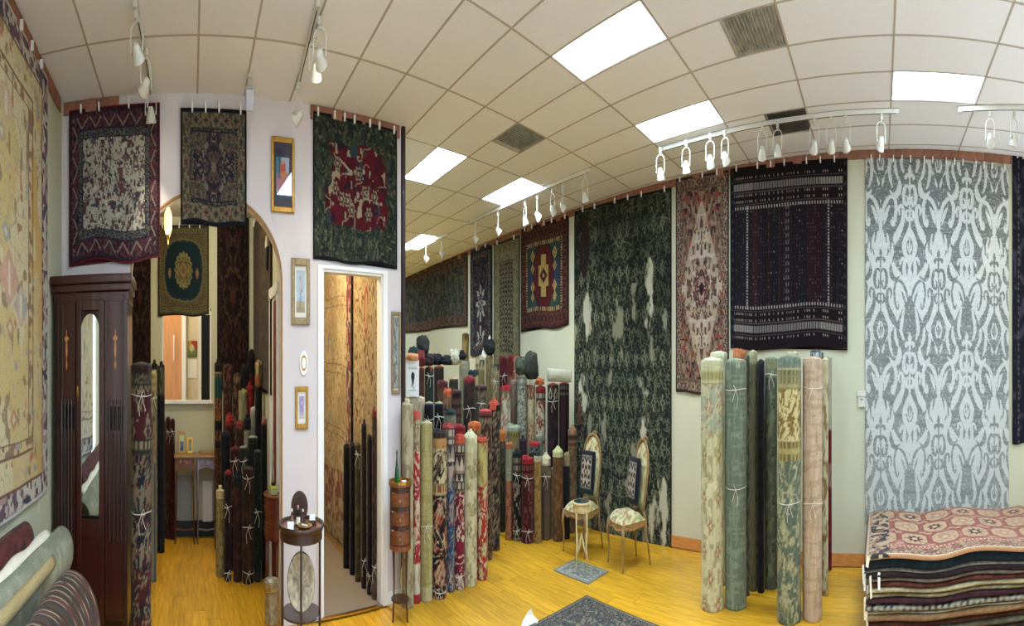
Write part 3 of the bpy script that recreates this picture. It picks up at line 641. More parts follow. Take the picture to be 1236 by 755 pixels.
def ring_tie(rad, z, seed=0, oval=1.0):
    """string round the roll with a bow and two tails on the visible side"""
    n = 22; P = [((rad+.001)*math.sin(2*PI*i/n)*oval, (rad+.001)*math.cos(2*PI*i/n), z+.006*math.sin(2*PI*i/n*2+seed)) for i in range(n)]
    g = tube(P, .003, 4, True); rnd = random.Random(seed); s = rnd.choice((-1, 1)); y = -(rad+.012)
    b = [(0, y, z), (.03*s, y-.012, z+.03), (.045*s, y-.008, z), (0, y-.004, z-.004)]
    t1 = [(0, y-.004, z), (-.03*s, y-.008, z-.05), (-.02*s, y-.004, z-.11)]; t2 = [(0, y-.004, z), (.025*s, y-.008, z-.04), (.05*s, y+.0, z-.08)]
    return join(g, tube(b, .003, 4), tube(t1, .0028, 4), tube(t2, .0028, 4))
PLACED = []   # x, y, radius
ROLLMATS = {}
def flat_mat(hexc):
    return M('woollen_'+hexc.lower(), hexc, .9, var=.28, scale=26, bump=.4, bscale=90)
def roll(px, wpx, ytop, ybase=None, r=None, bands=(), end='coil', endc='B8AE90', ties=(), label='', seed=None, cat='rug roll', name='rug_roll', group=None, hi=False, lim=None, zbase=0.0, keep=False, hx=None):
    seed = seed if seed is not None else int(px*7+ytop) % 97
    if r is None:
        rf = FY*EYE/(ybase-Y0); r = rf/(1-wpx/2/FX)
    r0 = r
    def ok(r):
        rad = min(wpx/2/FX*r, lim or 9); p = at(px, r)
        if px < 345 and (p.x < -8.91+rad or (p.x < -5.7 and p.y > 1.29-rad)): return False
        if 400 < px < 470 and (p.y > 2.66-rad or p.x > -5.8-rad): return False
        if px > 484 and (p.y > 7.46-rad or (p.x < -5.8 and p.y < 3.03+rad)): return False
        return all(math.hypot(p.x-q[0], p.y-q[1]) > rad+q[2]+.004 for q in PLACED)
    for k in range(0, 900):
        r = r0+.01*(k//2)*(1 if k % 2 else -1)*(1 if k % 2 else .8)
        if keep or ok(r): break
    else: print('NOROOM', label)
    if abs(r-r0) > .25: print('moved %.2f' % (r-r0), px, label)
    rad = min(wpx/2/FX*r, lim or 9); p = at(px, r)
    PLACED.append((p.x, p.y, rad)); zt = zat(ytop, r-rad*.5); hgt = zt-zbase
    ns, nh = (56, 150) if hi else (28, 56)
    yb = []
    for b in bands: yb.append((max(0, (zt-zat(b[0], r-rad))) if b[0] > 1 else b[0]*hgt,)+tuple(b[1:]))
    me = roll_body(name, rad*.965, hgt, yb, seed, ns, nh)
    rz = facing(p); o = obj(name, me, None, None, (p.x, p.y, zbase), rz); tag(o, label, cat, group)
    if end == 'coil': obj('rolled_end', coil(rad*.86, 3.2, .012, rad*.16, .05, seed), flat_mat(endc), o, (0, 0, hgt+.004), smooth=False)
    elif end == 'swirl': obj('rolled_end', coil(rad*.9, 3.4, .05, rad*.24, .05, seed), flat_mat(endc), o, (0, 0, hgt+.004))
    elif end == 'cloth': obj('rolled_end', rough_end(rad*.9, seed), flat_mat(endc), o, (0, 0, hgt))
    elif end == 'knob': obj('cloth_cap', bunch(rad*.9, .035, seed, rad*.45), flat_mat(endc), o, (0, 0, hgt), smooth=True)
    for t in ties: obj('string_tie', ring_tie(rad, zat(t, r-rad)-zbase, seed+int(t)), STRING, o)
    return o
# ================================================================== SETTING
XF, XE = 3.15, -15.6           # shop front, far end of the hall
YL, YR = -1.70, 7.60
# floor: laid planks near the camera, the rest one board-patterned surface
def floor_mat():
    m = bpy.data.materials.new('oak_floor'); m.use_nodes = True; nt = m.node_tree; L = nt.links; b = nt.nodes['Principled BSDF']
    tc = nt.nodes.new('ShaderNodeTexCoord'); mp = nt.nodes.new('ShaderNodeMapping'); mp.inputs['Scale'].default_value = (1.2, 14, 1); L.new(tc.outputs['Object'], mp.inputs[0])
    oi = nt.nodes.new('ShaderNodeObjectInfo'); ad = nt.nodes.new('ShaderNodeVectorMath'); L.new(mp.outputs[0], ad.inputs[0])
    mu = nt.nodes.new('ShaderNodeMath'); mu.operation = 'MULTIPLY'; mu.inputs[1].default_value = 37; L.new(oi.outputs['Random'], mu.inputs[0]); L.new(mu.outputs[0], ad.inputs[1])
    nz = nt.nodes.new('ShaderNodeTexNoise'); nz.inputs['Scale'].default_value = 2.4; nz.inputs['Detail'].default_value = 6; L.new(ad.outputs[0], nz.inputs['Vector'])
    cr = nt.nodes.new('ShaderNodeValToRGB'); cr.color_ramp.elements[0].position = .3; cr.color_ramp.elements[1].position = .72
    cr.color_ramp.elements[0].color = list(lin(H('B8841A')))+[1]; cr.color_ramp.elements[1].color = list(lin(H('EAB228')))+[1]; L.new(nz.outputs['Fac'], cr.inputs[0])
    hs = nt.nodes.new('ShaderNodeHueSaturation'); r2 = nt.nodes.new('ShaderNodeMapRange'); r2.inputs[3].default_value = .86; r2.inputs[4].default_value = 1.1
    L.new(oi.outputs['Random'], r2.inputs[0]); L.new(r2.outputs[0], hs.inputs['Value']); L.new(cr.outputs[0], hs.inputs['Color']); L.new(hs.outputs[0], b.inputs['Base Color'])
    b.inputs['Roughness'].default_value = .38; b.inputs['Specular IOR Level'].default_value = .35; return m
OAK = floor_mat()
fl = struct('floor', box((XF+XE)/2, (YL+YR)/2, -.06, XF-XE, YR-YL+.4, .1), OAK)
rnd = random.Random(5); PLK = [mesh('plank', box(0, 0, 0, l, .237, .012), OAK) for l in (1.196, 1.496)]
npl = 0
def planks(xa, xb, ya, yb):
    global npl
    y = ya+.12
    while y < yb:
        x = xa-rnd.random()*1.1
        while x < xb:
            k = rnd.randrange(2); l = (1.2, 1.5)[k]
            if npl < 298 and x+l > xa-.5:
                obj('plank', PLK[k], None, fl, (x+l/2, y, -.0055-rnd.random()*.0008)); npl += 1
            x += l
        y += .24
planks(-6.2, 1.2, 2.75, 7.35); planks(-8.9, -4.9, -.75, 1.3)
# strip of carpet in the passage and its brass threshold
struct('trim_1', box(-7.3, 2.02, .004, 3.22, 1.36, .008), CARPET)
pt_ = WP.pt(2.28, 0, .0); struct('trim_2', box(0, 0, .008, .9, .05, .012), BRASS, (WP.pt(2.28, 0, .02)), WP.rz)

def wall_piece(W, polys, th=.14, back=False):
    return join(*[prism(p, 0, th) for p in polys])
def rect(a, b, z0, z1): return [(a, z0), (b, z0), (b, z1), (a, z1)]
struct('wall_right', join(prism(rect(XE-.3, XF+.3, 0, 3.5), 0, .15)), WALL_GREEN, WR.loc, WR.rz)
struct('wall_near_left', join(*[prism(p, 0, .15) for p in (rect(2.3, 9.1, 0, 3.5), rect(-XF-.2, 2.3, 0, .45), rect(-XF-.2, 2.3, 3.15, 3.5), rect(1.0, 1.12, 0, 3.5), rect(-XF-.2, -XF+.1, 0, 3.5), rect(-.5, -.38, 0, 3.5))]), WALL_GREEN, WL.loc, WL.rz)
struct('added_side_window', prism(rect(-XF-.1, 2.28, .46, 3.14), .06, .07), PANE, WL.loc, WL.rz)  # unseen side window, added for neutral daylight on the left ceiling and wall
# wall with the arch and the doorway
A0, A1 = WP.px(158)[0], WP.px(340)[0]; D0, D1 = WP.px(389.5)[0], WP.px(461.5)[0]; SE = WP.px(484)[0]
ZS, ZC = 2.10, 2.615; DZ = WP.px(400, 325)[1]
ac, ah = (A0+A1)/2, (A1-A0)/2
arc = [(ac-ah*math.cos(PI*k/28), ZS+(ZC-ZS)*math.sin(PI*k/28)) for k in range(29)]
pw = [rect(-1.8, A0, 0, 3.5), rect(A1, D0, 0, 3.5), rect(D0, D1, DZ, 3.5), rect(D1, SE, 0, 3.5)]
arch_fill = [prism([arc[k], arc[k+1], (arc[k+1][0], 3.5), (arc[k][0], 3.5)], 0, .14) for k in range(28)]
struct('wall_left', join(*[prism(p, 0, .14) for p in pw], *arch_fill), WALL_PINK, WP.loc, WP.rz)
ap = [(A1+.0, .0)]+[(ac+ah*math.cos(PI*k/28), ZS+(ZC-ZS)*math.sin(PI*k/28)) for k in range(29)]+[(A0, 0)]
struct('trim_3', tube([(p[0], -.002, p[1]) for p in ap], .012, 6), M('arch_edge', '9B7647', .6), WP.loc, WP.rz)
# doorway: white casing, no leaf
cs = .075
struct('door_1', join(box(D0-cs/2, -.012, DZ/2, cs, .03, DZ), box(D1+cs/2, -.012, DZ/2, cs, .03, DZ), box((D0+D1)/2, -.012, DZ+.011, D1-D0+2*cs, .03, .022),
       box(D0+.008, .07, DZ/2, .016, .15, DZ), box(D1-.008, .07, DZ/2, .016, .15, DZ), box((D0+D1)/2, .07, DZ-.008, D1-D0, .15, .016)), WHITE, WP.loc, WP.rz)
struct('trim_4', box(SE+.035, .05, 1.72, .05, .16, 3.0), MAHOG_D, WP.loc, WP.rz)
# rooms behind that wall
struct('wall_inner', box((XE-5.8)/2, 2.86, 1.7, -5.8-XE, .27, 3.4), WALL_GREEN)
struct('wall_side', box(-7.45, WS.d+.07, 1.5, 3.2, .14, 3.0), WALL_GREEN)
struct('wall_passage', box(-9.15, 2.1, 1.5, .1, 1.5, 3.0), WALL_PINK)
struct('wall_end', box(XE-.1, 5.3, 1.75, .1, 5.0, 3.5), WALL_GREEN)
struct('ceiling_back', box(-7.6, .55, 3.02, 3.7, 4.6, .06), M('back_ceiling_paint', 'D6CFBB', .9, var=.03))
b0, b1 = WB.px(195.5)[0], WB.px(255)[0]; bz0, bz1 = WB.px(225, 486)[1], WB.px(225, 372)[1]
struct('wall_back', join(*[prism(p, 0, .12) for p in (rect(-1.8, b0, 0, 3.1), rect(b1, 1.5, 0, 3.1), rect(b0, b1, 0, bz0), rect(b0, b1, bz1, 3.1))]), WALL_GREEN, WB.loc, WB.rz)
struct('window_1', join(box((b0+b1)/2, .04, bz0+.01, b1-b0+.06, .2, .03), box(b0+.012, .06, (bz0+bz1)/2, .024, .13, bz1-bz0), box(b1-.012, .06, (bz0+bz1)/2, .024, .13, bz1-bz0), box((b0+b1)/2, .06, bz1-.012, b1-b0, .13, .024)), WHITE, WB.loc, WB.rz)
struct('wall_beyond', join(prism(rect(-2.6, 1.5, 0, 3.1), 0, .1)), M('warm_cream_paint', 'D8CBB0', .8, var=.04), WX.loc, WX.rz)
struct('ceiling_beyond', box(-9.8, -.4, 3.02, 1.55, 4.0, .06), M('back_ceiling_paint', 'D6CFBB'))
# unseen shop front by the camera's right shoulder, assumed and set close for daylight
fg = [box(XF+.05, 3, .25, .1, 9.8, .5), box(XF+.05, 3, 3.35, .1, 9.8, .5)]
for y in (-1.8, .6, 3.0, 5.4, 7.6): fg.append(box(XF+.05, y, 1.75, .1, .16, 3.5))
struct('wall_front', join(*fg), WHITE)
struct('window_2', box(XF+.05, 3, 1.8, .01, 9.6, 2.7), PANE)
# ceiling
TS = .61; SLX, SLY = .0164, .002
def tile_g(nu, nv):
    lx, ly = 1.22*nv-.014, TS*nu-.014
    V = [(sx*lx/2, sy*ly/2, z+SLX*sx*lx/2+SLY*sy*ly/2) for z in (0, .018) for sy in (-1, 1) for sx in (-1, 1)]
    return V, [(0,2,3,1),(4,5,7,6),(0,1,5,4),(2,6,7,3),(0,4,6,2),(1,3,7,5)]
def uy(u): return (u+8.143)*TS
def vx(v): return (v-1.861)*1.22
u0, u1, v0, v1 = -11, 4.32, -11, 4.4
cg = []
def bar(xa, ya, xb, yb, wd, z0, z1):
    V = []
    for x, y in ((xa, ya), (xb, yb)):
        for z in (z0, z1):
            for s in (-1, 1):
                dx, dy = (0, s*wd/2) if abs(xb-xa) > abs(yb-ya) else (s*wd/2, 0)
                V.append((x+dx, y+dy, ceil_z(x+dx, y+dy)+z))
    return V, [(0,1,3,2),(4,6,7,5),(0,4,5,1),(2,3,7,6),(0,2,6,4),(1,5,7,3)]
for u in range(-11, 5): cg.append(bar(vx(v0), uy(u), XF, uy(u), .022, -.003, .02))
for v in range(-11, 6): cg.append(bar(vx(v), YL, vx(v), YR, .022, -.003, .02))
for ua, va in ((-1, .5), (-1, -2.5), (2, .5)): cg.append(bar(vx(va), uy(ua), vx(va), uy(ua+1), .022, -.003, .02))
CE = struct('ceiling', join(*cg), GRID)
struct('ceiling_slab', box(-5.4, 3, 3.62, 20.6, 10, .06), GRID)  # unseen slab put in over the tiles to stop light leaking through
LIGHTS = [(-2,-1),(1,-1),(-2,-4),(1,-4),(1,2),(1,-7),(-2,2),(-5,-1),(-5,2),(-8,-1),(-8,2),(-2,-7),(1,-10)]
VENTS = [(-1,.5,0,'grey square ceiling vent between the two nearest bright panels and the ceiling top edge'),(-1,-2.5,0,'grey dusty square ceiling vent in the middle of the tiles, left of the hall lights'),(2,.5,1,'sooty dark square ceiling vent half hidden behind the long lighting track')]
T1, TH = mesh('ceiling_tile', tile_g(1, 1), TILE), mesh('ceiling_tile', tile_g(1, .5), TILE)
nt_ = 0
for u in range(-11, 4):
    for v in range(-11, 5):
        x, y = vx(v+.5), uy(u+.5)
        if x < -6.3 and y < 2.6: continue
        if (u, v) in LIGHTS: continue
        vh = [q for q in VENTS if q[0] == u and int(math.floor(q[1])) == v]
        if vh:
            other = v if vh[0][1] != v else v+.5
            obj('ceiling_tile', TH, None, CE, (vx(other+.25), y, ceil_z(vx(other+.25), y))); continue
        obj('ceiling_tile', T1, None, CE, (x, y, ceil_z(x, y))); nt_ += 1
obj('ceiling_tile', (lambda g: ([(v[0]*1, v[1], v[2]) for v in g[0]], g[1]))(bar(vx(v0), uy(4)+.11, XF, uy(4)+.11, .18, .0, .018)), TILE, CE)
# fluorescent panels
LL = {(-2,2):'fluorescent ceiling panel above the top edge, over the pale roll group',(-5,-1):'fluorescent ceiling panel over the shop floor before the drawer stand, above the picture',(-5,2):'fluorescent ceiling panel right over the photographer',(-8,-1):'fluorescent ceiling panel over the corner pile, above the picture',(-8,2):'fluorescent ceiling panel behind the photographer by the added side window',(-2,-7):'fluorescent ceiling panel of the hall hidden by the pink wall, nearer one',(1,-10):'fluorescent ceiling panel of the hall hidden by the pink wall, last one',
      (-2,-1):'bright fluorescent ceiling panel cut by the top edge, nearest the middle',(1,-1):'bright ceiling panel just above the left end of the long track of spotlights',(-2,-4):'bright ceiling panel beside the pink wall edge, second from the far end',(1,-4):'bright ceiling panel over the hall above the dark red medallion rug',
      (1,2):'bright ceiling panel above the grey damask rug, farthest right',(1,-7):'farthest visible bright ceiling panel, small, at the end of the hall'}
fr = join(bar(-.6, -.295, .6, -.295, .02, 0, .02), bar(-.6, .295, .6, .295, .02, 0, .02), bar(-.6, -.3, -.6, .3, .02, 0, .02), bar(.6, -.3, .6, .3, .02, 0, .02))
fr = ([(v[0], v[1], v[2]-ceil_z(0, 0)) for v in fr[0]], fr[1])
dfm = mesh('diffuser', move(tile_g(1, 1), (0, 0, .004), s=(.985, .975, 1)), PANEL); frm = mesh('frame', fr, FIXTURE)
for u, v in LIGHTS:
    x, y = vx(v+.5), uy(u+.5)
    o = thing('ceiling_light', LL.get((u, v), 'fluorescent ceiling panel outside the picture'), 'ceiling light', (x, y, ceil_z(x, y)), group='fluorescent panels in the tiled ceiling')
    obj('frame', frm, None, o); obj('diffuser', dfm, None, o)
for u, v, dk, lb in VENTS:
    x, y = vx(v+.25), uy(u+.5); m = VENT_DK if dk else VENT
    o = thing('ceiling_vent', lb, 'vent', (x, y, ceil_z(x, y)), group='vents in the tiled ceiling')
    obj('frame', move(fr, s=(.5, 1, 1)), m, o); obj('backing', box(0, 0, .022, .59, .59, .01), m, o)
    sl = [box(-.26+.04*k, 0, .008, .022, .56, .006, ry=.5) for k in range(14)]
    obj('louvre', join(*sl), m, o)['kind'] = 'stuff'
# terracotta boards along the tops of the walls
def boards(name, W, pa, pb, hgt, step, off=.0, n_max=130):
    a, b = sorted((pa, pb)); root = bpy.data.objects.new(name, None); COL.objects.link(root); root['kind'] = 'structure'
    root.location = W.loc; root.rotation_euler = (0, 0, W.rz)
    bm = mesh('board', box(0, 0, 0, step-.004, .022, hgt), TRIMW)
    n = int((b-a)/step)
    for i in range(n):
        s = a+step*(i+.5); p = W.pt(s); obj('board', bm, None, root, (s, -.012-off-.002*((i*7) % 3), ceil_z(p.x, p.y)-hgt/2-.004))
boards('trim_5', WR, WR.px(498)[0], XF, .065, .16)
boards('trim_6', WL, 1.0, 5.6, .085, .3)
boards('trim_7', WP, WP.px(77)[0], WP.px(149)[0], .075, .15)
boards('trim_8', WP, WP.px(374.5)[0], WP.px(483.5)[0], .085, .15)
struct('baseboard_right', box((XE+XF)/2, -.011, .05, XF-XE, .022, .1), PINEB, WR.loc, WR.rz)
struct('baseboard_left', join(box((A1+D0-cs)/2, -.008, .04, D0-cs-A1, .016, .08), box((D1+cs+SE)/2, -.008, .04, SE-D1-cs, .016, .08)), WHITE, WP.loc, WP.rz)
struct('baseboard_back', box(-.2, -.011, .075, 3.1, .022, .15), M('navy_base', '20252B', .6), WB.loc, WB.rz)
struct('baseboard_passage', box(-7.4, 2.71, .045, 3.1, .02, .09), M('pale_wood', 'B4905C', .6))
# lamps: the passage ceiling lamp, the wall lamp behind the arch
def area(name, loc, sx, power, col, rotx=0, ry=0):
    l = bpy.data.lights.new(name, 'AREA'); l.size = sx; l.energy = power; l.color = col
    o = bpy.data.objects.new(name, l); COL.objects.link(o); o.location = loc; o.rotation_euler = (rotx, ry, 0); return o
def point(name, loc, power, col, r=.06, parent=None):
    l = bpy.data.lights.new(name, 'POINT'); l.energy = power; l.color = col; l.shadow_soft_size = r
    o = bpy.data.objects.new(name, l); COL.objects.link(o); o.location = loc
    if parent: o.parent = parent
    return o
def bowl_lamp(loc, label, power, col):
    o = thing('ceiling_lamp', label, 'lamp', loc); obj('canopy', cyl(0, 0, -.03, 0, .07), BRASS, o)
    obj('shade', lathe([(.02, -.14), (.11, -.11), (.15, -.03)], 18), emis('lamp_glass', 'FFE2A8', 6.0), o, smooth=True); point('bulb_light', (0, 0, -.22), power, col, .1, o)
bowl_lamp((-7.0, 1.95, 2.985), 'round glass ceiling lamp of the passage behind the doorway', 55, (1, .86, .62))
bowl_lamp((-7.6, .3, 2.985), 'round glass ceiling lamp of the room behind the arch', 24, (1, .93, .78))
bowl_lamp((-9.9, -.5, 2.985), 'round glass ceiling lamp beyond the rear opening', 16, (1, .88, .68))
# ================================================================== RUGS ON THE WALLS
hang(WL, -100, 55.5, 66, 600, lambda x, y, w, h: d_cream_garden(x+.7, y, w+.7, h), 'huge cream and ochre garden rug hung on the near left wall', 250, 330, 7, seed=1, xm=40, k=1.0, kx=.5)
hang(WP, 84, 193, 128, 314, d_red_border_cream, 'dark red bordered rug with cream vine field hung above the mahogany cabinet', 110, 186, 4, seed=2, xm=140, k=2.0)
hang(WP, 218, 297, 133, 272, d_navy_star, 'brown and navy rug with star medallion hung over the top of the arch', 90, 150, 4, seed=3, xm=258, off=.03, k=2.0)
hang(WP, 377.5, 478, 146, 316, d_green_red, 'dark green rug with wine red flowered middle hung above the white doorway', 104, 176, 7, seed=4, xm=430, k=1.8)
hang(WR, 489, 565, 317, 396, d_far_dark, 'long dark grey green rug with brown border, farthest along the hall wall', 90, 70, 0, seed=5, xm=530, k=1.5)
hang(WR, 568.5, 594.5, 298, 428, d_navy_white_star, 'narrow dark navy rug with white star hung beyond the olive lattice runner', 40, 110, 2, seed=6, k=1.5)
hang(WR, 597, 628, 289, 440, d_olive_lattice, 'olive runner with black diamond lattice hung left of the red medallion rug', 48, 130, 2, seed=7, k=1.6)
hang(WR, 630, 687, 268, 395, d_kazak, 'dark red rug with yellow cross medallion hung over the hall roll pile', 80, 130, 5, seed=8, xm=660, k=1.8)
hang(WR, 694.5, 811, 240, 652, d_green_distressed, 'tall worn dark green floral rug hung to the floor behind the chairs', 170, 420, 6, seed=9, xm=752, wave=.02, k=1.6)
hang(WR, 816.5, 880, 211, 472, d_pink_medallion, 'narrow beige pink floral rug with central medallion left of the striped dark rug', 90, 260, 3, seed=10, k=1.6)
hang(WR, 882, 1023, 196, 419, d_dark_stripes, 'near black striped rug with white tick bands above the standing pale rolls', 220, 240, 7, seed=11, wave=.02, k=1.25)
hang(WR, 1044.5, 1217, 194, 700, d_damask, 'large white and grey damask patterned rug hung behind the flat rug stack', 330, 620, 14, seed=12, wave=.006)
hang(WR, 1221.5, 1262, 190, 531, d_black_edge, 'black rug cut by the right edge of the picture', 60, 120, 5, seed=13)
# rooms behind
hang(WB, 191, 252, 272, 379, d_medallion_round, 'olive rug with oval dark teal medallion on the rear wall behind the arch', 84, 130, 4, seed=14, k=1.8)
hang(WB, 262, 300, 262, 470, d_dark_wine, 'dark wine rug hung right of the oval medallion rug behind the arch', 50, 140, 3, seed=15, k=1.6)
hang(WB, 156, 182, 262, 470, d_dark_wine, 'dark wine rug hung left of the oval medallion rug behind the arch', 40, 120, 2, seed=16, k=1.6)
hang(WS, 306, 329, 250, 470, d_brown_runner, 'dark brown runner hung on the side wall just inside the arch', 40, 120, 2, seed=17, k=1.6)
hang(WC, 388.0, 426.5, 230, 665, d_tan_tribal, 'tan tribal rug with red motifs hung in the passage, seen through the doorway', 110, 330, 0, seed=18, xm=405, zb=.1, k=1.6)
hang(WC, 428.5, 463, 200, 600, d_tan_fine, 'fine patterned tan rug in the passage, nearer to the doorway', 80, 260, 0, seed=19, xm=445, zb=.12, k=1.6)

# ================================================================== ROLLED RUGS
R_ = roll
# beside the wall end
g = 'rolls standing at the end of the pink wall'
R_(492, 15, 488, 735, bands=[(0,'faint','B9AE8C','A39A7A','9A7F5C'),(560,'faint','B5AA86','958A6A','A0774E')], end='knob', endc='BDB28E', label='faded beige floral roll touching the pink wall end, behind the drawer stand', hi=True)
R_(502.5, 10, 499, 729, bands=[(0,'plain','B23A34','C9604E','7A2A26'),(506,'floral','B5AC8A','968C6C','8C6A50'),(545,'big','A93037','D0BFA0','C8B79A'),(680,'geo','CFC4A8','A8A08A','B48A78'),(717,'plain','B03A3E','A03036','8A2A2E')], end='cloth', endc='C03A34', label='slim roll with red and cream flowers, second from the pink wall end', hi=True)
R_(514.5, 16, 511, 728, bands=[(0,'plain','A89E68','9A9058','8A8050'),(708,'plain','B5AB7E','A89E6C','998F5C')], end='coil', endc='B8AE84', ties=(636,), label='plain khaki roll standing third from the pink wall end', hi=True)
R_(530.5, 18, 521, 727, bands=[(0,'plain','332821','3F322A','1F1916'),(529,'geo','B68A55','A0703F','8A5A34'),(541,'big','C2B48C','6A5C40','2C2620'),(584,'tick','B09A6A','7A4A34','8A744C'),(598,'big','1E1C1B','A99A78','9C4A38')], end='cloth', endc='2B2320', ties=(715,), label='thick roll with black floral field and cream top, fourth from the pink wall end', hi=True)
R_(543.5, 11, 516, 715, bands=[(0,'tick','6E5E58','B0A48C','3E3530'),(536,'zig','9A8A7C','4A4240','C4B8A4'),(562,'geo','A99684','7C5A50','5A4A44'),(580,'big','2E4A66','8C8A80','7A4A48'),(690,'floral','3A506A','B0A48C','8A4A44')], end='cloth', endc='B8463A', label='roll with blue lower half, between the black floral roll and the maroon one', hi=True)
R_(554.5, 13, 527, 713, bands=[(0,'plain','A9432F','C05A3E','7C2E24'),(536,'tick','3A2E2A','B0A48C','6A5A4C'),(551,'zig','B5A690','3E3430','8C7A68'),(580,'tick','3A3430','A89C84','6E6050'),(594,'big','7A1F2B','C4B496','5A2A44')], end='cloth', endc='B04430', ties=(696,), label='roll with maroon field and zigzag cream band, left of the plain cream roll', hi=True)
R_(567.5, 17, 527, 709, bands=[(0,'plain','C6C29A','BDB98E','AEAA80'),(546,'faint','BDB48A','9A9068','8A8460'),(591,'faint','C9BF96','A89C70','857C58')], end='swirl', endc='C9C8A0', label='cream roll with pale green swirled top beside the last red floral roll', hi=True)
R_(582, 14, 530, 701, bands=[(0,'plain','B2472E','C2603E','8A3422'),(534,'faint','C2B272','A48E54','9C5A3A'),(587,'big','A8342A','C9B78E','8E8A5A')], end='cloth', endc='B8482E', label='cream topped roll with red floral lower half, rightmost of the front row by the wall', hi=True)
# white box stands on this one
R_(498, 12, 481, r=7.15, bands=[(0,'plain','C4B894','B0A480','A09470')], end='coil', endc='C4B894', label='cream roll under the white box, mostly hidden')
R_(506.5, 13, 481, r=7.6, bands=[(0,'plain','BFA98C','D0C4A8','A89070')], end='cloth', endc='C0AC90', label='woolly cream roll with blunt top, right behind the white box')
R_(518, 12, 487, r=7.5, bands=[(0,'plain','17181C','1F2024','101114')], end='coil', endc='8E8C6A', ties=(506,), label='black roll with yellow inner edge, left one of the black pair')
R_(530, 12, 487, r=7.55, bands=[(0,'plain','15161A','1E1F24','101114')], end='coil', endc='8A8868', ties=(503,), label='black roll with yellow inner edge, right one of the black pair')
R_(543.5, 15, 496, r=7.7, bands=[(0,'plain','22302E','1A2624','18201F'),(501,'plain','8C8E78','77795F','A0A088')], end='cloth', endc='1E2E2B', label='grey roll with dark green cloth top, right of the black pair')
R_(540, 12, 513, r=7.25, bands=[(0,'plain','A0342C','8A2A26','6E201E'),(519,'tick','6A5A4C','B0A08A','3E342C')], end='cloth', endc='A83A30', label='low roll with crumpled red top in front of the grey and green one')
R_(554, 16, 514, r=7.35, bands=[(0,'plain','7E1F22','90302E','5A1618'),(525,'speck','4A2A28','8A6A5A','2A1A1A')], end='cloth', endc='86201F', label='wide dark red cloth topped roll behind the zigzag banded one')
R_(572.5, 16, 511, r=7.5, bands=[(0,'plain','B25A2C','C87038','8E4422'),(520,'speck','7A5A3C','A08458','4E3A2A')], end='coil', endc='C2672F', label='roll with bright orange coiled top behind the pale green swirl')
R_(586, 17, 496, r=7.9, bands=[(0,'plain','6B2A22','7A352A','4A1E1A'),(502,'tick','4A3A2E','A08C66','2A2220'),(512,'floral','3A2E28','8C7A5C','6A3A30')], end='coil', endc='BE4638', label='roll with flat red coiled top and dark striped body behind the orange one')
R_(596, 15, 488, r=8.3, bands=[(0,'plain','17171A','202024','101012'),(497,'floral','2E2A28','8A7C62','5A3A32')], end='swirl', endc='B24A32', label='black topped roll with an orange red swirl in the middle of the pile')
# front row of the hall
g2 = 'front row of the hall pile'
R_(596, 13, 528, 645, bands=[(0,'plain','A37A4A','B58C58','8A6238'),(540,'floral','4A4E42','7A7A64','5E5A46'),(622,'plain','A87E4C','B58C58','8A6238')], end='coil', endc='A8804E', label='grey green patterned roll with tan ends, right of the last red floral roll', hi=True)
R_(606, 9, 520, 641, bands=[(0,'plain','B8652E','C87A3C','8E4A22'),(533,'speck','4A4632','5E5A42','34301F')], end='cloth', endc='C06A30', label='olive roll with bunched orange cloth top behind the tan ended roll')
R_(614.5, 9, 535, 651, bands=[(0,'plain','A8633C','B87448','8A4E30'),(542,'plain','8E9070','A0A284','77785A'),(580,'faint','A2704E','8A4A3A','B88A62')], end='cloth', endc='B4683C', label='slim roll, sage above and peach below, with rust folded top', hi=True)
R_(623.7, 10, 546, 653, bands=[(0,'plain','17201F','202A28','101716'),(551,'tick','4A3E34','8A7A64','2A2320'),(572,'faint','1C1918','8A7E70','6A3A30'),(638,'tick','3A332C','8A7C66','1C1918')], end='knob', endc='16201F', ties=(573,640), label='slim black floral roll with black knobbed cap left of the oxblood roll', hi=True)
R_(636.8, 15, 553, 656, bands=[(0,'plain','8C1F22','9C2C2C','6A1618'),(560,'tick','4A1A1A','7A4A3A','2E1212'),(585,'faint','46181A','6E4038','381214')], end='cloth', endc='A02426', ties=(577,642), label='oxblood red roll tied twice with white string, front of the hall pile', hi=True)
R_(649, 9, 550, 655, bands=[(0,'plain','BDB48E','AEA47E','8E845E'),(557,'faint','97793F','7A5E30','B08E50')], end='coil', endc='26302E', label='slim golden tan roll right of the oxblood roll', hi=True)
R_(658.8, 12, 553, 652, bands=[(0,'faint','B5AA86','8A7E5C','C6BC98'),(562,'speck','6E5E48','84745A','4E4234'),(578,'stripe','5A4A3A','7C6A50','3A3640'),(610,'stripe','5E4E38','75634A','463A2C')], end='swirl', endc='C4BE98', ties=(575,), label='grey brown striped roll with cream swirled top, right of the golden tan one', hi=True)
R_(666.8, 6, 566, r=8.9, bands=[(0,'faint','8E7446','A58A58','6E5834')], end='coil', endc='9C8250', label='very thin tan roll right of the grey brown striped one')
R_(673.5, 13, 545, r=8.75, bands=[(0,'plain','B4B47C','A6A66E','98985E'),(552,'faint','5E4224','75552F','452F1A')], end='swirl', endc='BEBF86', label='brown roll with yellow green turban top beside the left chair', hi=True)
R_(684, 8, 548, r=8.85, bands=[(0,'plain','8A7A52','9C8C62','6E603E'),(562,'plain','1F1E1B','2A2824','151412')], end='cloth', endc='857850', label='dark narrow roll with tan wrapped top behind the left chair')
R_(691, 11, 519, r=9.2, bands=[(0,'plain','8E6A4C','A07C5C','6E503A'),(526,'ring','5A4030','8A6A4C','3E2C22'),(540,'faint','6A5038','857052','4A3828')], end='swirl', endc='9C7C5E', label='tied brown roll with urn shaped top at the edge of the green wall rug')
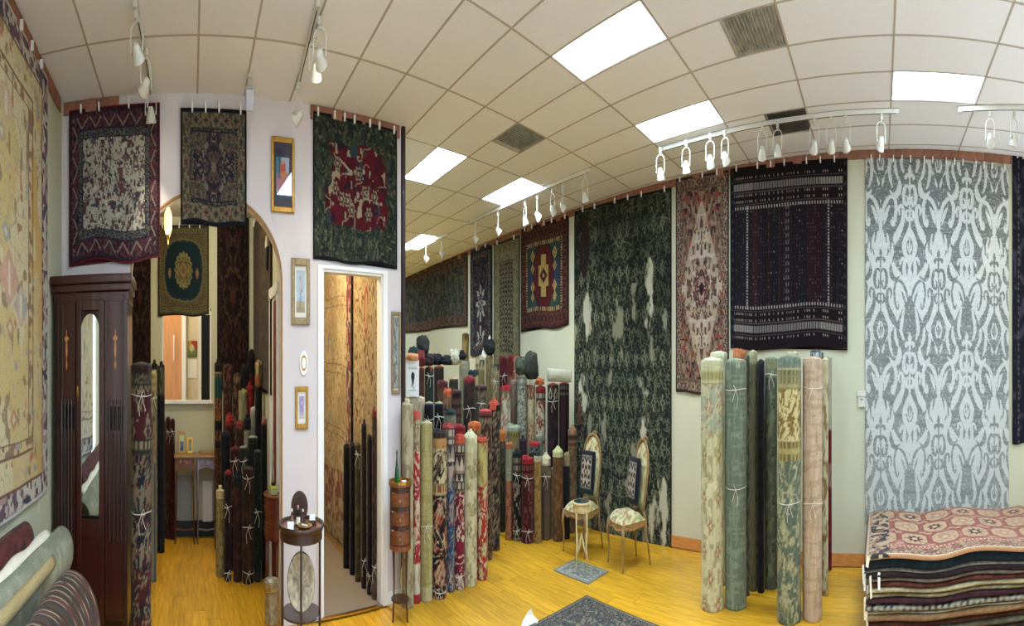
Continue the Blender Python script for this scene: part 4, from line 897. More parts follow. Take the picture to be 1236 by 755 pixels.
# inner heap between the rows
R_(620.5, 16, 514, r=9.3, bands=[(0,'plain','8C9878','9EA88A','77835F'),(520,'tick','8A7A40','5E5228','A0904E'),(530,'plain','A08A62','8E7850','77643F')], end='cloth', endc='94A080', label='roll with sage green cloth top and ochre band in front of the scarlet topped roll')
R_(631, 9, 530, r=8.95, bands=[(0,'plain','2A1A22','3A2630','1A1016')], end='knob', endc='2B1A24', label='short dark plum capped roll left of the red rimmed pot like roll')
R_(645, 14, 535, r=9.2, bands=[(0,'plain','9A1F24','8A181C','6A1216'),(538,'floral','4A4A44','7A7A6C','22302E'),(546,'plain','1E2C2A','26342F','141F1D')], end='coil', endc='A2242A', label='short roll with bright red rim and dark teal body behind the oxblood roll')
R_(651, 10, 526, r=9.35, bands=[(0,'plain','6A6E5C','80846E','4E5244')], end='coil', endc='8A8C78', label='grey sage roll just behind the red rimmed short one')

# second row, from the far left of the hall to the right
R_(509, 7, 445, r=8.9, bands=[(0,'plain','4A2A1E','5C3626','34201A')], end='coil', endc='A83A2C', label='narrow brown roll with red rim beside the top of the white box')
R_(518, 11, 444, r=9.0, bands=[(0,'plain','2E3226','3A3E2E','24281F')], end='coil', endc='A8402E', ties=(453,), label='dark olive roll with red rim, second right of the white box')
R_(530, 12, 443, r=9.1, bands=[(0,'plain','33291F','3F3226','241D18')], end='coil', endc='A43A2C', label='dark brown roll with red rim, third right of the white box')
R_(534, 14, 460, r=8.5, bands=[(0,'plain','4A211D','5C2E28','341614'),(468,'speck','55392A','6E4E3A','3A2820')], end='cloth', endc='5A2A22', label='brown roll with drooping red brown fold on top')
R_(547.5, 12, 457, r=8.9, bands=[(0,'plain','3A3028','4A3E34','28211C')], end='cloth', endc='B0A078', label='dark grey brown roll with a beige cloth lying over its top')
R_(540, 10, 471, r=8.0, bands=[(0,'plain','A04A2C','B86038','7A3622'),(478,'speck','8A6448','A58460','5E4432')], end='cloth', endc='B8552E', label='thin tan roll with orange crumpled top in the middle of the pile')
R_(550, 15, 472, r=8.15, bands=[(0,'ring','33201C','4A302A','221614'),(480,'tick','3E2C26','6E5A48','2A1E1A')], end='coil', endc='4A2A24', label='thick dark brown roll with folded layers, right of the thin orange topped one')
R_(566.5, 15, 456, r=8.3, bands=[(0,'plain','6E2022','7E2A2A','4E1618'),(463,'plain','332822','40322A','231C18')], end='cloth', endc='7A2224', ties=(493,), label='tall dark brown roll with a dark red top in the pile centre')
R_(580.5, 15, 466, r=8.5, bands=[(0,'ring','4A322C','5E423A','2E1F1C'),(472,'speck','6E6450','847860','4A4436')], end='coil', endc='5A3A34', ties=(487,), label='grey brown roll with folded maroon edges, right of the dark red topped one')
R_(610.5, 13, 466, r=9.55, bands=[(0,'plain','A01F22','B0302C','7A181A'),(470,'geo','6E5C48','B8A684','8A3A30'),(483,'faint','C2BA9C','8A7A60','A85048')], end='cloth', endc='A82426', label='cream floral roll with bright scarlet cloth top')
R_(620.5, 9, 460, r=9.9, bands=[(0,'faint','8A7460','7A5E50','A08C74')], end='coil', endc='9A8468', label='slim brownish pink roll between the scarlet topped roll and the grey patterned one')
R_(630, 12, 455, r=9.5, bands=[(0,'tick','77786A','9A9A86','5A5C52'),(468,'floral','8A8C78','4E5448','B0AE98')], end='coil', endc='8A8A78', label='grey green small patterned roll left of the white coned roll', hi=True)
R_(640.5, 11, 464, r=9.45, bands=[(0,'geo','7A4A34','B8A684','6A3A2C'),(482,'faint','B8AE88','9C8C68','A8663E'),(510,'floral','B0A27A','A86A44','8A7A58')], end='knob', endc='CFC6A6', label='cream roll with white pointed cap left of the red rimmed pair', hi=True)
R_(652.5, 12, 467, r=9.4, bands=[(0,'plain','8E2A2A','7A2022','6A1A1C'),(473,'tick','5A4A40','A89C84','3A302A'),(483,'big','BDB494','7E2E2C','8A6A4C')], end='coil', endc='8E2A2C', label='cream and maroon patterned roll with red rim left of the dark pair', hi=True)
R_(667.5, 14, 464, r=9.45, bands=[(0,'geo','3A2E26','B0A488','241C1A'),(481,'faint','241619','321E20','4A3A34')], end='coil', endc='7A2A2A', ties=(484,), label='tall near black roll with white tie, left one of the dark pair', hi=True)
R_(681, 13, 463, r=9.5, bands=[(0,'tick','2E2320','6A5E50','1E1614'),(477,'stripe','261619','1E1214','33201F')], end='coil', endc='7E2A2A', label='tall near black roll nearest the green wall rug, right one of the dark pair', hi=True)
# third row, standing at the hall wall
R_(560.5, 13, 436, r=10.0, bands=[(0,'plain','8E8C6E','A19E7E','77755C')], end='cloth', endc='9A987A', label='pale greyish cream roll with squared top at the back of the pile')
R_(571, 13, 448, r=9.6, bands=[(0,'plain','1C2C2A','243634','142220'),(454,'plain','A89868','B8A878','8E8056')], end='cloth', endc='1B2B2A', label='roll with a dark teal cloth cap in front of the pale cream roll')
R_(579.5, 12, 434, r=10.2, bands=[(0,'zig','A8976C','34423A','8A7448'),(445,'stripe','7E7048','3A423A','96855A')], end='swirl', endc='A89C78', label='cream topped roll with tan tongues on dark green below the white cone')
R_(590.5, 9, 430, r=10.2, bands=[(0,'faint','8A784E','77663F','9C8A60')], end='coil', endc='9A8258', label='slim tan roll standing high at the back below the dark bag')
R_(598, 10, 441, r=9.8, bands=[(0,'plain','1E2A26','283430','141E1B'),(444,'speck','8A7A56','77694A','A08F6A')], end='cloth', endc='1E2A28', ties=(460,), label='beige roll with dark green tied cap right of the slim tan one')
R_(607.5, 10, 432, r=10.1, bands=[(0,'plain','4A1416','5A1E1E','33100F')], end='cloth', endc='5C1A18', ties=(453,), label='dark maroon roll tied with white string under the olive runner')
R_(617, 10, 430, r=10.3, bands=[(0,'plain','6E2620','7E342C','521A18'),(452,'plain','8A6448','9C7858','6E4E3A')], end='cloth', endc='7A2A22', label='roll with dark red hood directly behind the scarlet topped roll')
R_(623.5, 8, 432, r=10.0, bands=[(0,'plain','9A5E4A','AC7058','7E4A3A')], end='cloth', endc='A8664E', ties=(448,), label='terracotta pink roll right of the dark red hooded one')
# ---- behind the arch, right side (front rank first)
R_(266, 11, 592, 697, bands=[(0,'plain','B8A878','C6B88A','988858'),(602,'faint','8E7E4E','75663C','A59660')], end='knob', endc='C0B184', label='cream and khaki roll, leftmost in front of the arch room right cluster', hi=True)
R_(275, 9, 570, 702, bands=[(0,'plain','8A1F26','7A181E','5A1216'),(573,'faint','211519','331F20','160E10')], end='cloth', endc='8E2228', ties=(612,692), label='slim near black roll with red cap right of the cream and khaki roll', hi=True)
R_(287, 11, 575, 703, bands=[(0,'plain','14171A','1D2124','0D0F11'),(588,'faint','2E1A18','45271F','1E1210')], end='knob', endc='14181A', label='dark red brown roll with black knotted cap, third in the arch room front rank', hi=True)
R_(299.5, 14, 566, 705, bands=[(0,'faint','2F1F16','46301F','1F1510')], end='coil', endc='4A3A28', ties=(577,637,692), label='brown roll tied three times with white string, fourth in the arch room front rank', hi=True)
R_(311, 9, 545, 703, bands=[(0,'faint','1A211B','29332A','101511')], end='coil', endc='3E463A', ties=(618,), label='greenish black roll right of the string tied brown one behind the arch', hi=True)
R_(319, 7, 506, 699, bands=[(0,'plain','8E5A50','9A665A','6E443C'),(513,'plain','18171A','222024','101012')], end='coil', endc='9A665C', label='tall black roll with pink top, nearest the side wall behind the arch')
R_(272, 12, 523, r=7.6, bands=[(0,'plain','15181C','1E2226','0D0F12')], end='cloth', endc='14181C', label='black cloth capped roll above the cream and khaki roll')
R_(283, 11, 541, r=7.45, bands=[(0,'faint','3E1D1C','6A4A3C','2A1414')], end='cloth', endc='7A2A24', ties=(556,), label='dark wine roll with tufted red top between the black capped rolls')
R_(294, 11, 540, r=7.45, bands=[(0,'plain','2B3028','3A4036','1C201A')], end='cloth', endc='A8A288', ties=(556,), label='charcoal roll with a pale ragged top in the arch room cluster')
R_(305, 12, 528, r=7.5, bands=[(0,'plain','1F2620','2A322B','151A16')], end='coil', endc='A3A58C', label='dark green roll with light grey rim left of the pink topped black roll')
R_(277, 11, 505, r=7.9, bands=[(0,'plain','8A2421','9C322C','5E1816'),(512,'faint','43211D','6A3A2E','2C1614')], end='swirl', endc='92261F', label='wine roll with red swirled top below the tall green banded roll')
R_(290, 10, 509, r=7.85, bands=[(0,'plain','7A3A28','8E4A34','5A2A1E'),(516,'plain','3A2622','4A332C','281A18')], end='cloth', endc='7E3C2A', label='roll with rust topped cap right of the red swirl behind the arch')
R_(298.5, 9, 505, r=7.8, bands=[(0,'plain','16191B','202426','0E1011'),(520,'plain','A3A08A','8E8B76','B4B19C')], end='knob', endc='15181A', label='roll with black bottle shaped cap over a pale body behind the arch')
R_(306.5, 9, 493, r=7.95, bands=[(0,'plain','B4B6A4','A4A694','C4C6B4'),(500,'plain','8C907E','9EA290','74785F')], end='coil', endc='BCC0AE', label='pale grey white roll left of the black bag behind the arch')
R_(293, 11, 471, r=8.25, bands=[(0,'plain','8A8258','A09870','6E6744'),(484,'plain','A9A07A','8E8562','C0B894')], end='cloth', endc='968C60', label='olive cream roll with a tied neck beside the red bottle shaped roll')
R_(301, 9, 466, r=8.3, bands=[(0,'plain','86201F','9A2C28','641816'),(478,'plain','A3302A','8E2623','7A1E1C')], end='knob', endc='8A1F1E', label='red bottle shaped wrapped roll standing high behind the arch')
R_(263.5, 10, 439, r=8.35, bands=[(0,'plain','1D1719','282022','120E10'),(449,'tick','7A6A4A','3A2A22','988660'),(455,'plain','1F3F3A','27483F','172F2B'),(480,'floral','7A4A2A','2C2A28','A0703F'),(507,'plain','17181A','202224','101112'),(520,'floral','6A4028','2C2622','94683C'),(532,'plain','1A191A','242324','111011'),(540,'floral','56301F','2A2220','7E5634')], end='knob', endc='1B1719', label='tall roll with a green band against the rear wall below the window corner', hi=True)
R_(275, 12, 441, r=8.4, bands=[(0,'floral','2A1A18','5E4438','7A4A3A'),(460,'floral','34201C','6A5040','5A2A24')], end='coil', endc='3A2822', label='tall dark red brown patterned roll right of the green banded one')
R_(286, 10, 452, r=8.45, bands=[(0,'tick','3E2E26','8A7458','1E1614'),(465,'floral','2E201C','7A664C','5A2E28')], end='coil', endc='4A3A30', label='dark patterned roll, third along the rear wall behind the arch')
R_(295, 9, 443, r=8.5, bands=[(0,'plain','1A1B1F','24262A','101114')], end='knob', endc='17181C', label='black roll with knobbed top below the dark wine rug')
R_(303, 9, 424, r=8.5, bands=[(0,'plain','18171A','222024','0F0E10'),(452,'plain','4A1E1C','5E2A26','341514')], end='cloth', endc='161518', label='highest black hooded roll under the dark wine rug behind the arch')
R_(312, 9, 437, r=8.1, bands=[(0,'stripe','9A8458','4E3E2A','B8A474'),(453,'plain','8E5A34','A06A40','6E4426'),(466,'plain','17161A','222024','0F0E10')], end='cloth', endc='A08C60', label='bag topped roll with tan stripes and black lower part near the brown runner')
# ---- behind the arch, left side
R_(170.5, 25, 440, r=5.2, bands=[(0,'plain','2C1E1A','3A2822','1E1512'),(451,'floral','35322A','6A6048','4E3A30'),(462,'tick','3E3A2E','7A6E50','26231E'),(470,'faint','471D1F','8A7A64','32302E'),(530,'tick','3E3A30','8A7A5C','2A2622'),(549,'big','22242C','77705C','7A5A40'),(620,'big','23252E','857B64','5E3034'),(690,'big','5A2426','2A2A30','8A7A5C')], end='coil', endc='5A4A3C', ties=(477,620), label='big dark patterned roll standing just right of the mahogany cabinet', hi=True)
R_(185.3, 8, 450, r=7.05, bands=[(0,'plain','B0A470','8E8254','C4B884'),(472,'floral','8A7A58','5E5A46','A3936A'),(560,'stripe','4A5A58','8A8468','2E3A3C')], end='cloth', endc='B4A874', ties=(480,), label='slim yellowish roll right behind the big dark roll')
R_(186.5, 8, 439, r=8.1, bands=[(0,'plain','17151A','221F24','0F0E11'),(446,'floral','4A4636','77705A','2C2A24')], end='knob', endc='17151A', label='black capped roll on the left of the rear opening, left of two')
R_(194.3, 9, 441, r=8.1, bands=[(0,'plain','15141A','201E24','0E0D11'),(443,'floral','4E4A3A','7A745C','302E28'),(474,'plain','191A1E','232428','101114')], end='knob', endc='16151A', label='black capped roll on the left of the rear opening, right of two')
R_(196.7, 6.5, 508, 646, bands=[(0,'plain','6A2420','5A1C1A','48302A'),(512,'faint','421A16','5A2A22','2C1210')], end='cloth', endc='8E2A26', ties=(), label='dark red roll with bright red tip, left of three beside the marquetry table')
R_(203.0, 6.0, 505, 646, bands=[(0,'faint','3E1B17','562A22','2A1210')], end='coil', endc='4A2A22', ties=(521,), label='dark red brown roll, middle of three beside the marquetry table')
R_(208.5, 5.6, 507, 646, bands=[(0,'faint','3C171B','502026','280F12')], end='coil', endc='46201F', ties=(520,), label='dark wine roll touching the marquetry table, right of three')
# ---- passage behind the doorway
R_(418, 7.5, 538, 687, bands=[(0,'plain','131416','1B1C1F','0C0D0E')], end='coil', endc='1F2022', label='black roll against the tan rugs of the passage, left of two')
R_(425.5, 6.5, 536, 690, bands=[(0,'plain','141517','1D1E21','0D0E0F')], end='coil', endc='202123', label='black roll against the tan rugs of the passage, right of two')
R_(432, 7, 536, 699, bands=[(0,'faint','4A4028','62562F','332C1E')], end='cloth', endc='4E442C', ties=(548,), label='olive brown roll right of the two black passage rolls')
R_(439.3, 6.5, 512, 706, bands=[(0,'plain','1F1917','2A2220','141010'),(530,'stripe','2E2420','453830','1D1715')], end='knob', endc='1C1716', ties=(676,), label='dark roll with black hooded top in the middle of the passage row')
R_(446, 6, 527, 712, bands=[(0,'stripe','2A2227','3C3238','1C171B')], end='coil', endc='342A2E', ties=(694,), label='charcoal striped roll second from the right in the passage')
R_(451.8, 5.5, 496, 720, bands=[(0,'plain','6A1F1E','7A2A28','4E1615'),(503,'faint','3A2A22','5A4636','261C18')], end='knob', endc='7A2422', ties=(684,), label='tall brown roll with red tip nearest the doorway right post', hi=True)
# ---- pale rolls standing free before the striped dark rug
R_(859.5, 27, 434, 740, bands=[(0,'plain','C9C79C','BEBC90','B0AE84'),(446,'tick','AFA670','97905C','C6C090'),(464,'big','A3A88C','C2BC90','A87850'),(523,'faint','C0BA8E','A39A68','9C7A4A'),(576,'faint','CDC69A','A8A078','A86A3E')], end='coil', endc='CFCEA6', label='cream and sage floral roll, leftmost of the free standing pale group', hi=True)
R_(888, 26, 435, 738, bands=[(0,'plain','6E7862','828C74','5C6652')], end='coil', endc='8A9478', ties=(470,590), label='plain grey green roll, second from the left in the pale group', hi=True)
R_(952.5, 29, 432, r=5.95, bands=[(0,'plain','6E7A66','7E8A74','5E6A58'),(444,'tick','9A9468','6E6A48','B4AE80'),(453,'tick','A39A68','7A744E','8A8458'),(470,'big','CDBE84','8C7442','7A5A34'),(531,'tick','A99A60','77683A','C4B67E'),(556,'big','5E6A58','A8A47C','8C8A64')], end='coil', endc='6E7C68', ties=(608,), label='cream and green paisley roll in the front of the pale group', hi=True)
R_(980.5, 25, 433, r=6.0, bands=[(0,'plain','C3AA8C','B59878','D0BA9E')], end='coil', endc='C6AE92', ties=(468,609), label='plain pinkish beige roll beside the paisley roll', hi=True)
R_(930.5, 16, 432, r=6.85, bands=[(0,'plain','8A906C','7C825E','9AA07C'),(456,'faint','5E6654','77805F','3E4638')], end='coil', endc='9AA07C', ties=(452,), label='grey green roll with tan flower behind the paisley roll', hi=True)
R_(918.5, 9, 436, r=6.7, bands=[(0,'plain','1B1A1C','262426','111011')], end='coil', endc='3A3632', label='black slim roll in the dark gap of the pale group')
R_(909, 11, 425, r=6.75, bands=[(0,'plain','A6A078','96906A','B6B088'),(440,'geo','6E6A4C','4A4834','8A8460')], end='coil', endc='A8A47C', label='olive geometric roll behind the plain grey green one')
R_(902, 6, 430, r=6.6, bands=[(0,'floral','3A3E30','6A6C52','55452F')], end='coil', endc='5E5E44', label='very slim dark floral roll touching the plain grey green one')
R_(996, 8, 434, r=6.6, bands=[(0,'plain','C9BC92','BBAE84','A89A70'),(462,'faint','C6BC94','8A7040','AEA27A')], end='coil', endc='CABF98', label='cream slim roll right of the pinkish beige one')
R_(1001, 6, 432, 687, bands=[(0,'geo','A5A286','8A8A70','C0BA9C'),(517,'plain','5E1520','6E1F2A','480F18'),(560,'geo','8A6A5A','5E1520','B8A88A'),(590,'plain','5E1520','6E1F2A','480F18')], end='coil', endc='B0AC90', label='pale patterned roll with maroon patch, rightmost of the pale group')
R_(868, 22, 426, r=7.0, bands=[(0,'plain','B6B68E','C6C69E','A0A078')], end='coil', endc='C2C29A', label='pale cream roll behind the leftmost cream and sage roll')
R_(893, 17, 424, r=7.15, bands=[(0,'plain','A8683E','B8784C','8A5230')], end='cloth', endc='B06A40', label='roll with an orange brown cloth top behind the plain grey green one')
R_(957, 14, 426, r=6.7, bands=[(0,'plain','C8C09A','B8B08A','D6CEAA')], end='cloth', endc='CFC8A4', label='roll with light cream bunched top behind the paisley roll')
R_(986, 17, 425, r=6.75, bands=[(0,'speck','4A5250','B0B6A8','2A3230')], end='cloth', endc='4E5654', label='roll with black and white speckled bunched top behind the pinkish beige one')
# ================================================================== FURNITURE AND SMALL THINGS
# ---- mahogany cabinet in the near left corner
CO = .50
def cf(px, py): return WP.px(px, py, CO)
ca, cb = cf(67, 400)[0], cf(154, 400)[0]; cc = (ca+cb)/2; cw = cb-ca; cz = cf(110, 333)[1]
cab = thing('cabinet', 'tall dark mahogany cabinet with arched mirror door and inlay, in the left corner', 'cabinet', WP.pt(cc, 0, CO), WP.rz)
def cx_(px): return cf(px, 500)[0]-cc
def czz(py): return cf(110, py)[1]
obj('body', join(box(0, .245, cz/2-.05, cw, .45, cz-.12), box(-cw/2+.05, -.002, cz/2-.05, .1, .04, cz-.12), box(cw/2-.03, -.002, cz/2-.05, .06, .04, cz-.12)), MAHOG_D, cab, bevel=.004)
obj('cornice', join(box(0, .22, cz-.02, cw+.11, .56, .05), box(0, .225, cz-.065, cw+.07, .53, .045), box(0, .23, cz-.115, cw+.03, .50, .06)), MAHOG, cab, bevel=.008)
obj('plinth', box(0, .22, .06, cw+.04, .52, .12), MAHOG_D, cab, bevel=.006)
dl, dr = cx_(93), cx_(126); dz0, dz1 = .16, czz(362)
door = obj('door', join(box(dl+.03, -.02, (dz0+dz1)/2, .06, .03, dz1-dz0), box(dr-.03, -.02, (dz0+dz1)/2, .06, .03, dz1-dz0), box((dl+dr)/2, -.02, dz1-.03, dr-dl-.12, .03, .06), box((dl+dr)/2, -.014, (czz(626)+dz0)/2, dr-dl-.12, .02, czz(626)-dz0), box((dl+dr)/2, -.02, czz(636), dr-dl-.12, .03, .1)), MAHOG, cab, bevel=.004)
ml, mr, mb, mt = cx_(97.5), cx_(121.5), czz(621), czz(377); mw = mr-ml
mo = [(ml, mb), (mr, mb)]+[((ml+mr)/2+mw/2*math.cos(PI*k/14), mt-.11+.11*math.sin(PI*k/14)) for k in range(15)]
obj('mirror', prism(mo, -.022, -.008), MIRROR, door)
obj('mirror_rim', tube([(p[0], -.028, p[1]) for p in mo], .008, 6, True), MAHOG_D, door)
obj('escutcheon', join(prism(rr(.02, .06, .009, 3, cx_(94.5), czz(472)), -.04, -.03), tube([(cx_(94.5), -.04, czz(475)), (cx_(94.5), -.055, czz(478)), (cx_(94.5), -.04, czz(484))], .004, 6)), BRASS, door)
def framed_panel(xa, xb, za, zb):
    return join(box((xa+xb)/2, -.014, (za+zb)/2, xb-xa, .012, zb-za), *[box(q, -.022, (za+zb)/2, .014, .02, zb-za) for q in (xa, xb)], *[box((xa+xb)/2, -.022, q, xb-xa, .02, .014) for q in (za, zb)])
for xa, xb in ((cx_(71), cx_(91)), (cx_(128), cx_(151))):
    p_ = obj('side_panel', join(framed_panel(xa, xb, czz(488), czz(362)), framed_panel(xa, xb, .2, czz(520))), MAHOG, cab)
    xm_ = (xa+xb)/2
    fl_ = [tube([(xa+(xb-xa)*f, -.026, czz(650)), (xa+(xb-xa)*f, -.026, czz(482))], .012, 8) for f in (.2, .4, .6, .8)]
    obj('fluting', join(*fl_), MAHOG_D, p_)
    iz = czz(415); d_ = [(xm_+.012*math.cos(a), iz-.03+.05*math.sin(a)) for a in np.linspace(0, 2*PI, 10, endpoint=False)]
    obj('inlay', join(prism(d_, -.0235, -.02), prism([(xm_-.004, czz(445)), (xm_+.004, czz(445)), (xm_+.004, czz(398)), (xm_-.004, czz(398))], -.0232, -.02), prism([(xm_-.03, czz(408)), (xm_, czz(413)), (xm_+.03, czz(408)), (xm_, czz(404))], -.0234, -.02), prism([(xm_-.012, czz(440)), (xm_, czz(447)), (xm_+.012, czz(440)), (xm_, czz(433))], -.0234, -.02)), INLAY, p_)

# ---- things lying in the near left corner
def lying_roll(name, p0, p1, rad, design, label, cat, n=60, ns=30, cap=None, oval=1.0, k=1.0, ripple=.015, seed=3):
    p0, p1 = Vector(p0), Vector(p1); d = p1-p0; L_ = d.length
    A, T = np.meshgrid(np.linspace(0, 2*PI, ns, endpoint=False), np.linspace(0, L_, n)); A, T = A.ravel(), T.ravel()
    R = rad*(1+ripple*np.sin(3*A+seed)+ripple*np.sin(T*9+A*2)+.02*(vn(A*2, T*4, seed)-.5))
    col = design(T*k, A*rad*k, L_*k, 2*PI*rad*k)
    V = np.stack([T, R*np.sin(A)*oval, R*np.cos(A)], 1); i = np.arange((n-1)*ns); r, c = i//ns, i % ns
    F = np.stack([r*ns+c, r*ns+(c+1) % ns, (r+1)*ns+(c+1) % ns, (r+1)*ns+c], 1)
    m = len(V); V = np.vstack([V, [[.03, 0, 0], [L_-.03, 0, 0]]]); j = np.arange(0, ns, 2)
    F = np.vstack([F, np.stack([np.full(len(j), m), j+2*0, (j+1) % ns, (j+2) % ns], 1)[:, [0, 3, 2, 1]], np.stack([np.full(len(j), m+1), (n-1)*ns+j, (n-1)*ns+(j+1) % ns, (n-1)*ns+(j+2) % ns], 1)])
    me = dyed_mesh(name, V, F, np.vstack([col, col[:1]*.6, col[-1:]*.6])); o = obj(name, me, None, None, p0)
    o.rotation_euler = (0, -math.asin(d.z/L_), math.atan2(d.y, d.x)); tag(o, label, cat); return o
def d_plain(a, b, c_=None):
    def f(x, y, w, h):
        c = base(x, a); put(c, vn(x*9, y*30, 4) > .6, b); 
        if c_: put(c, vn(x*16, y*16, 9) > .76, c_)
        return c
    return f
def d_kilim(x, y, w, h):
    c = base(x, '553C28'); t = x % .21
    for a, b_, hx in ((.0, .02, '2F2420'), (.035, .045, 'C9BB98'), (.06, .085, '6A3026'), (.1, .106, 'B5A582'), (.12, .15, '2E3436'), (.165, .172, 'C0B08A')): put(c, (t >= a) & (t < b_) & ((b_-a > .012) | ((y/.03 % 1) < .7)), hx)
    put(c, vn(x*40, y*12, 3) > .72, '3E2F25'); return c
# flat rugs piled under them
zst = 0.0
for i, (hh, ca_, lb) in enumerate((('.10','6A3A30','brown red folded rug at the bottom of the corner pile under the striped kilim roll'),('.10','3E4650','slate folded rug in the middle of the corner pile under the striped kilim roll'),('.095','7A6444','tan folded rug on top of the low corner pile under the striped kilim roll'))):
    hh = float(hh); o = obj('folded_rug', box(-2.5, -.98, zst+hh/2, 1.9, .54, hh-.003), flat_mat(ca_), bevel=.03); tag(o, lb, 'rug'); zst += hh
zst = 0.0
for i, (hh, ca_, lb) in enumerate(((.17,'5A4A3C','thick brown folded rug lowest against the near left wall'),(.17,'7C2E2C','thick red folded rug in the middle against the near left wall'),(.165,'8A8468','thick grey folded rug under the grey green roll by the near left wall'))):
    o = obj('folded_rug', box(-2.7, -1.47, zst+hh/2, 2.3, .42, hh-.003), flat_mat(ca_), bevel=.04); tag(o, lb, 'rug'); zst += hh
lying_roll('rug_roll', (-4.66, -1.40, .637), (-1.6, -1.40, .70), .125, d_plain('9A9C80', 'A6A88C', 'B4B49A'), 'pale grey green roll lying along the near left wall', 'rug roll')
lying_roll('rug_roll', (-4.02, -1.585, .775), (-1.6, -1.585, .83), .095, d_plain('5A2724', '6E3430', '3E1C1C'), 'dark red rolled kilim lying against the near left wall above the grey green roll', 'rug roll', oval=.95)
lying_roll('rug_roll', (-3.60, -.99, .535), (-1.6, -.99, .545), .238, d_kilim, 'big brown striped kilim roll lying in front of the mahogany cabinet', 'rug roll', n=200, ns=40)
lying_roll('cardboard_tube', (-3.83, -1.245, .745), (-1.6, -1.245, .80), .032, d_plain('C9B27C', 'BFA66E'), 'pale cardboard tube between the grey green roll and the striped kilim', 'tube', n=16, ns=16, ripple=0)
ps = [(-4.35+.1*i, -1.50+.006*math.sin(i*1.3), .78+.007*math.sin(i*.9)+.002*i) for i in range(24)]
Vp = []; Fp = []
for i, p in enumerate(ps):
    for j in range(5): Vp.append((p[0], p[1]+.018*j-.0, p[2]-.004*(j-1.5)**2+.012-.004*j))
for i in range(len(ps)-1):
    for j in range(4): Fp.append((i*5+j, i*5+j+1, i*5+j+6, i*5+j+5))
o = obj('backing_sheet', (Vp, Fp), PAPER, smooth=True); s_ = o.modifiers.new('thickness', 'SOLIDIFY'); s_.thickness = .004; tag(o, 'curled cream backing sheet lying between the dark red kilim and the grey green roll', 'paper')
q = WL.px(46.5, 608); o = obj('paper_tag', box(q[0], -.004, q[1], .022, .004, .085, ry=.15), PAPER, None, WL.loc, WL.rz); tag(o, 'small cream paper tag on the near left wall beneath the cream garden rug', 'tag')

# ---- pictures on the pink wall
def picture_mesh(w, h, f, nx=24, ny=36):
    X, Y = np.meshgrid(np.linspace(0, w, nx), np.linspace(0, h, ny)); X, Y = X.ravel(), Y.ravel(); c = f(X/w, Y/h)
    return dyed_mesh('picture', np.stack([X-w/2, np.zeros(len(X)), h/2-Y], 1), grid_faces(nx, ny), c, PRINT, False)
PRINT = pile_mat('printed_paper', .5, .03, 40)
def picture(W, x0, x1, y0, y1, fw, fm, mount, mb_, f, label, cat='picture', off=.0):
    a, zt = W.px(x0, y0); b, zb = W.px(x1, y1); a2 = W.px(x1, y0)[1]; b2 = W.px(x0, y1)[1]; zt = (zt+a2)/2; zb = (zb+b2)/2
    w, h = b-a, zt-zb; o = thing('framed_picture', label, cat, W.pt((a+b)/2, (zt+zb)/2, .002), W.rz)
    obj('frame', join(box(-w/2+fw/2, -.016, 0, fw, .03, h), box(w/2-fw/2, -.016, 0, fw, .03, h), box(0, -.016, h/2-fw/2, w-2*fw, .03, fw), box(0, -.016, -h/2+fw/2, w-2*fw, .03, fw)), fm, o, bevel=.006)
    obj('mount', box(0, -.006, 0, w-fw, .006, h-fw), mount, o)
    obj('picture', picture_mesh(w-2*fw-2*mb_[0], h-2*fw-2*mb_[1], f), None, o, (0, -.0095, 0))
    obj('glass', box(0, -.016, 0, w-2*fw+.004, .002, h-2*fw+.004), PANE, o)
    return o
def art1(x, y):
    c = base(x, 'B9C4D6'); put(c, x < .35, '3F93A8'); put(c, (y > .45), '9F7AA0'); put(c, (y > .6), 'C48A92'); put(c, ell(x, y, .5, .3, .22, .22) < 1, 'C8553A'); put(c, ell(x, y, .5, .14, .1, .07) < 1, 'D9A88A'); put(c, ell(x, y, .6, .5, .25, .12) < 1, 'D78A3E'); put(c, (np.abs(x-.25) < .05) & (y < .6), '24506A'); put(c, y > .88, 'B0A0B8'); return c
def art2(x, y):
    c = base(x, 'B7CBD8'); put(c, y > .74, 'B9A45A'); put(c, y > .86, '9C8A4A'); put(c, ell(x, y, .48, .5, .13, .3) < 1, 'C8C2B8'); put(c, ell(x, y, .48, .17, .09, .06) < 1, 'B08A6E'); put(c, (np.abs(x-.62-.1*(y-.4)) < .03) & (y > .2) & (y < .55), '8A7A70'); put(c, ell(x, y, .5, .62, .14, .16) < 1, '8C95A8'); put(c, (np.abs(x-.44) < .05) & (y > .72) & (y < .92), '77685C'); return c
def art3(x, y):
    c = base(x, 'C9B0C8'); put(c, y < .4, 'A890C0'); put(c, ell(x, y, .5, .45, .3, .3) < 1, '9A88B8'); put(c, ell(x, y, .55, .3, .12, .12) < 1, 'DCC8D6'); put(c, y > .8, 'D8C6B8'); return c
def art4(x, y):
    c = base(x, 'A9B4B0'); put(c, vn(x*6, y*24, 3) > .55, '77867F'); put(c, vn(x*7, y*28, 6) > .7, 'CCD0C4'); put(c, (vn(x*5, y*20, 9) > .76) & (y > .7), 'B0564A'); return c
NAVYM = M('navy_mount', '23273A', .7, var=.05); CREAMM = M('cream_mount', 'DDD6C2', .7, var=.04)
picture(WP, 327, 355, 166.5, 257, .035, GOLD, NAVYM, (.035, .085), art1, 'tall gilt framed colourful painting with dark navy mount, highest on the pink wall')
picture(WP, 351.5, 373.5, 312, 392, .045, SILVERG, CREAMM, (.022, .03), art2, 'narrow antique gilt frame with a standing figure in pale blue, left of the doorway')
picture(WP, 356, 371.5, 466, 517, .032, GOLD, CREAMM, (.02, .028), art3, 'small gilt framed lilac picture below the oval mirror')
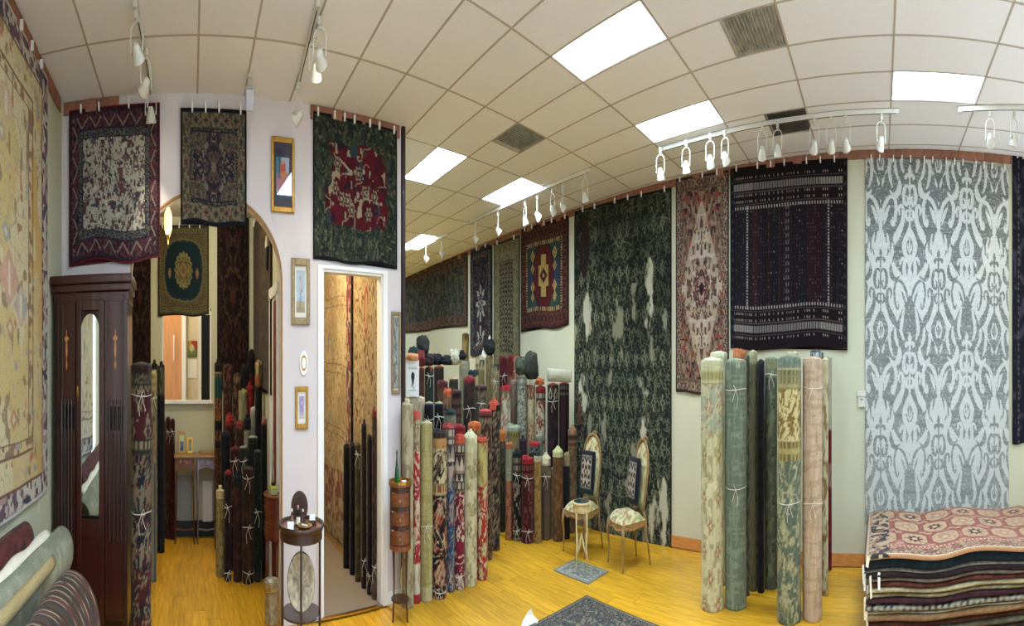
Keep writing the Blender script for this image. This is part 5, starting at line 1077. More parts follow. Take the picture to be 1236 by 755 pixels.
picture(WP, 472, 482.5, 376, 475, .026, SILVERG, CREAMM, (.006, .01), art4, 'slim grey framed floral panel right of the doorway')
a, z_ = WP.px(366.3, 438); w_ = WP.px(371.4)[0]-WP.px(361)[0]; hz_ = .078
o = thing('oval_mirror', 'small white rimmed oval mirror on the pink wall between two pictures', 'mirror', WP.pt(a, z_, .002), WP.rz)
def oval(fx, fz, n=28): return [(fx*math.cos(2*PI*k/n), fz*math.sin(2*PI*k/n)) for k in range(n)]
obj('rim', prism(oval(w_/2, hz_), -.014, 0), WHITE, o, bevel=.005); obj('inner_ring', prism(oval(w_*.31, hz_*.62), -.019, -.012), GOLD, o); obj('glass', prism(oval(w_*.21, hz_*.42), -.021, -.017), MIRROR, o)

# ---- half round two tier table left of the doorway, and what stands on it
tp = at(363.5, 5.06); TZ = zat(634, 5.06); tr = .255
t = thing('side_table', 'dark walnut round side table with lower shelf, left of the doorway', 'table', tp, facing(tp))
obj('tabletop', lathe([(tr-.006, TZ-.012), (tr, TZ-.008), (tr, TZ), (tr-.012, TZ)], 36), WALNUT_L, t); obj('gallery_rim', lathe([(tr, TZ-.012), (tr+.008, TZ), (tr+.006, TZ+.018), (tr-.004, TZ+.018), (tr-.01, TZ)], 36, cap=False), WALNUT, t, smooth=True)
obj('apron', lathe([(tr-.02, TZ-.066), (tr-.012, TZ-.062), (tr-.012, TZ-.012)], 36), WALNUT, t)
zs_ = zat(737, 5.06)
for i, a in enumerate((-90, -20, 200, 90)):
    x, y = (tr-.03)*math.cos(math.radians(a)), (tr-.03)*math.sin(math.radians(a)); obj('leg', box(x, y, (TZ-.05)/2, .024, .024, TZ-.05, rz=math.radians(a)), WALNUT, t, bevel=.004)
obj('shelf', lathe([(tr-.03, zs_-.012), (tr-.024, zs_-.006), (tr-.03, zs_)], 36), WALNUT, t)
def on_table(dx, dy, name, label, cat): return thing(name, label, cat, Vector((tp.x, tp.y, TZ))+Vector((dx*math.cos(t.rotation_euler.z)-dy*math.sin(t.rotation_euler.z), dx*math.sin(t.rotation_euler.z)+dy*math.cos(t.rotation_euler.z), .001)), t.rotation_euler.z)
# big round tray leaning on the lower shelf
pl = thing('metal_tray', 'round engraved metal tray leaning on the lower shelf of the side table', 'tray', Vector((tp.x, tp.y, zs_+.001)), facing(tp))
def disc(r, th, y): return [(r*math.cos(2*PI*k/40), y, r*math.sin(2*PI*k/40)) for k in range(40)]
dg = move(lathe([(.001, 0), (.08, .002), (.10, -.003), (.125, .0), (.15, .012), (.16, .012), (.16, .016), (.148, .018), (.12, .006), (.05, .006), (.001, .006)], 40), (0, 0, 0), rx=PI/2)
tilt = .2
obj('dish', move(dg, (0, -.05+.0, .163), rx=-tilt), BRONZE, pl, smooth=True)
obj('engraving', move(join(*[move(lathe([(r-.002, .0), (r, .003), (r+.002, .0)], 36), (0, 0, .0), rx=PI/2) for r in (.03, .06, .09, .11)], *[move(tube([(.035*math.cos(a), .0, .035*math.sin(a)), (.085*math.cos(a+.2), .0, .085*math.sin(a+.2))], .002, 4), (0, -.004, 0)) for a in np.linspace(0, 2*PI, 14, endpoint=False)]), (0, -.054, .163), rx=-tilt), BRONZE, pl)
o = on_table(-.02, .12, 'oval_picture', 'dark oval wooden picture stand at the back of the side table', 'picture')
obj('frame', prism(oval(.1, .085), -.01, .01), WALNUT, o, (0, 0, .085), bevel=.006); obj('panel', prism(oval(.07, .06), -.013, -.009), M('dark_panel', '3A1F16', .3), o, (0, 0, .085)); obj('strut', box(0, .05, .055, .02, .09, .008, rx=-.8), WALNUT, o)
DKGLASS = glassy('dark_glass', '3A2A22', .05); CLGLASS = glassy('clear_glass', 'EEF3F2', .03)
o = on_table(-.035, -.02, 'bottle', 'small dark bottle with pale label in the middle of the side table', 'bottle')
obj('body', lathe([(.02, 0), (.024, .004), (.024, .06), (.012, .075), (.010, .09), (.012, .095)], 16), DKGLASS, o, smooth=True); obj('label', lathe([(.0245, .012), (.0245, .05)], 16), PAPER, o); obj('cap', cyl(0, 0, .09, .11, .011), M('cap_rose', 'B08A8A', .5), o)
o = on_table(-.105, -.0, 'bottle', 'white faceted bottle left of the dark bottle on the side table', 'bottle')
obj('body', lathe([(.02, 0), (.026, .01), (.022, .045), (.012, .062), (.014, .075)], 8), CLGLASS, o); obj('cap', cyl(0, 0, .075, .088, .009), PAPERW, o)
o = on_table(.02, .03, 'bottle', 'lilac tinted small bottle right of the dark bottle on the side table', 'bottle')
obj('body', lathe([(.02, 0), (.022, .006), (.020, .05), (.01, .06), (.01, .07)], 12), glassy('lilac_glass', 'CBBFE0', .05), o, smooth=True); obj('cap', cyl(0, 0, .07, .082, .011), FIXTURE, o)
o = on_table(-.12, -.13, 'card', 'white folded card at the front left of the side table', 'card'); obj('front_leaf', box(0, -.01, .02, .07, .002, .042, rx=-.3), PAPERW, o); obj('back_leaf', box(0, .01, .02, .07, .002, .042, rx=.3), PAPERW, o)
o = on_table(.04, -.1, 'dish', 'round gold rimmed dish with a card lying in it on the side table', 'dish'); obj('bowl', lathe([(.05, 0), (.075, .012), (.085, .02), (.08, .021), (.05, .008), (.001, .008)], 24), BRASS, o, smooth=True); obj('card', box(0, 0, .019, .07, .035, .002, ry=.1), PAPERW, o)
o = on_table(.13, .02, 'card_holder', 'dark card holder with white card at the right of the side table', 'card'); obj('holder', box(0, 0, .013, .09, .04, .026), WALNUT, o, bevel=.004); obj('card', box(0, -.005, .038, .065, .003, .04, rx=-.15), PAPERW, o)

# ---- slim three drawer stand with shelf, right of the doorway
sp = at(483, 5.98); SZ = zat(582, 5.98); r_ = .155
s = thing('drawer_stand', 'slim walnut stand with three small drawers and low shelf, right of the doorway', 'table', sp, facing(sp))
hex_ = [(r_*math.cos(math.radians(a)), r_*math.sin(math.radians(a))) for a in range(0, 360, 20)]
z1_ = zat(655, 5.98)
obj('body', slab([(x*.92, y*.92) for x, y in hex_], z1_, SZ-.015), WALNUT, s); obj('tabletop', slab(hex_, SZ-.015, SZ), WALNUT_L, s); obj('gallery_rim', lathe([(r_, SZ), (r_, SZ+.016), (r_-.008, SZ+.016), (r_-.008, SZ)], 18, cap=False), BRASS, s)
obj('apron', slab([(x*.94, y*.94) for x, y in hex_], z1_-.03, z1_), WALNUT_L, s)
DRW = M('drawer_walnut', '66391E', .35, var=.35, scale=10, stretch=(1,1,5), coat=.2)
for k in range(3):
    dz = SZ-.035-(SZ-z1_-.03)*(k+.5)/3; hh = (SZ-z1_-.04)/3-.024
    dg_ = lathe([(r_*.95, dz-hh/2), (r_*.985, dz-hh/2+.004), (r_*.985, dz+hh/2-.004), (r_*.95, dz+hh/2)], 10, a0=math.radians(-140), a1=math.radians(-40))
    d_ = obj('drawer', dg_, DRW, s); obj('knob', move(lathe([(.004, 0), (.005, .008), (.015, .016), (.010, .024)], 10), (0, -r_*.98, dz), rx=PI/2), BRASS, d_)
for a in (-135, -45, 45, 135):
    x, y = r_*.82*math.cos(math.radians(a)), r_*.82*math.sin(math.radians(a))
    obj('leg', tube([(x, y, SZ-.03), (x, y, z1_-.02), (x*.93, y*.93, z1_*.6), (x*.9, y*.9, .2), (x*1.08, y*1.08, .0)], [.017, .017, .012, .009, .011], 8), WALNUT, s, smooth=True)
zsh = zat(721, 5.98); obj('shelf', lathe([(r_*.78, zsh-.012), (r_*.82, zsh-.006), (r_*.78, zsh)], 24), WALNUT, s)
def on_stand(dx, dy): a = s.rotation_euler.z; return Vector((sp.x+dx*math.cos(a)-dy*math.sin(a), sp.y+dx*math.sin(a)+dy*math.cos(a), SZ+.001))
o = thing('bottle', 'slender emerald green glass bottle on the drawer stand', 'bottle', on_stand(-.045, -.0)); GG = glassy('green_glass', '0F8A4C', .04)
hb = .19; obj('body', lathe([(.025, 0), (.031, .006), (.029, .055), (.022, .09), (.011, .13), (.008, hb-.03), (.008, hb-.012), (.011, hb-.01), (.011, hb)], 20), GG, o, smooth=True); obj('stopper', lathe([(.006, hb-.005), (.007, hb+.008), (.004, hb+.016)], 12), GG, o, smooth=True)
o = thing('dish', 'little white dish beside the green bottle on the drawer stand', 'dish', on_stand(.05, -.04)); obj('bowl', lathe([(.02, 0), (.035, .012), (.04, .014), (.03, .006), (.001, .005)], 18), PAPERW, o, smooth=True)
o = thing('card', 'small grey card lying at the left rim of the drawer stand', 'card', on_stand(-.06, -.09)); obj('sheet', box(0, 0, .003, .05, .03, .003, rz=.4), PAPERW, o)

# ---- demilune chest against the side wall behind the arch, vase in front
dpos = Vector((-6.36, 1.305, 0)); DZt = zat(597, 6.35); dr = .215
d = thing('demilune_chest', 'half round reddish chest of drawers on legs, seen past the right edge of the arch', 'chest', dpos, 0)
obj('tabletop', lathe([(dr+.012, DZt-.02), (dr+.02, DZt-.01), (dr+.012, DZt)], 24, a0=PI, a1=2*PI), WALNUT_L, d); zb_ = zat(652, 6.35)
obj('body', lathe([(dr, zb_), (dr, DZt-.02)], 24, a0=PI, a1=2*PI), M('reddish_walnut', '5E2A1A', .3, var=.3, scale=12, stretch=(5,5,.8), coat=.2), d); RW = MATS['reddish_walnut']
for k in range(2):
    dz = DZt-.09-.15*k; q = obj('drawer', lathe([(dr+.002, dz-.055), (dr+.008, dz-.05), (dr+.008, dz+.05), (dr+.002, dz+.055)], 12, a0=math.radians(215), a1=math.radians(325)), RW, d); obj('handle', tube([(dr*.72*sx, -(dr+.004)*math.cos(.55*sx*sx)-.02*(abs(sx) < 1)*.5+.03*abs(sx), dz) for sx in (-.5, 0, .5)], .005, 6), BRASS, q)
for a in (200, 250, 290, 340):
    x, y = dr*.9*math.cos(math.radians(a)), dr*.9*math.sin(math.radians(a)); obj('leg', tube([(x, y, zb_+.02), (x, y, zb_*.5), (x*1.04, y*1.04, 0)], [.017, .013, .011], 8), RW, d, smooth=True)
o = thing('green_box', 'pale green and yellow box on the half round chest', 'box', dpos+Vector((.06, -.1, DZt+.001))); obj('carton', box(0, 0, .02, .15, .1, .04), M('pale_green_card', 'A8B07A', .6), o, bevel=.003); obj('lid', box(0, 0, .047, .156, .106, .014), M('yellow_green_card', 'C4C258', .6), o, bevel=.003)
o = thing('figurine', 'dark slender metal figurine on the green box on the half round chest', 'figurine', dpos+Vector((.05, -.1, DZt+.056)))
obj('base', box(0, 0, .008, .07, .05, .016), BLACK, o, bevel=.003); obj('body', lathe([(.018, .014), (.024, .05), (.02, .1), (.012, .15), (.014, .175), (.008, .2), (.012, .22), (.004, .24)], 12, ex=1.0, ey=.7), BRONZE, o, smooth=True); obj('arm', tube([(.015, 0, .13), (.05, 0, .17), (.045, 0, .22)], [.007, .006, .004], 6), BRONZE, o, smooth=True)
vp = at(327.5, 5.68); vh_ = zat(702, 5.62)
o = thing('metal_vase', 'cylindrical embossed bronze vase on the floor left of the side table', 'vase', vp, facing(vp)); obj('body', lathe([(.085, 0), (.09, .01), (.084, .06), (.088, .12), (.08, .2), (.084, vh_-.04), (.096, vh_-.01), (.096, vh_), (.086, vh_), (.078, vh_-.04), (.07, .03), (.001, .03)], 28), BRONZE, o, smooth=True); obj('band', lathe([(.085, .05), (.094, .055), (.085, .06)], 28), BRASS, o); obj('band', lathe([(.081, .24), (.089, .247), (.082, .254)], 28), BRASS, o)

# ---- gilt chairs
def arch_outline(w0, w1, z0, z1, lean, n=16, y0=0.0):
    """closed path of an upholstered back: narrow foot, round top"""
    out = []
    for k in range(7): f = k/6; out.append((w0+(w1-w0)*math.sin(f*PI/2), z0+(z1-w1-z0)*f))
    for k in range(1, n): a = PI*k/n; out.append((w1*math.cos(a), z1-w1+w1*math.sin(a)))
    for k in range(6, -1, -1): f = k/6; out.append((-(w0+(w1-w0)*math.sin(f*PI/2)), z0+(z1-w1-z0)*f))
    return [(x, y0+lean*(z-z0), z) for x, z in out]
def d_uphol(x, y, w, h):
    c = base(x, 'C3BC8E'); floral(c, x, y, .075, ('8C8A58', '9A6A4A', 'A8A06C'), 5, .72); return c
def pad_mesh(outline, bulge, name):
    """quilted pad: rings shrinking to the middle, bulging toward -y"""
    n = len(outline); cx = sum(p[0] for p in outline)/n; cy = sum(p[1] for p in outline)/n; cz_ = sum(p[2] for p in outline)/n; V = []; m = 9
    for j in range(m):
        f = 1-j/m
        for p in outline: V.append((cx+(p[0]-cx)*f, cy+(p[1]-cy)*f-bulge*(1-f**3), cz_+(p[2]-cz_)*f))
    V.append((cx, cy-bulge, cz_)); F = [(j*n+i, j*n+(i+1) % n, (j+1)*n+(i+1) % n, (j+1)*n+i) for j in range(m-1) for i in range(n)]+[((m-1)*n+i, (m-1)*n+(i+1) % n, m*n, m*n) for i in range(n)]
    V = np.array(V); c = d_uphol(V[:, 0]+1, V[:, 2]+1 if abs(V[:, 2].max()-V[:, 2].min()) > .2 else V[:, 1]+1, 2, 2); F = np.array([f for f in F if f[2] != f[3]]); 
    me = bpy.data.meshes.new(name); fl_ = [tuple(map(int, f)) for f in F]+[((m-1)*n+i, (m-1)*n+(i+1) % n, m*n) for i in range(n)]
    me.from_pydata([tuple(v) for v in V], [], fl_); a_ = me.color_attributes.new('dye', 'FLOAT_COLOR', 'POINT'); rg = np.ones((len(V), 4), np.float32); rg[:, :3] = lin(c); a_.data.foreach_set('color', rg.ravel()); me.materials.append(PILE); me.polygons.foreach_set('use_smooth', [True]*len(me.polygons)); return me
def chair(loc, rz, label):
    o = thing('side_chair', label, 'chair', loc, rz)
    bw, fw_, dp, sz = .20, .25, .24, .36
    for x, y, fr_ in ((-fw_, -dp, 1), (fw_, -dp, 1), (-bw, dp, 0), (bw, dp, 0)):
        sx = 1 if x > 0 else -1
        if fr_: P_ = [(x, y, sz), (x+sx*.02, y-.02, sz-.09), (x+sx*.0, y-.005, sz*.42), (x+sx*.005, y-.012, .03), (x+sx*.012, y-.02, 0)]; W_ = [.026, .026, .016, .012, .015]
        else: P_ = [(x, y, sz), (x, y+.0, sz*.6), (x+sx*.01, y+.03, .2), (x+sx*.03, y+.075, 0)]; W_ = [.02, .017, .014, .012]
        obj('leg', tube(P_, W_, 8), CHAIRW, o, smooth=True)
    rim = [(-fw_-.01, -dp), (-fw_*.5, -dp-.05), (0, -dp-.065), (fw_*.5, -dp-.05), (fw_+.01, -dp), (fw_*.97, -.05), (bw+.01, dp), (-bw-.01, dp), (-fw_*.97, -.05)]
    obj('seat_frame', join(slab(rim, sz-.045, sz+.005), tube([(x, y, sz-.035+.012*math.cos(i*PI)) for i, (x, y) in enumerate(rim)], .012, 6, True)), CHAIRW, o)
    n = len(rim); rim2 = []
    for i in range(n):
        for k in range(3): f = k/3; p, q = rim[i], rim[(i+1) % n]; rim2.append((.97*(p[0]+(q[0]-p[0])*f), .97*(p[1]+(q[1]-p[1])*f)))
    st = pad_mesh([(x, 0, y) for x, y in rim2], .085, 'seat')
    for v in st.vertices: x, y, z = v.co; v.co = (x, z, sz+.005-y+0)
    obj('seat', st, None, o)
    lean = .17; ol = arch_outline(.15, .205, sz+.06, .985, lean, y0=dp-.02)
    obj('back_frame', join(tube(ol, .019, 8, True), tube([(-bw, dp, sz), (-.15, dp-.015, sz+.07)], .017, 8), tube([(bw, dp, sz), (.15, dp-.015, sz+.07)], .017, 8), tube([(-.05, dp+.09+lean*.0+.045, .995), (0, dp+.095+.045-.01, 1.008), (.05, dp+.09+.045, .995)], .012, 6)), CHAIRW, o, smooth=True)
    inn = arch_outline(.135, .188, sz+.075, .968, lean, y0=dp-.018)
    obj('backrest', pad_mesh(inn, .03, 'backrest'), None, o)
    obj('back_cover', pad_mesh([(x, y+.012, z) for x, y, z in inn], -.02, 'back_cover'), None, o)
    return o
CH1 = Vector((-5.15, 6.42, 0)); CH2 = Vector((-4.14, 6.42, 0))
ch1 = chair(CH1, -.02, 'gilt chair with round topped back and floral seat, behind the small round stand')
ch2 = chair(CH2, -.46, 'gilt chair with round topped back seen sideways, right of the small round stand')
def d_cush(x, y, w, h):
    c = base(x, '1B1C24'); xs = np.abs(x-w/2); ys = np.abs(y-h*.5); m = (xs < w*.36) & (ys < h*.36)
    put(c, m & (np.abs(vn(xs*22, ys*22, 4)-.5) < .13), 'B9B09A'); put(c, m & (vn(xs*30, ys*30, 7) > .72), '7A5248'); q = lobed(xs, ys, 0, 0, .07, .09, 6, .2); put(c, q < 1, 'B9A888'); put(c, q < .6, '4A2A2C'); put(c, q < .3, 'B9A888')
    put(c, (np.abs(np.maximum(xs/w*.5/.18, ys/h*.5/.18)-1) < .035), '8A8474'); return c
def d_cush2(x, y, w, h): c = d_cush(x, y, w, h); put(c, y > h*.86, '203836'); return c
def cushion(loc, rz, w, h, th, design, label, tilt=.2, seed=0):
    n = 34; u = np.linspace(-1, 1, n); U, Vv = np.meshgrid(u, u); U, Vv = U.ravel(), Vv.ravel(); b = (1-U**4)*(1-Vv**4); b = np.sqrt(np.clip(b, 0, 1))
    pin = 1-.06*(1-b); X = U*w/2*pin; Z = -Vv*h/2*pin; c = design((U+1)*w/2, (Vv+1)*h/2, w, h); F = grid_faces(n, n); m = n*n
    V = np.vstack([np.stack([X, -b*th/2, Z], 1), np.stack([X, b*th/2, Z], 1)]); F2 = np.vstack([F, F[:, ::-1]+m])
    me = dyed_mesh('cushion', V, F2, np.vstack([c, np.tile(H('1E2A30'), (m, 1))])); o = obj('cushion', me, None, None, loc, rz); o.rotation_euler = (-tilt, 0, rz); tag(o, label, 'cushion')
    per = [(-w/2+.004, -h/2+.004), (w/2-.004, -h/2+.004), (w/2-.004, h/2-.004), (-w/2+.004, h/2-.004)]
    P_ = []
    for i in range(4):
        for k in range(6): f = k/6; a, b_ = per[i], per[(i+1) % 4]; P_.append((a[0]+(b_[0]-a[0])*f, 0, a[1]+(b_[1]-a[1])*f))
    obj('piping', tube([(x*.94, y, z*.94) for x, y, z in P_], .006, 6, True), M('navy_piping', '1C2430', .8), o); return o
def loc_of(base_, rz, x, y, z): return Vector((base_.x+x*math.cos(rz)-y*math.sin(rz), base_.y+x*math.sin(rz)+y*math.cos(rz), z))
cushion(loc_of(CH1, -.02, .02, .125, .665), -.02, .34, .40, .12, d_cush2, 'black and cream patterned cushion with teal lower edge on the left chair', .2)
cushion(loc_of(CH2, -.46, .0, .125, .665), -.46, .34, .40, .12, d_cush, 'black and cream patterned cushion leaning on the back of the right chair', .2)
# ---- small round stand on its mat
pp = Vector((-4.70, 5.83, 0)); PZ = zat(605, 7.46)
o = thing('round_stand', 'small cream gilt round stand on slender legs before the left chair', 'table', pp, facing(pp)); r_ = .165
obj('tabletop', lathe([(r_-.01, PZ-.02), (r_, PZ-.014), (r_, PZ-.005), (r_-.012, PZ)], 28), CREAMW, o, smooth=False); obj('inset', lathe([(r_-.03, PZ-.001), (r_-.03, PZ+.002)], 28), M('teal_marble', '26403A', .25, var=.3), o)
obj('apron', lathe([(r_-.03, PZ-.075), (r_-.022, PZ-.07), (r_-.022, PZ-.02)], 28), CREAMW, o)
for k in range(4):
    a = math.radians(45+90*k); x, y = .12*math.cos(a), .12*math.sin(a); obj('leg', tube([(x, y, PZ-.05), (x*1.05, y*1.05, PZ*.6), (x*.95, y*.95, .18), (x*1.2, y*1.2, .0)], [.016, .013, .010, .012], 8), CREAMW, o, smooth=True)
    a2 = a+PI/2; x2, y2 = .12*math.cos(a2), .12*math.sin(a2); mx_, my_ = (x+x2)/2*.8, (y+y2)/2*.8
    obj('scroll_brace', tube([(x, y, .12), ((x+mx_)/2, (y+my_)/2, .17), (mx_, my_, .27), ((x2+mx_)/2, (y2+my_)/2, .17), (x2, y2, .12)], [.01, .011, .009, .011, .01], 6), CREAMW, o, smooth=True)
mm = rug_sheet('small_mat', .74, .55, d_mat, 60, 50, .008, .003, 3, flat=True); o = obj('small_mat', mm, None, None, (-5.0, 5.45, .002), .0); tag(o, 'small pale grey mat under the round stand', 'rug')
mm = rug_sheet('floor_rug', 1.5, 1.95, d_floor_border, 110, 140, .010, .004, 4, flat=True, k=1.4); A_ = fp(708, 720); rzf = math.atan2(fp(780, 751).y-A_.y, fp(780, 751).x-A_.x)
o = obj('floor_rug', mm, None, None, (A_.x+1.95*math.sin(rzf), A_.y-1.95*math.cos(rzf), .002), rzf); tag(o, 'dark bordered rug lying flat on the floor, cut by the bottom edge of the picture', 'rug')
q = fp(640, 752); o = obj('paper_bag', ([(-.12, -.06, 0), (.12, -.05, 0), (.11, .07, 0), (-.1, .06, 0), (-.03, -.005, .075), (.015, .01, .09), (.04, .0, .05), (-.06, .01, .045)], [(0,1,6,5,4,7), (1,2,6), (2,3,7,4,5,6), (3,0,7), (3,2,1,0)]), PAPERW, None, (q.x, q.y, .001), facing(q)); tag(o, 'crumpled white paper tip on the floor at the bottom edge, left of the floor rug', 'paper')

# unseen pale rugs added on the floor to bounce neutral light to the ceiling
for i, (xa, ya, w, h, ca_, cb_, lb) in enumerate(((-3.5, -.4, 2.9, 2.0, 'CDD0D4', 'DADCDE', 'added pale grey bounce rug on the floor before the corner pile, below the picture'), (-3.4, 1.75, 2.9, 2.1, 'CFD0D0', 'DCDCDA', 'added silver grey bounce rug on the floor before the doorway, below the picture'), (-.4, -.3, 3.3, 2.4, 'C4C8CE', 'D4D7DB', 'added bluish grey bounce rug on the floor under the photographer'), (-.4, 2.2, 3.3, 2.3, 'BFC1C3', 'CECECC', 'added light grey bounce rug on the floor before the flat stack, below the picture'))):
    o = obj('floor_rug', rug_sheet('floor_rug', w, h, d_plain(ca_, cb_), 30, 30, .008, .003, i, flat=True), None, None, (xa, ya, .002)); tag(o, lb, 'rug')
# ---- stack of flat rugs at the right
SY0, SY1, SX0, SX1 = 5.42, 7.06, -.14, 2.35
lay = [(673,690,'1D2B33','24363E','navy blue pile rug folded directly beneath the red medallion rug'),(690,693,'77705E','8A836E','thin grey rug under the navy one in the stack'),(693,699,'2A1D1E','3A2828','very dark brown rug, third under the red medallion rug'),(699,704,'6A5C4C','7C6E5C','grey brown rug, fourth under the red medallion rug'),(704,711,'5A2E26','744032','rust brown rug in the middle of the stack, above the cream one'),(711,718,'B3A67C','C9BD94','cream rug in the middle of the stack with wavy edge'),(718,724,'8A7C5A','A59770','tan rug just below the cream one in the stack'),(724,731,'3A1F22','4E2A2C','dark maroon rug below the tan one in the stack'),(731,740,'20242C','8A8672','navy rug with a row of pale dots near the foot of the stack'),(740,743,'B8AE8A','C8BE9A','thin pale cream rug under the dotted navy one'),(743,752,'8A6A46','9C7C54','golden brown rug at the lower picture edge of the stack'),(752,760,'4A2A24','5E3A30','dark red brown rug, third from the stack bottom'),(760,768,'5E5A44','747056','olive rug, second from the stack bottom'),(768,778,'3A2E2A','4A3C36','brown rug lying on the floor at the stack bottom')]
def zl(py): return max(0.0, EYE-(py-447)*SY0/FY)
wob = lambda x, z: (.011*np.sin(x*5.2+.6)+.008*np.sin(x*2.1)-.012*np.exp(-((x-.55)/.3)**2)+.012*np.exp(-((x-1.15)/.25)**2))*np.clip(z/.45, 0, 1)
rnd = random.Random(8)
for i, (a, b, c0, c1, lb) in enumerate(lay):
    z1_, z0_ = zl(a), zl(b); th = z1_-z0_; nx = 64; x0 = SX0+rnd.uniform(-.03, .05)-(.03 if i < 2 else 0); xs = np.linspace(x0, SX1, nx); fy = SY0+rnd.uniform(-.005, .035)
    pr_ = [(SY1, z1_), (SY1-.8, z1_), (fy+.1, z1_), (fy+.02, z1_-.1*th), (fy, z1_-.3*th), (fy, z1_-.7*th), (fy+.02, z0_+.1*th), (fy+.1, z0_+.002), (SY1, z0_+.002)]
    V = []; C_ = []
    for x in xs:
        for (y, z) in pr_: V.append((x, y+.008*math.sin(x*7+i*2), z+float(wob(np.array(x), z))))
    m = len(pr_); F = [(j*m+k, j*m+k+1, (j+1)*m+k+1, (j+1)*m+k) for j in range(nx-1) for k in range(m-1)]
    V = np.array(V); c = base(V[:, 0], c0); put(c, vn(V[:, 0]*30, V[:, 2]*90, i) > .55, c1)
    if i == 8: kk = (np.arange(len(V)) % m); put(c, np.isin(kk, (4, 5)) & ((np.floor(V[:, 0]/.04) % 2) == 0), 'B5AF98')
    me = dyed_mesh('stacked_rug', V, np.array(F)[:, ::-1], c); e0 = [tuple(int(q) for q in range(m))]
    o = obj('stacked_rug', me, None); tag(o, lb, 'rug')
    obj('rug_edge', ([tuple(V[k]) for k in range(m)], [tuple(range(m))]), flat_mat(c0), o)
    if i in (0, 2, 3, 5, 7, 9):
        obj('paper_tag', box(x0-.012, fy-.004+.02*(i % 3), z0_-.02, .028, .003, .11+.02*(i % 2), ry=.1*((i % 3)-1), rz=.6), PAPER if i % 2 else PAPERW, o)
    if i == 2: obj('paper_tag', box(.0, fy-.004, z0_-.01, .03, .003, .10), PAPERW, o)
zt_ = zl(673); wt, dt = SX1-SX0+.06, SY1-SY0+.03
nx, ny = 220, 130; X, Y = np.meshgrid(np.linspace(0, wt, nx), np.linspace(0, dt, ny)); X, Y = X.ravel(), Y.ravel()
col = d_panel_red(X*1.12, Y*1.12+.0, wt*1.12+4, dt*1.12+4); xx = SX0-.03+X; zz = zt_+.014+np.array([float(q) for q in wob(xx, zt_)])+.006*vn(X*3, Y*3, 3); zz = zz-.016*np.exp(-Y/.012)-.008*np.exp(-X/.02)
n = nx*ny; idx = np.arange(n).reshape(ny, nx); ring = np.concatenate([idx[0, :-1], idx[:-1, -1], idx[-1, :0:-1], idx[:0:-1, 0]]); V = np.stack([xx, SY0-.012+Y, zz], 1); B = V[ring].copy(); B[:, 2] -= .009; j = np.arange(len(ring)); j2 = (j+1) % len(ring)
me = dyed_mesh('stacked_rug', np.vstack([V, B]), np.vstack([grid_faces(nx, ny)[:, ::-1], np.stack([n+j, n+j2, ring[j2], ring[j]], 1)]), np.vstack([col, np.tile(H('B9824E'), (len(ring), 1))]))
o = obj('stacked_rug', me, None); tag(o, 'red rug with rows of cream medallions lying on top of the flat stack', 'rug')
obj('paper_tag', box(SX0-.0, SY0-.02, zt_-.02, .035, .003, .06, ry=.3), PAPER, o)

# ---- thermostat
a, z_ = WR.px(1040, 470); w_ = WR.px(1045)[0]-WR.px(1034.5)[0]; zb_ = WR.px(1040, 491)[1]; hh = z_-zb_
o = thing('thermostat', 'small white wall thermostat between the striped rug and the damask rug', 'thermostat', WR.pt(a, zb_, .0), WR.rz)
obj('housing', box(0, -.014, hh*.33, w_*.8, .028, hh*.66), FIXTURE, o, bevel=.004); obj('cover', box(0, -.018, hh*.8, w_, .036, hh*.36), FIXTURE, o, bevel=.004); obj('display', box(0, -.029, hh*.45, w_*.4, .002, hh*.12), M('lcd_grey', '8A9488', .3), o)

# ---- white carton on the rolls
q = [r for r in bpy.data.objects if r.get('label', '').startswith('cream roll under the white box')][0]; bz = q.location.z+max(v.co.z for v in q.data.vertices)+.016
bp_ = Vector((q.location.x, q.location.y, bz)); bw_ = 15.5*7.1/FX; bh_ = zat(434, 7.05)-bz
o = thing('white_carton', 'white printed carton standing on the rolls at the pink wall end', 'box', bp_, facing(bp_))
obj('carton', box(0, 0, bh_/2, bw_, .16, bh_), PAPERW, o, bevel=.003)
INK = M('print_black', '1E1E20', .6); INKG = M('print_grey', 'A9ABA8', .6)
obj('printed_figure', prism([(bw_*.02+.026*math.cos(a)*(1+.3*math.sin(3*a)), bh_*.50+.05*math.sin(a)) for a in np.linspace(0, 2*PI, 16, endpoint=False)], -.0815, -.08), INK, o)
obj('printed_lines', join(*[box(bw_*.0, -.0808, bh_*f, bw_*.7, .0012, .006) for f in (.8, .76, .17)], box(bw_*-.05, -.0808, bh_*.3, .03, .0012, .02), box(bw_*.08, -.0808, bh_*.25, .02, .0012, .03)), INKG, o)['kind'] = 'stuff'
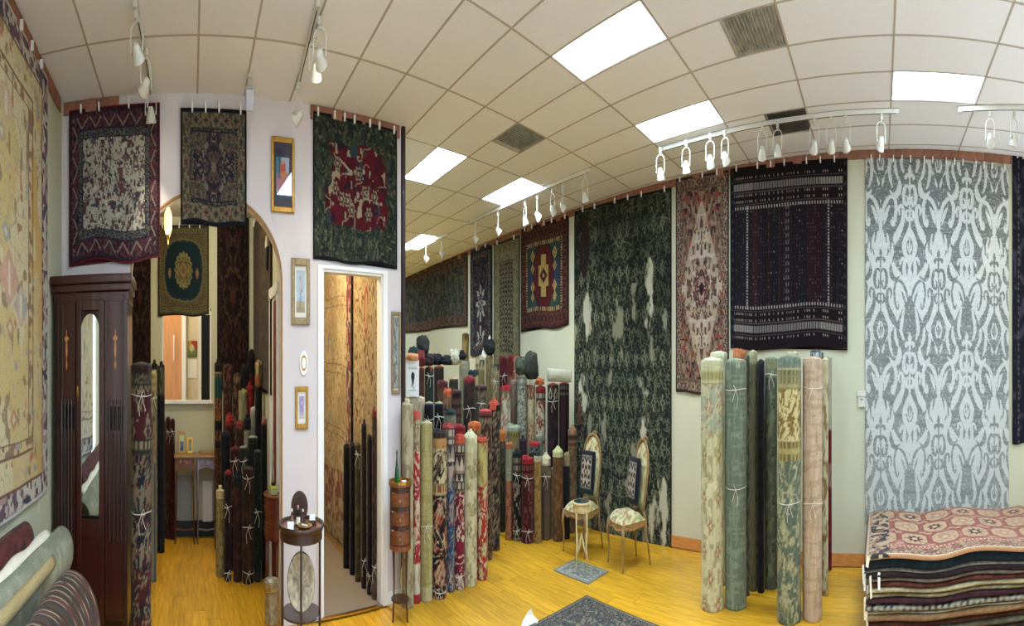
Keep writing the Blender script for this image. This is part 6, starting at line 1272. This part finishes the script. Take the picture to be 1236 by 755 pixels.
# ---- bundles, bags and loose cloths lying on the roll pile
def lump(px, wpx, ytop, ybot, r, hexc, label, cat='bag', name='cloth_bundle', seed=1, m=None, dep=1.0, knob=None):
    p = at(px, r); z0_, z1_ = zat(ybot, r), zat(ytop, r); w = wpx/FX*r; n, k = 22, 13; V = []
    for j in range(k):
        t = -PI/2+PI*j/(k-1)
        for i in range(n):
            a = 2*PI*i/n; f = 1+.10*math.sin(3*a+seed)+.07*math.sin(5*a+seed*2+t*3)+.05*math.sin(7*t+a*2+seed); q = float(vn(np.array(2.2*math.cos(a)+7+seed), np.array(2.2*math.sin(a)+2.2*t+9), seed))+.5*float(vn(np.array(5*math.cos(a)+7), np.array(5*math.sin(a)+5*t+9), seed+3)); f *= .78+.42*q; V.append((w*.54*abs(math.cos(t))**.45*f*math.cos(a), w*.54*dep*abs(math.cos(t))**.45*f*math.sin(a), (z1_-z0_)*(.5+.5*math.sin(t))*(.8+.34*q if j > k/2 else 1)))
    F = [(j*n+i, j*n+(i+1) % n, (j+1)*n+(i+1) % n, (j+1)*n+i) for j in range(k-1) for i in range(n)]+[tuple(reversed(range(n))), tuple((k-1)*n+i for i in range(n))]
    o = obj(name, (V, F), m or flat_mat(hexc), None, (p.x, p.y, z0_), facing(p), True); tag(o, label, cat); return o
lump(498, 13, 427.5, 435, 7.08, 'C98A54', 'orange and white cloth on top of the white carton', 'cloth', 'folded_cloth', 2)
def rest(label_start, drop=-.012):
    q = [r for r in bpy.data.objects if r.get('label', '').startswith(label_start)][0]
    return math.hypot(q.location.x, q.location.y), q.location.z+max(v.co.z for v in q.data.vertices)
def lump_on(label_start, px, wpx, ytop, hexc, label, seed, dz=0.0, dr=0.0, **k):
    r, z = rest(label_start); r += dr; z += .02+dz; lump(px, wpx, ytop, Y0-(z-EYE)*FY/r, r, hexc, label, seed=seed, **k)
lump_on('narrow brown roll with red rim', 507, 11, 424, '6E2A24', 'red and brown heap of cloth behind the white carton', 3, cat='cloth')
lump_on('narrow brown roll with red rim', 499, 10, 421, '22302C', 'dark green cloth heap at the wall edge above the white carton', 4, cat='cloth')
lump_on('dark olive roll with red rim', 517, 13, 428, '2E2220', 'dark brown cloth heap on the olive red rimmed roll', 6, cat='cloth')
lump_on('dark olive roll with red rim', 511, 12, 408, '2B2A24', 'rounded dark bag highest behind the white carton', 5, dz=.10)
lump_on('dark brown roll with red rim', 527.5, 11, 428, '151517', 'black rounded bag left of the black bag with cream edge', 7)
lump_on('dark brown roll with red rim', 540.5, 14, 430, '141416', 'big black bag sagging to the right on the far rolls', 8, dz=-.0)
lump_on('dark brown roll with red rim', 548, 10, 424, 'A9A588', 'pale cream cloth heap right of the black bags', 9, cat='cloth')
lump_on('pale greyish cream roll', 556, 12, 424, '1E1C1A', 'dark domed bag above the pale squared roll', 10)
roll(562, 9, 403, r=11.2, bands=[(0,'zig','A8884E','5E4A2A','C8AE78'),(412,'stripe','B09A62','8A6A3A','C4B07C')], end='coil', endc='8A6A3C', label='tall tan roll with brown diagonal stripe at the far hall wall')
lump_on('slim tan roll standing high', 591, 12, 411, '1F211D', 'dark square bag left of the olive runner at the back of the pile', 11)
def cone(px, w, ytop, ybot, r, hexc, label):
    p = at(px, r); z0_, z1_ = zat(ybot, r), zat(ytop, r); o = obj('cloth_cone', lathe([(w/FX*r/2, 0), (w/FX*r*.42, (z1_-z0_)*.25), (w/FX*r*.22, (z1_-z0_)*.6), (.006, z1_-z0_)], 14), flat_mat(hexc), None, (p.x, p.y, z0_), 0, True); tag(o, label, 'cloth')
r_, z_ = rest('cream topped roll with tan'); cone(584.5, 8, 416, Y0-(z_+.02-EYE)*FY/r_, r_, 'D5CFB8', 'white pointed cloth wrap lower left of the dark square bag')
q_ = [b for b in bpy.data.objects if b.get('label', '').startswith('dark square bag')][0]; rq = math.hypot(q_.location.x, q_.location.y); zq = q_.location.z+max(v.co.z for v in q_.data.vertices)-.02; cone(591, 4.5, 404, Y0-(zq-EYE)*FY/rq, rq, 'CFC8B0', 'small white pointed tip on the dark square bag')
lump_on('grey green small patterned', 629, 11, 433, '3E4636', 'green and black tied bundle on the grey patterned roll', 13, cat='bundle')
lump_on('cream roll with white pointed cap', 641, 13, 428, '2E3228', 'dark green bundle with an orange stripe on the cream rolls', 14, dz=.03, cat='bundle')
lump_on('cream and maroon patterned', 651, 9, 457, 'B8663C', 'orange and white cloth between the pointed cap and the dark pair', 15, cat='cloth')
p0 = at(661, 9.05, zat(452, 9.0)); p1 = at(689, 9.2, zat(454, 9.15)); lying_roll('rug_roll', p0, p1, .062, d_plain('CFCDB2', 'BDBB9E'), 'cream roll lying across the tops of the dark pair', 'rug roll', n=24, ns=18)
# ---- rear room: two little tables, frames, radiator
def console(px0, px1, ytop, r, wood, wood2, label, marq):
    x0_ = WB.px(px0, None, .42)[0]; x1_ = WB.px(px1, None, .42)[0]; w = x1_-x0_; z = WB.px((px0+px1)/2, ytop, .42)[1]; o = thing('console_table', label, 'table', WB.pt((x0_+x1_)/2, 0, .25), WB.rz)
    obj('tabletop', box(0, 0, z-.012, w+.03, .36, .024), wood2, o, bevel=.004); ap = [(-w/2, z-.024), (w/2, z-.024), (w/2, z-.15), (w*.25, z-.12), (0, z-.105), (-w*.25, z-.12), (-w/2, z-.15)]
    a_ = obj('apron', prism(ap, -.16, .16), wood, o); obj('marquetry', join(*[prism([(w*.3*math.sin(k*1.3)*.9-.02, z-.07+.02*math.cos(k*2)), (w*.3*math.sin(k*1.3)*.9+.02, z-.065), (w*.3*math.sin(k*1.3)*.9, z-.045)], -.163, -.159) for k in range(7)]), marq, a_)['kind'] = 'stuff'
    for sx in (-1, 1):
        for sy in (-1, 1): obj('leg', tube([(sx*(w/2-.015), sy*.145, z-.05), (sx*(w/2-.02), sy*.15, z*.5), (sx*(w/2-.01), sy*.16, 0)], [.02, .015, .012], 8), wood, o, smooth=True)
    obj('stretcher', tube([(-(w/2-.02), -.14, .13), (-w*.2, -.05, .11), (0, -.03, .1), (w*.2, -.05, .11), (w/2-.02, -.14, .13)], .009, 6), wood, o, smooth=True); return o, z
c1, z1 = console(211, 235, 549, 8.5, M('marquetry_wood', '5E3420', .35, var=.3, coat=.2), M('honey_top', 'A07A3A', .35, coat=.2), 'marquetry side table with curved apron below the rear opening, left of two', INLAY)
c2, z2 = console(238, 261, 549, 8.5, M('lilac_grey_paint', '77718A', .5, var=.25), M('honey_top', 'A07A3A'), 'lilac grey painted side table below the rear opening, right of two', M('grey_flower', 'A9A6A0', .5))
def stand_frame(parent_thing, z, dx, w, h, fm, f, label):
    p = parent_thing.location; o = thing('framed_picture', label, 'picture', (p.x, p.y+dx, z+.001), WB.rz); o.rotation_euler = (-.08, 0, WB.rz)
    obj('frame', join(box(-w/2+.012, 0, h/2, .024, .02, h), box(w/2-.012, 0, h/2, .024, .02, h), box(0, 0, .012, w-.048, .02, .024), box(0, 0, h-.012, w-.048, .02, .024)), fm, o, bevel=.003); obj('picture', picture_mesh(w-.044, h-.044, f, 10, 16), None, o, (0, -.004, h/2)); obj('strut', box(0, .05, h*.3, .03, .11, .006, rx=-1.0), fm, o)
def art5(x, y): c = base(x, 'D8DC9A'); put(c, np.abs(x-.5) < .3, 'E4E6B4'); put(c, (y > .45) & (np.abs(x-.5) < .28), '6E8AA0'); put(c, (y > .75) & (np.abs(x-.5) < .28), '3F5F88'); put(c, y < .1, 'C9C890'); return c
def art6(x, y): c = base(x, 'A9A285'); put(c, np.abs(x-.5) < .25, '8E8A6C'); put(c, ell(x, y, .5, .5, .2, .25) < 1, 'C2BC9E'); return c
stand_frame(c1, z1, -.06, .15, .20, M('pale_wood', 'B4905C'), art5, 'pale framed yellow and blue picture on the marquetry table'); stand_frame(c1, z1, .10, .11, .145, BRASS, art6, 'small brass framed picture on the marquetry table')
o = tag(obj('closed_folder', box(c2.location.x, c2.location.y+.02, z2+.012, .2, .3, .02, rz=.1), M('honey_top', 'A07A3A'), None), 'flat tan folder on the lilac grey side table', 'folder')
xa = WB.px(244.5, 580, .03); xb_ = WB.px(256.5, 629, .03); o = thing('heater', 'flat white panel heater on the wall behind the lilac grey table', 'heater', WB.pt((xa[0]+xb_[0])/2, xb_[1], .0), WB.rz); obj('panel', box(0, -.02, (xa[1]-xb_[1])/2, xb_[0]-xa[0], .03, xa[1]-xb_[1]), WHITE, o, bevel=.005); obj('top_grille', box(0, -.02, xa[1]-xb_[1]+.004, (xb_[0]-xa[0])*.9, .02, .008), FIXTURE, o)
xa = WB.px(213.5, 573, .01); xb_ = WB.px(232, 632, .01); tag(obj('grey_board', box((xa[0]+xb_[0])/2, -.011, (xa[1]+xb_[1])/2, xb_[0]-xa[0], .02, xa[1]-xb_[1]), M('grey_board', '8C8F8A', .6), None, WB.loc, WB.rz), 'flat grey board on the wall behind the marquetry table', 'board')
# beyond the rear opening: a wooden door, a notice, a doorway whose darkness is painted as a near-black panel
def xr(x0_, x1_, y0_, y1_, th, m, name, off=.0, parent=None):
    a, zt = WX.px(x0_, y0_); b, zb = WX.px(x1_, y1_); return obj(name, box((a+b)/2, -th/2-off, (zt+zb)/2, b-a, th, abs(zt-zb)), m, None, WX.loc, WX.rz)
dd = xr(190, 220, 340, 560, .04, M('peach_wood', 'C28A5A', .4, var=.15, scale=6, stretch=(4,4,.6)), 'door_2'); dd['kind'] = 'structure'
a, zt = WX.px(210, 405); obj('handle', tube([(a, -.06, zt), (a, -.08, zt-.03), (a, -.08, zt-.25), (a, -.06, zt-.28)], .012, 8), WHITE, dd)
pst = xr(219.5, 224.5, 340, 560, .1, WHITE, 'trim_9'); pst['kind'] = 'structure'
dk = xr(243, 258, 380, 560, .02, M('dark_doorway', '101218', .8), 'door_3'); dk['kind'] = 'structure'; x_ = xr(240, 243, 375, 560, .04, WHITE, 'trim_10'); x_['kind'] = 'structure'
def art7(x, y): c = base(x, 'C9A23A'); put(c, x > .4, 'B8423A'); put(c, (y > .5), '7A8A5A'); put(c, ell(x, y, .45, .45, .25, .2) < 1, 'E0D8B0'); return c
a, zt = WX.px(226.5, 411); b, zb = WX.px(238, 431); o = tag(obj('colour_print', picture_mesh(b-a, zt-zb, art7, 12, 12), None, None, WX.pt((a+b)/2, (zt+zb)/2, .012), WX.rz), 'small colourful print on the cream wall beyond the rear opening', 'print'); o.modifiers.new('thickness', 'SOLIDIFY').thickness = .004
tag(xr(226.5, 237.5, 433, 456, .008, PAPERW, 'paper_sheet'), 'white paper sheet below the colourful print beyond the rear opening', 'paper')
tag(xr(234, 237, 468, 476, .01, FIXTURE, 'light_switch'), 'white switch plate on the cream wall beyond the rear opening', 'switch')
# side door casing just inside the arch, hanging pouch, wall lamp
q0, zt = WS.px(327.5, 330); q1, zb = WS.px(337.5, 330); q1 = min(q1, -5.85)
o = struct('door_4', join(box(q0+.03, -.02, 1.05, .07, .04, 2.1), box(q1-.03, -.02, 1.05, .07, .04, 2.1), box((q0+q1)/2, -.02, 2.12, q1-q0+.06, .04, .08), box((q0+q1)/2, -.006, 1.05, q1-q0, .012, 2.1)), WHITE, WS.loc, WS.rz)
obj('panel', box((q0+q1)/2+.05, -.014, 1.05, (q1-q0)*.35, .01, 2.0), M('door_inner_red', '6A2A22', .6, var=.6, scale=9), o)  # mottled red panel for the red things inside the casing
a, zt = WS.px(326, 285); o = thing('hanging_pouch', 'small black and cream pouch hanging high on the side wall inside the arch', 'bag', WS.pt(a, zt, .0), WS.rz)
obj('pouch', move(lathe([(.02, -.26), (.06, -.22), (.07, -.1), (.05, .0), (.03, .02)], 14, ey=.5), (0, -.05, 0)), BLACK, o, smooth=True); obj('flap', move(lathe([(.066, -.12), (.068, -.06), (.05, .0)], 14, ey=.52), (0, -.05, 0)), flat_mat('B8AE96'), o, smooth=True); obj('strap', tube([(-.04, -.04, 0), (0, -.02, .12), (.04, -.04, 0)], .005, 6), BLACK, o)
# ================================================================== CEILING TRACKS AND SPOTLIGHTS
def track(pa, pb, label):
    a, b = cp(*pa, drop=.02), cp(*pb, drop=.02); d = b-a; L_ = d.length
    o = thing('lighting_track', label, 'track', a, math.atan2(d.y, d.x)); o.rotation_euler = (0, -math.asin(d.z/L_), math.atan2(d.y, d.x))
    obj('rail', box(L_/2, 0, .0, L_, .034, .032), TRACKM, o, bevel=.003); obj('slot', box(L_/2, 0, -.0165, L_-.08, .010, .002), BLACK, o); obj('end_cap', box(.02, 0, -.002, .05, .044, .042), FIXTURE, o, bevel=.003)
    return a, b
track((163, 2), (183, 106), 'short lighting track on the ceiling above the mahogany cabinet')
track((384, 2), (360, 103), 'lighting track running to the pink wall above the gilt framed painting')
track((796, 181), (1085, 134), 'long lighting track curving along the right wall ceiling')
track((1157, 132), (1250, 130.5), 'lighting track cut by the right edge of the picture')
track((566, 269), (712, 205), 'lighting track over the hall in front of the red medallion rug')
track((488, 302), (540, 283), 'short far lighting track at the end of the hall')
LENS_OFF = M('lamp_lens', 'B9B7AB', .25); LENS_ON = emis('lit_lamp_lens', 'FFF3D0', 14.0)
_ad = mesh('adapter', join(box(0, 0, -.03, .03, .045, .05), cyl(0, 0, -.075, -.05, .010)), FIXTURE)
_yk = mesh('yoke', join(tube([(0, 0, -.07)]+[((.066)*math.sin(a)*(1 if a < 9 else 1), 0, -.115-.045*math.cos(a+PI)*1 if False else -.07-.05*(1-math.cos(a))) for a in np.linspace(.2, PI/2, 5)]+[(.066, 0, -.2), (.066, 0, -.25)], .006, 6), tube([(0, 0, -.07)]+[(-(.066)*math.sin(a), 0, -.07-.05*(1-math.cos(a))) for a in np.linspace(.2, PI/2, 5)]+[(-.066, 0, -.2), (-.066, 0, -.25)], .006, 6), move(cyl(0, 0, -.006, .006, .014), (.064, 0, -.24), ry=PI/2), move(cyl(0, 0, -.006, .006, .014), (-.064, 0, -.24), ry=PI/2)), FIXTURE, True)
_hd = lathe([(.018, .045), (.030, .038), (.040, .01), (.052, -.02), (.060, -.06), (.063, -.066), (.060, -.072), (.052, -.06), (.04, -.03)], 20)
_ln = lathe([(.053, -.060), (.053, -.056)], 20)
heads = {}
for k, tl in enumerate((.35, .8, 1.15, 0.05, -.5)):
    heads[k] = mesh('lamp_head', move(_hd, (0, 0, -.24), rx=tl), FIXTURE, True), mesh('lens', move(_ln, (0, 0, -.24), rx=tl), LENS_OFF), mesh('lens', move(_ln, (0, 0, -.24), rx=tl), LENS_ON)
def spot(px, py, k, rz, label, lit=0, cord=False, s=1.0):
    p = cp(px, py, .036); o = thing('track_spotlight', label, 'spotlight', p, rz); o.scale = (s, s, s*.77)
    obj('adapter', _ad, None, o); obj('yoke', _yk, None, o); obj('lamp_head', heads[k][0], None, o); obj('lens', heads[k][2 if lit else 1], None, o)
    if lit:
        l = bpy.data.lights.new('spot_beam', 'SPOT'); l.energy = lit; l.color = (1, .9, .72); l.spot_size = 1.0; l.spot_blend = .6; l.shadow_soft_size = .03
        tl = (.35, .8, 1.15, .05, -.5)[k]; lo = bpy.data.objects.new('spot_beam', l); COL.objects.link(lo); lo.parent = o; lo.location = (0, .07*math.sin(tl), -.24-.08*math.cos(tl)); lo.rotation_euler = (tl, 0, 0)
    return o
T_ = 'on the long right wall track'
spot(797, 178, 0, .2, 'lit white spotlight at the left end of the long right wall track', 14)
spot(828, 169, 0, .0, 'lit white spotlight, second from the left end of the long right wall track', 14)
spot(857, 161, 1, .1, 'white spotlight with grey lens, third from the left '+T_)
spot(875, 157, 1, -.3, 'white spotlight tilted left, fourth from the left '+T_)
spot(920, 149.5, 1, .2, 'white spotlight before the sooty vent, left of two')
spot(938.5, 147, 0, .0, 'white spotlight before the sooty vent, right of two')
spot(982.8, 141, 1, .3, 'white spotlight, first of the close group of three '+T_)
spot(1003.4, 140, 1, .1, 'white spotlight, middle of the close group of three '+T_)
spot(1021, 138.5, 1, -.2, 'white spotlight, last of the close group of three '+T_)
spot(1063.5, 137.5, 1, .4, 'white spotlight standing alone near the right end of the long right wall track')
spot(1195, 134, 2, -.5, 'bright spotlight turned sideways on the track at the right picture edge', 12)
spot(1224, 133.5, 0, .5, 'white spotlight nearest the right picture edge')
spot(574, 267, 1, -.8, 'white spotlight at the left end of the hall track')
spot(601, 255.5, 1, -.6, 'white spotlight second from the left on the hall track', 20)
spot(633.7, 241.5, 0, -.4, 'lit spotlight on the hall track, left one of the bright pair', 16)
spot(648.5, 235, 1, -.9, 'lit spotlight on the hall track, right one of the bright pair', 14)
spot(667, 227, 1, -.2, 'white spotlight on the hall track just right of the bright pair')
spot(679, 222, 1, -.6, 'white spotlight second right of the bright pair on the hall track')
spot(706, 209, 0, .0, 'white spotlight at the right end of the hall track')
spot(514, 293, 1, -.5, 'small far spotlight at the hall end, left of two', 15); spot(533, 286.5, 1, -.7, 'small far spotlight at the hall end, right of two')
W_ = 'on the track over the mahogany cabinet'  # beams of the lit heads below are added to brighten the pink wall
spot(165, 12, 1, 1.2, 'big white spotlight nearest the top picture edge '+W_, 9)
spot(176, 57, 2, 2.2, 'white spotlight turned sideways in the middle '+W_)
spot(182, 96, 0, 1.5, 'white spotlight above the red bordered rug '+W_, 9)
spot(386, 20, 2, 1.0, 'white spotlight nearest the top picture edge on the track beside the doorway rug', 9)
spot(381, 36, 1, 1.3, 'white spotlight with long yoke in the middle of the track beside the doorway rug', 9)
spot(361, 99, 2, 2.4, 'white spotlight at the wall end of the track beside the doorway rug')
p = cp(301, 90); o = thing('flood_lamp', 'white box shaped flood lamp hanging from the ceiling right of the navy star rug', 'lamp', p, WP.rz)
obj('stem', join(cyl(0, 0, -.02, 0, .03), cyl(0, 0, -.07, -.02, .011)), FIXTURE, o); obj('bracket', tube([(-.05, 0, -.12), (-.045, 0, -.075), (.045, 0, -.075), (.05, 0, -.12)], .007, 6), FIXTURE, o); obj('housing', move(box(0, 0, 0, .095, .10, .12), (0, 0, -.14), rx=.3), M('grey_enamel', 'B9BBC0', .4), o, bevel=.008); obj('lens', move(box(0, .052, 0, .075, .004, .09), (0, 0, -.14), rx=.3), LENS_OFF, o)
p = Vector((-6.2, -.47, 0)); 
o = thing('wall_lamp', 'small brass pendant lamp glowing behind the crown of the arch on the left', 'lamp', at(203, 6.3, 2.985)); obj('rod', cyl(0, 0, -.36, 0, .008), BRASS, o); obj('shade', lathe([(.02, -.36), (.05, -.40), (.055, -.5), (.03, -.54)], 14), emis('amber_glass', 'FFD27A', 2.2), o, smooth=True); obj('finial', lathe([(.03, -.54), (.02, -.57), (.004, -.6)], 12), BRASS, o, smooth=True); point('bulb_light', (0, 0, -.7), 6, (1, .8, .5), .05, o)
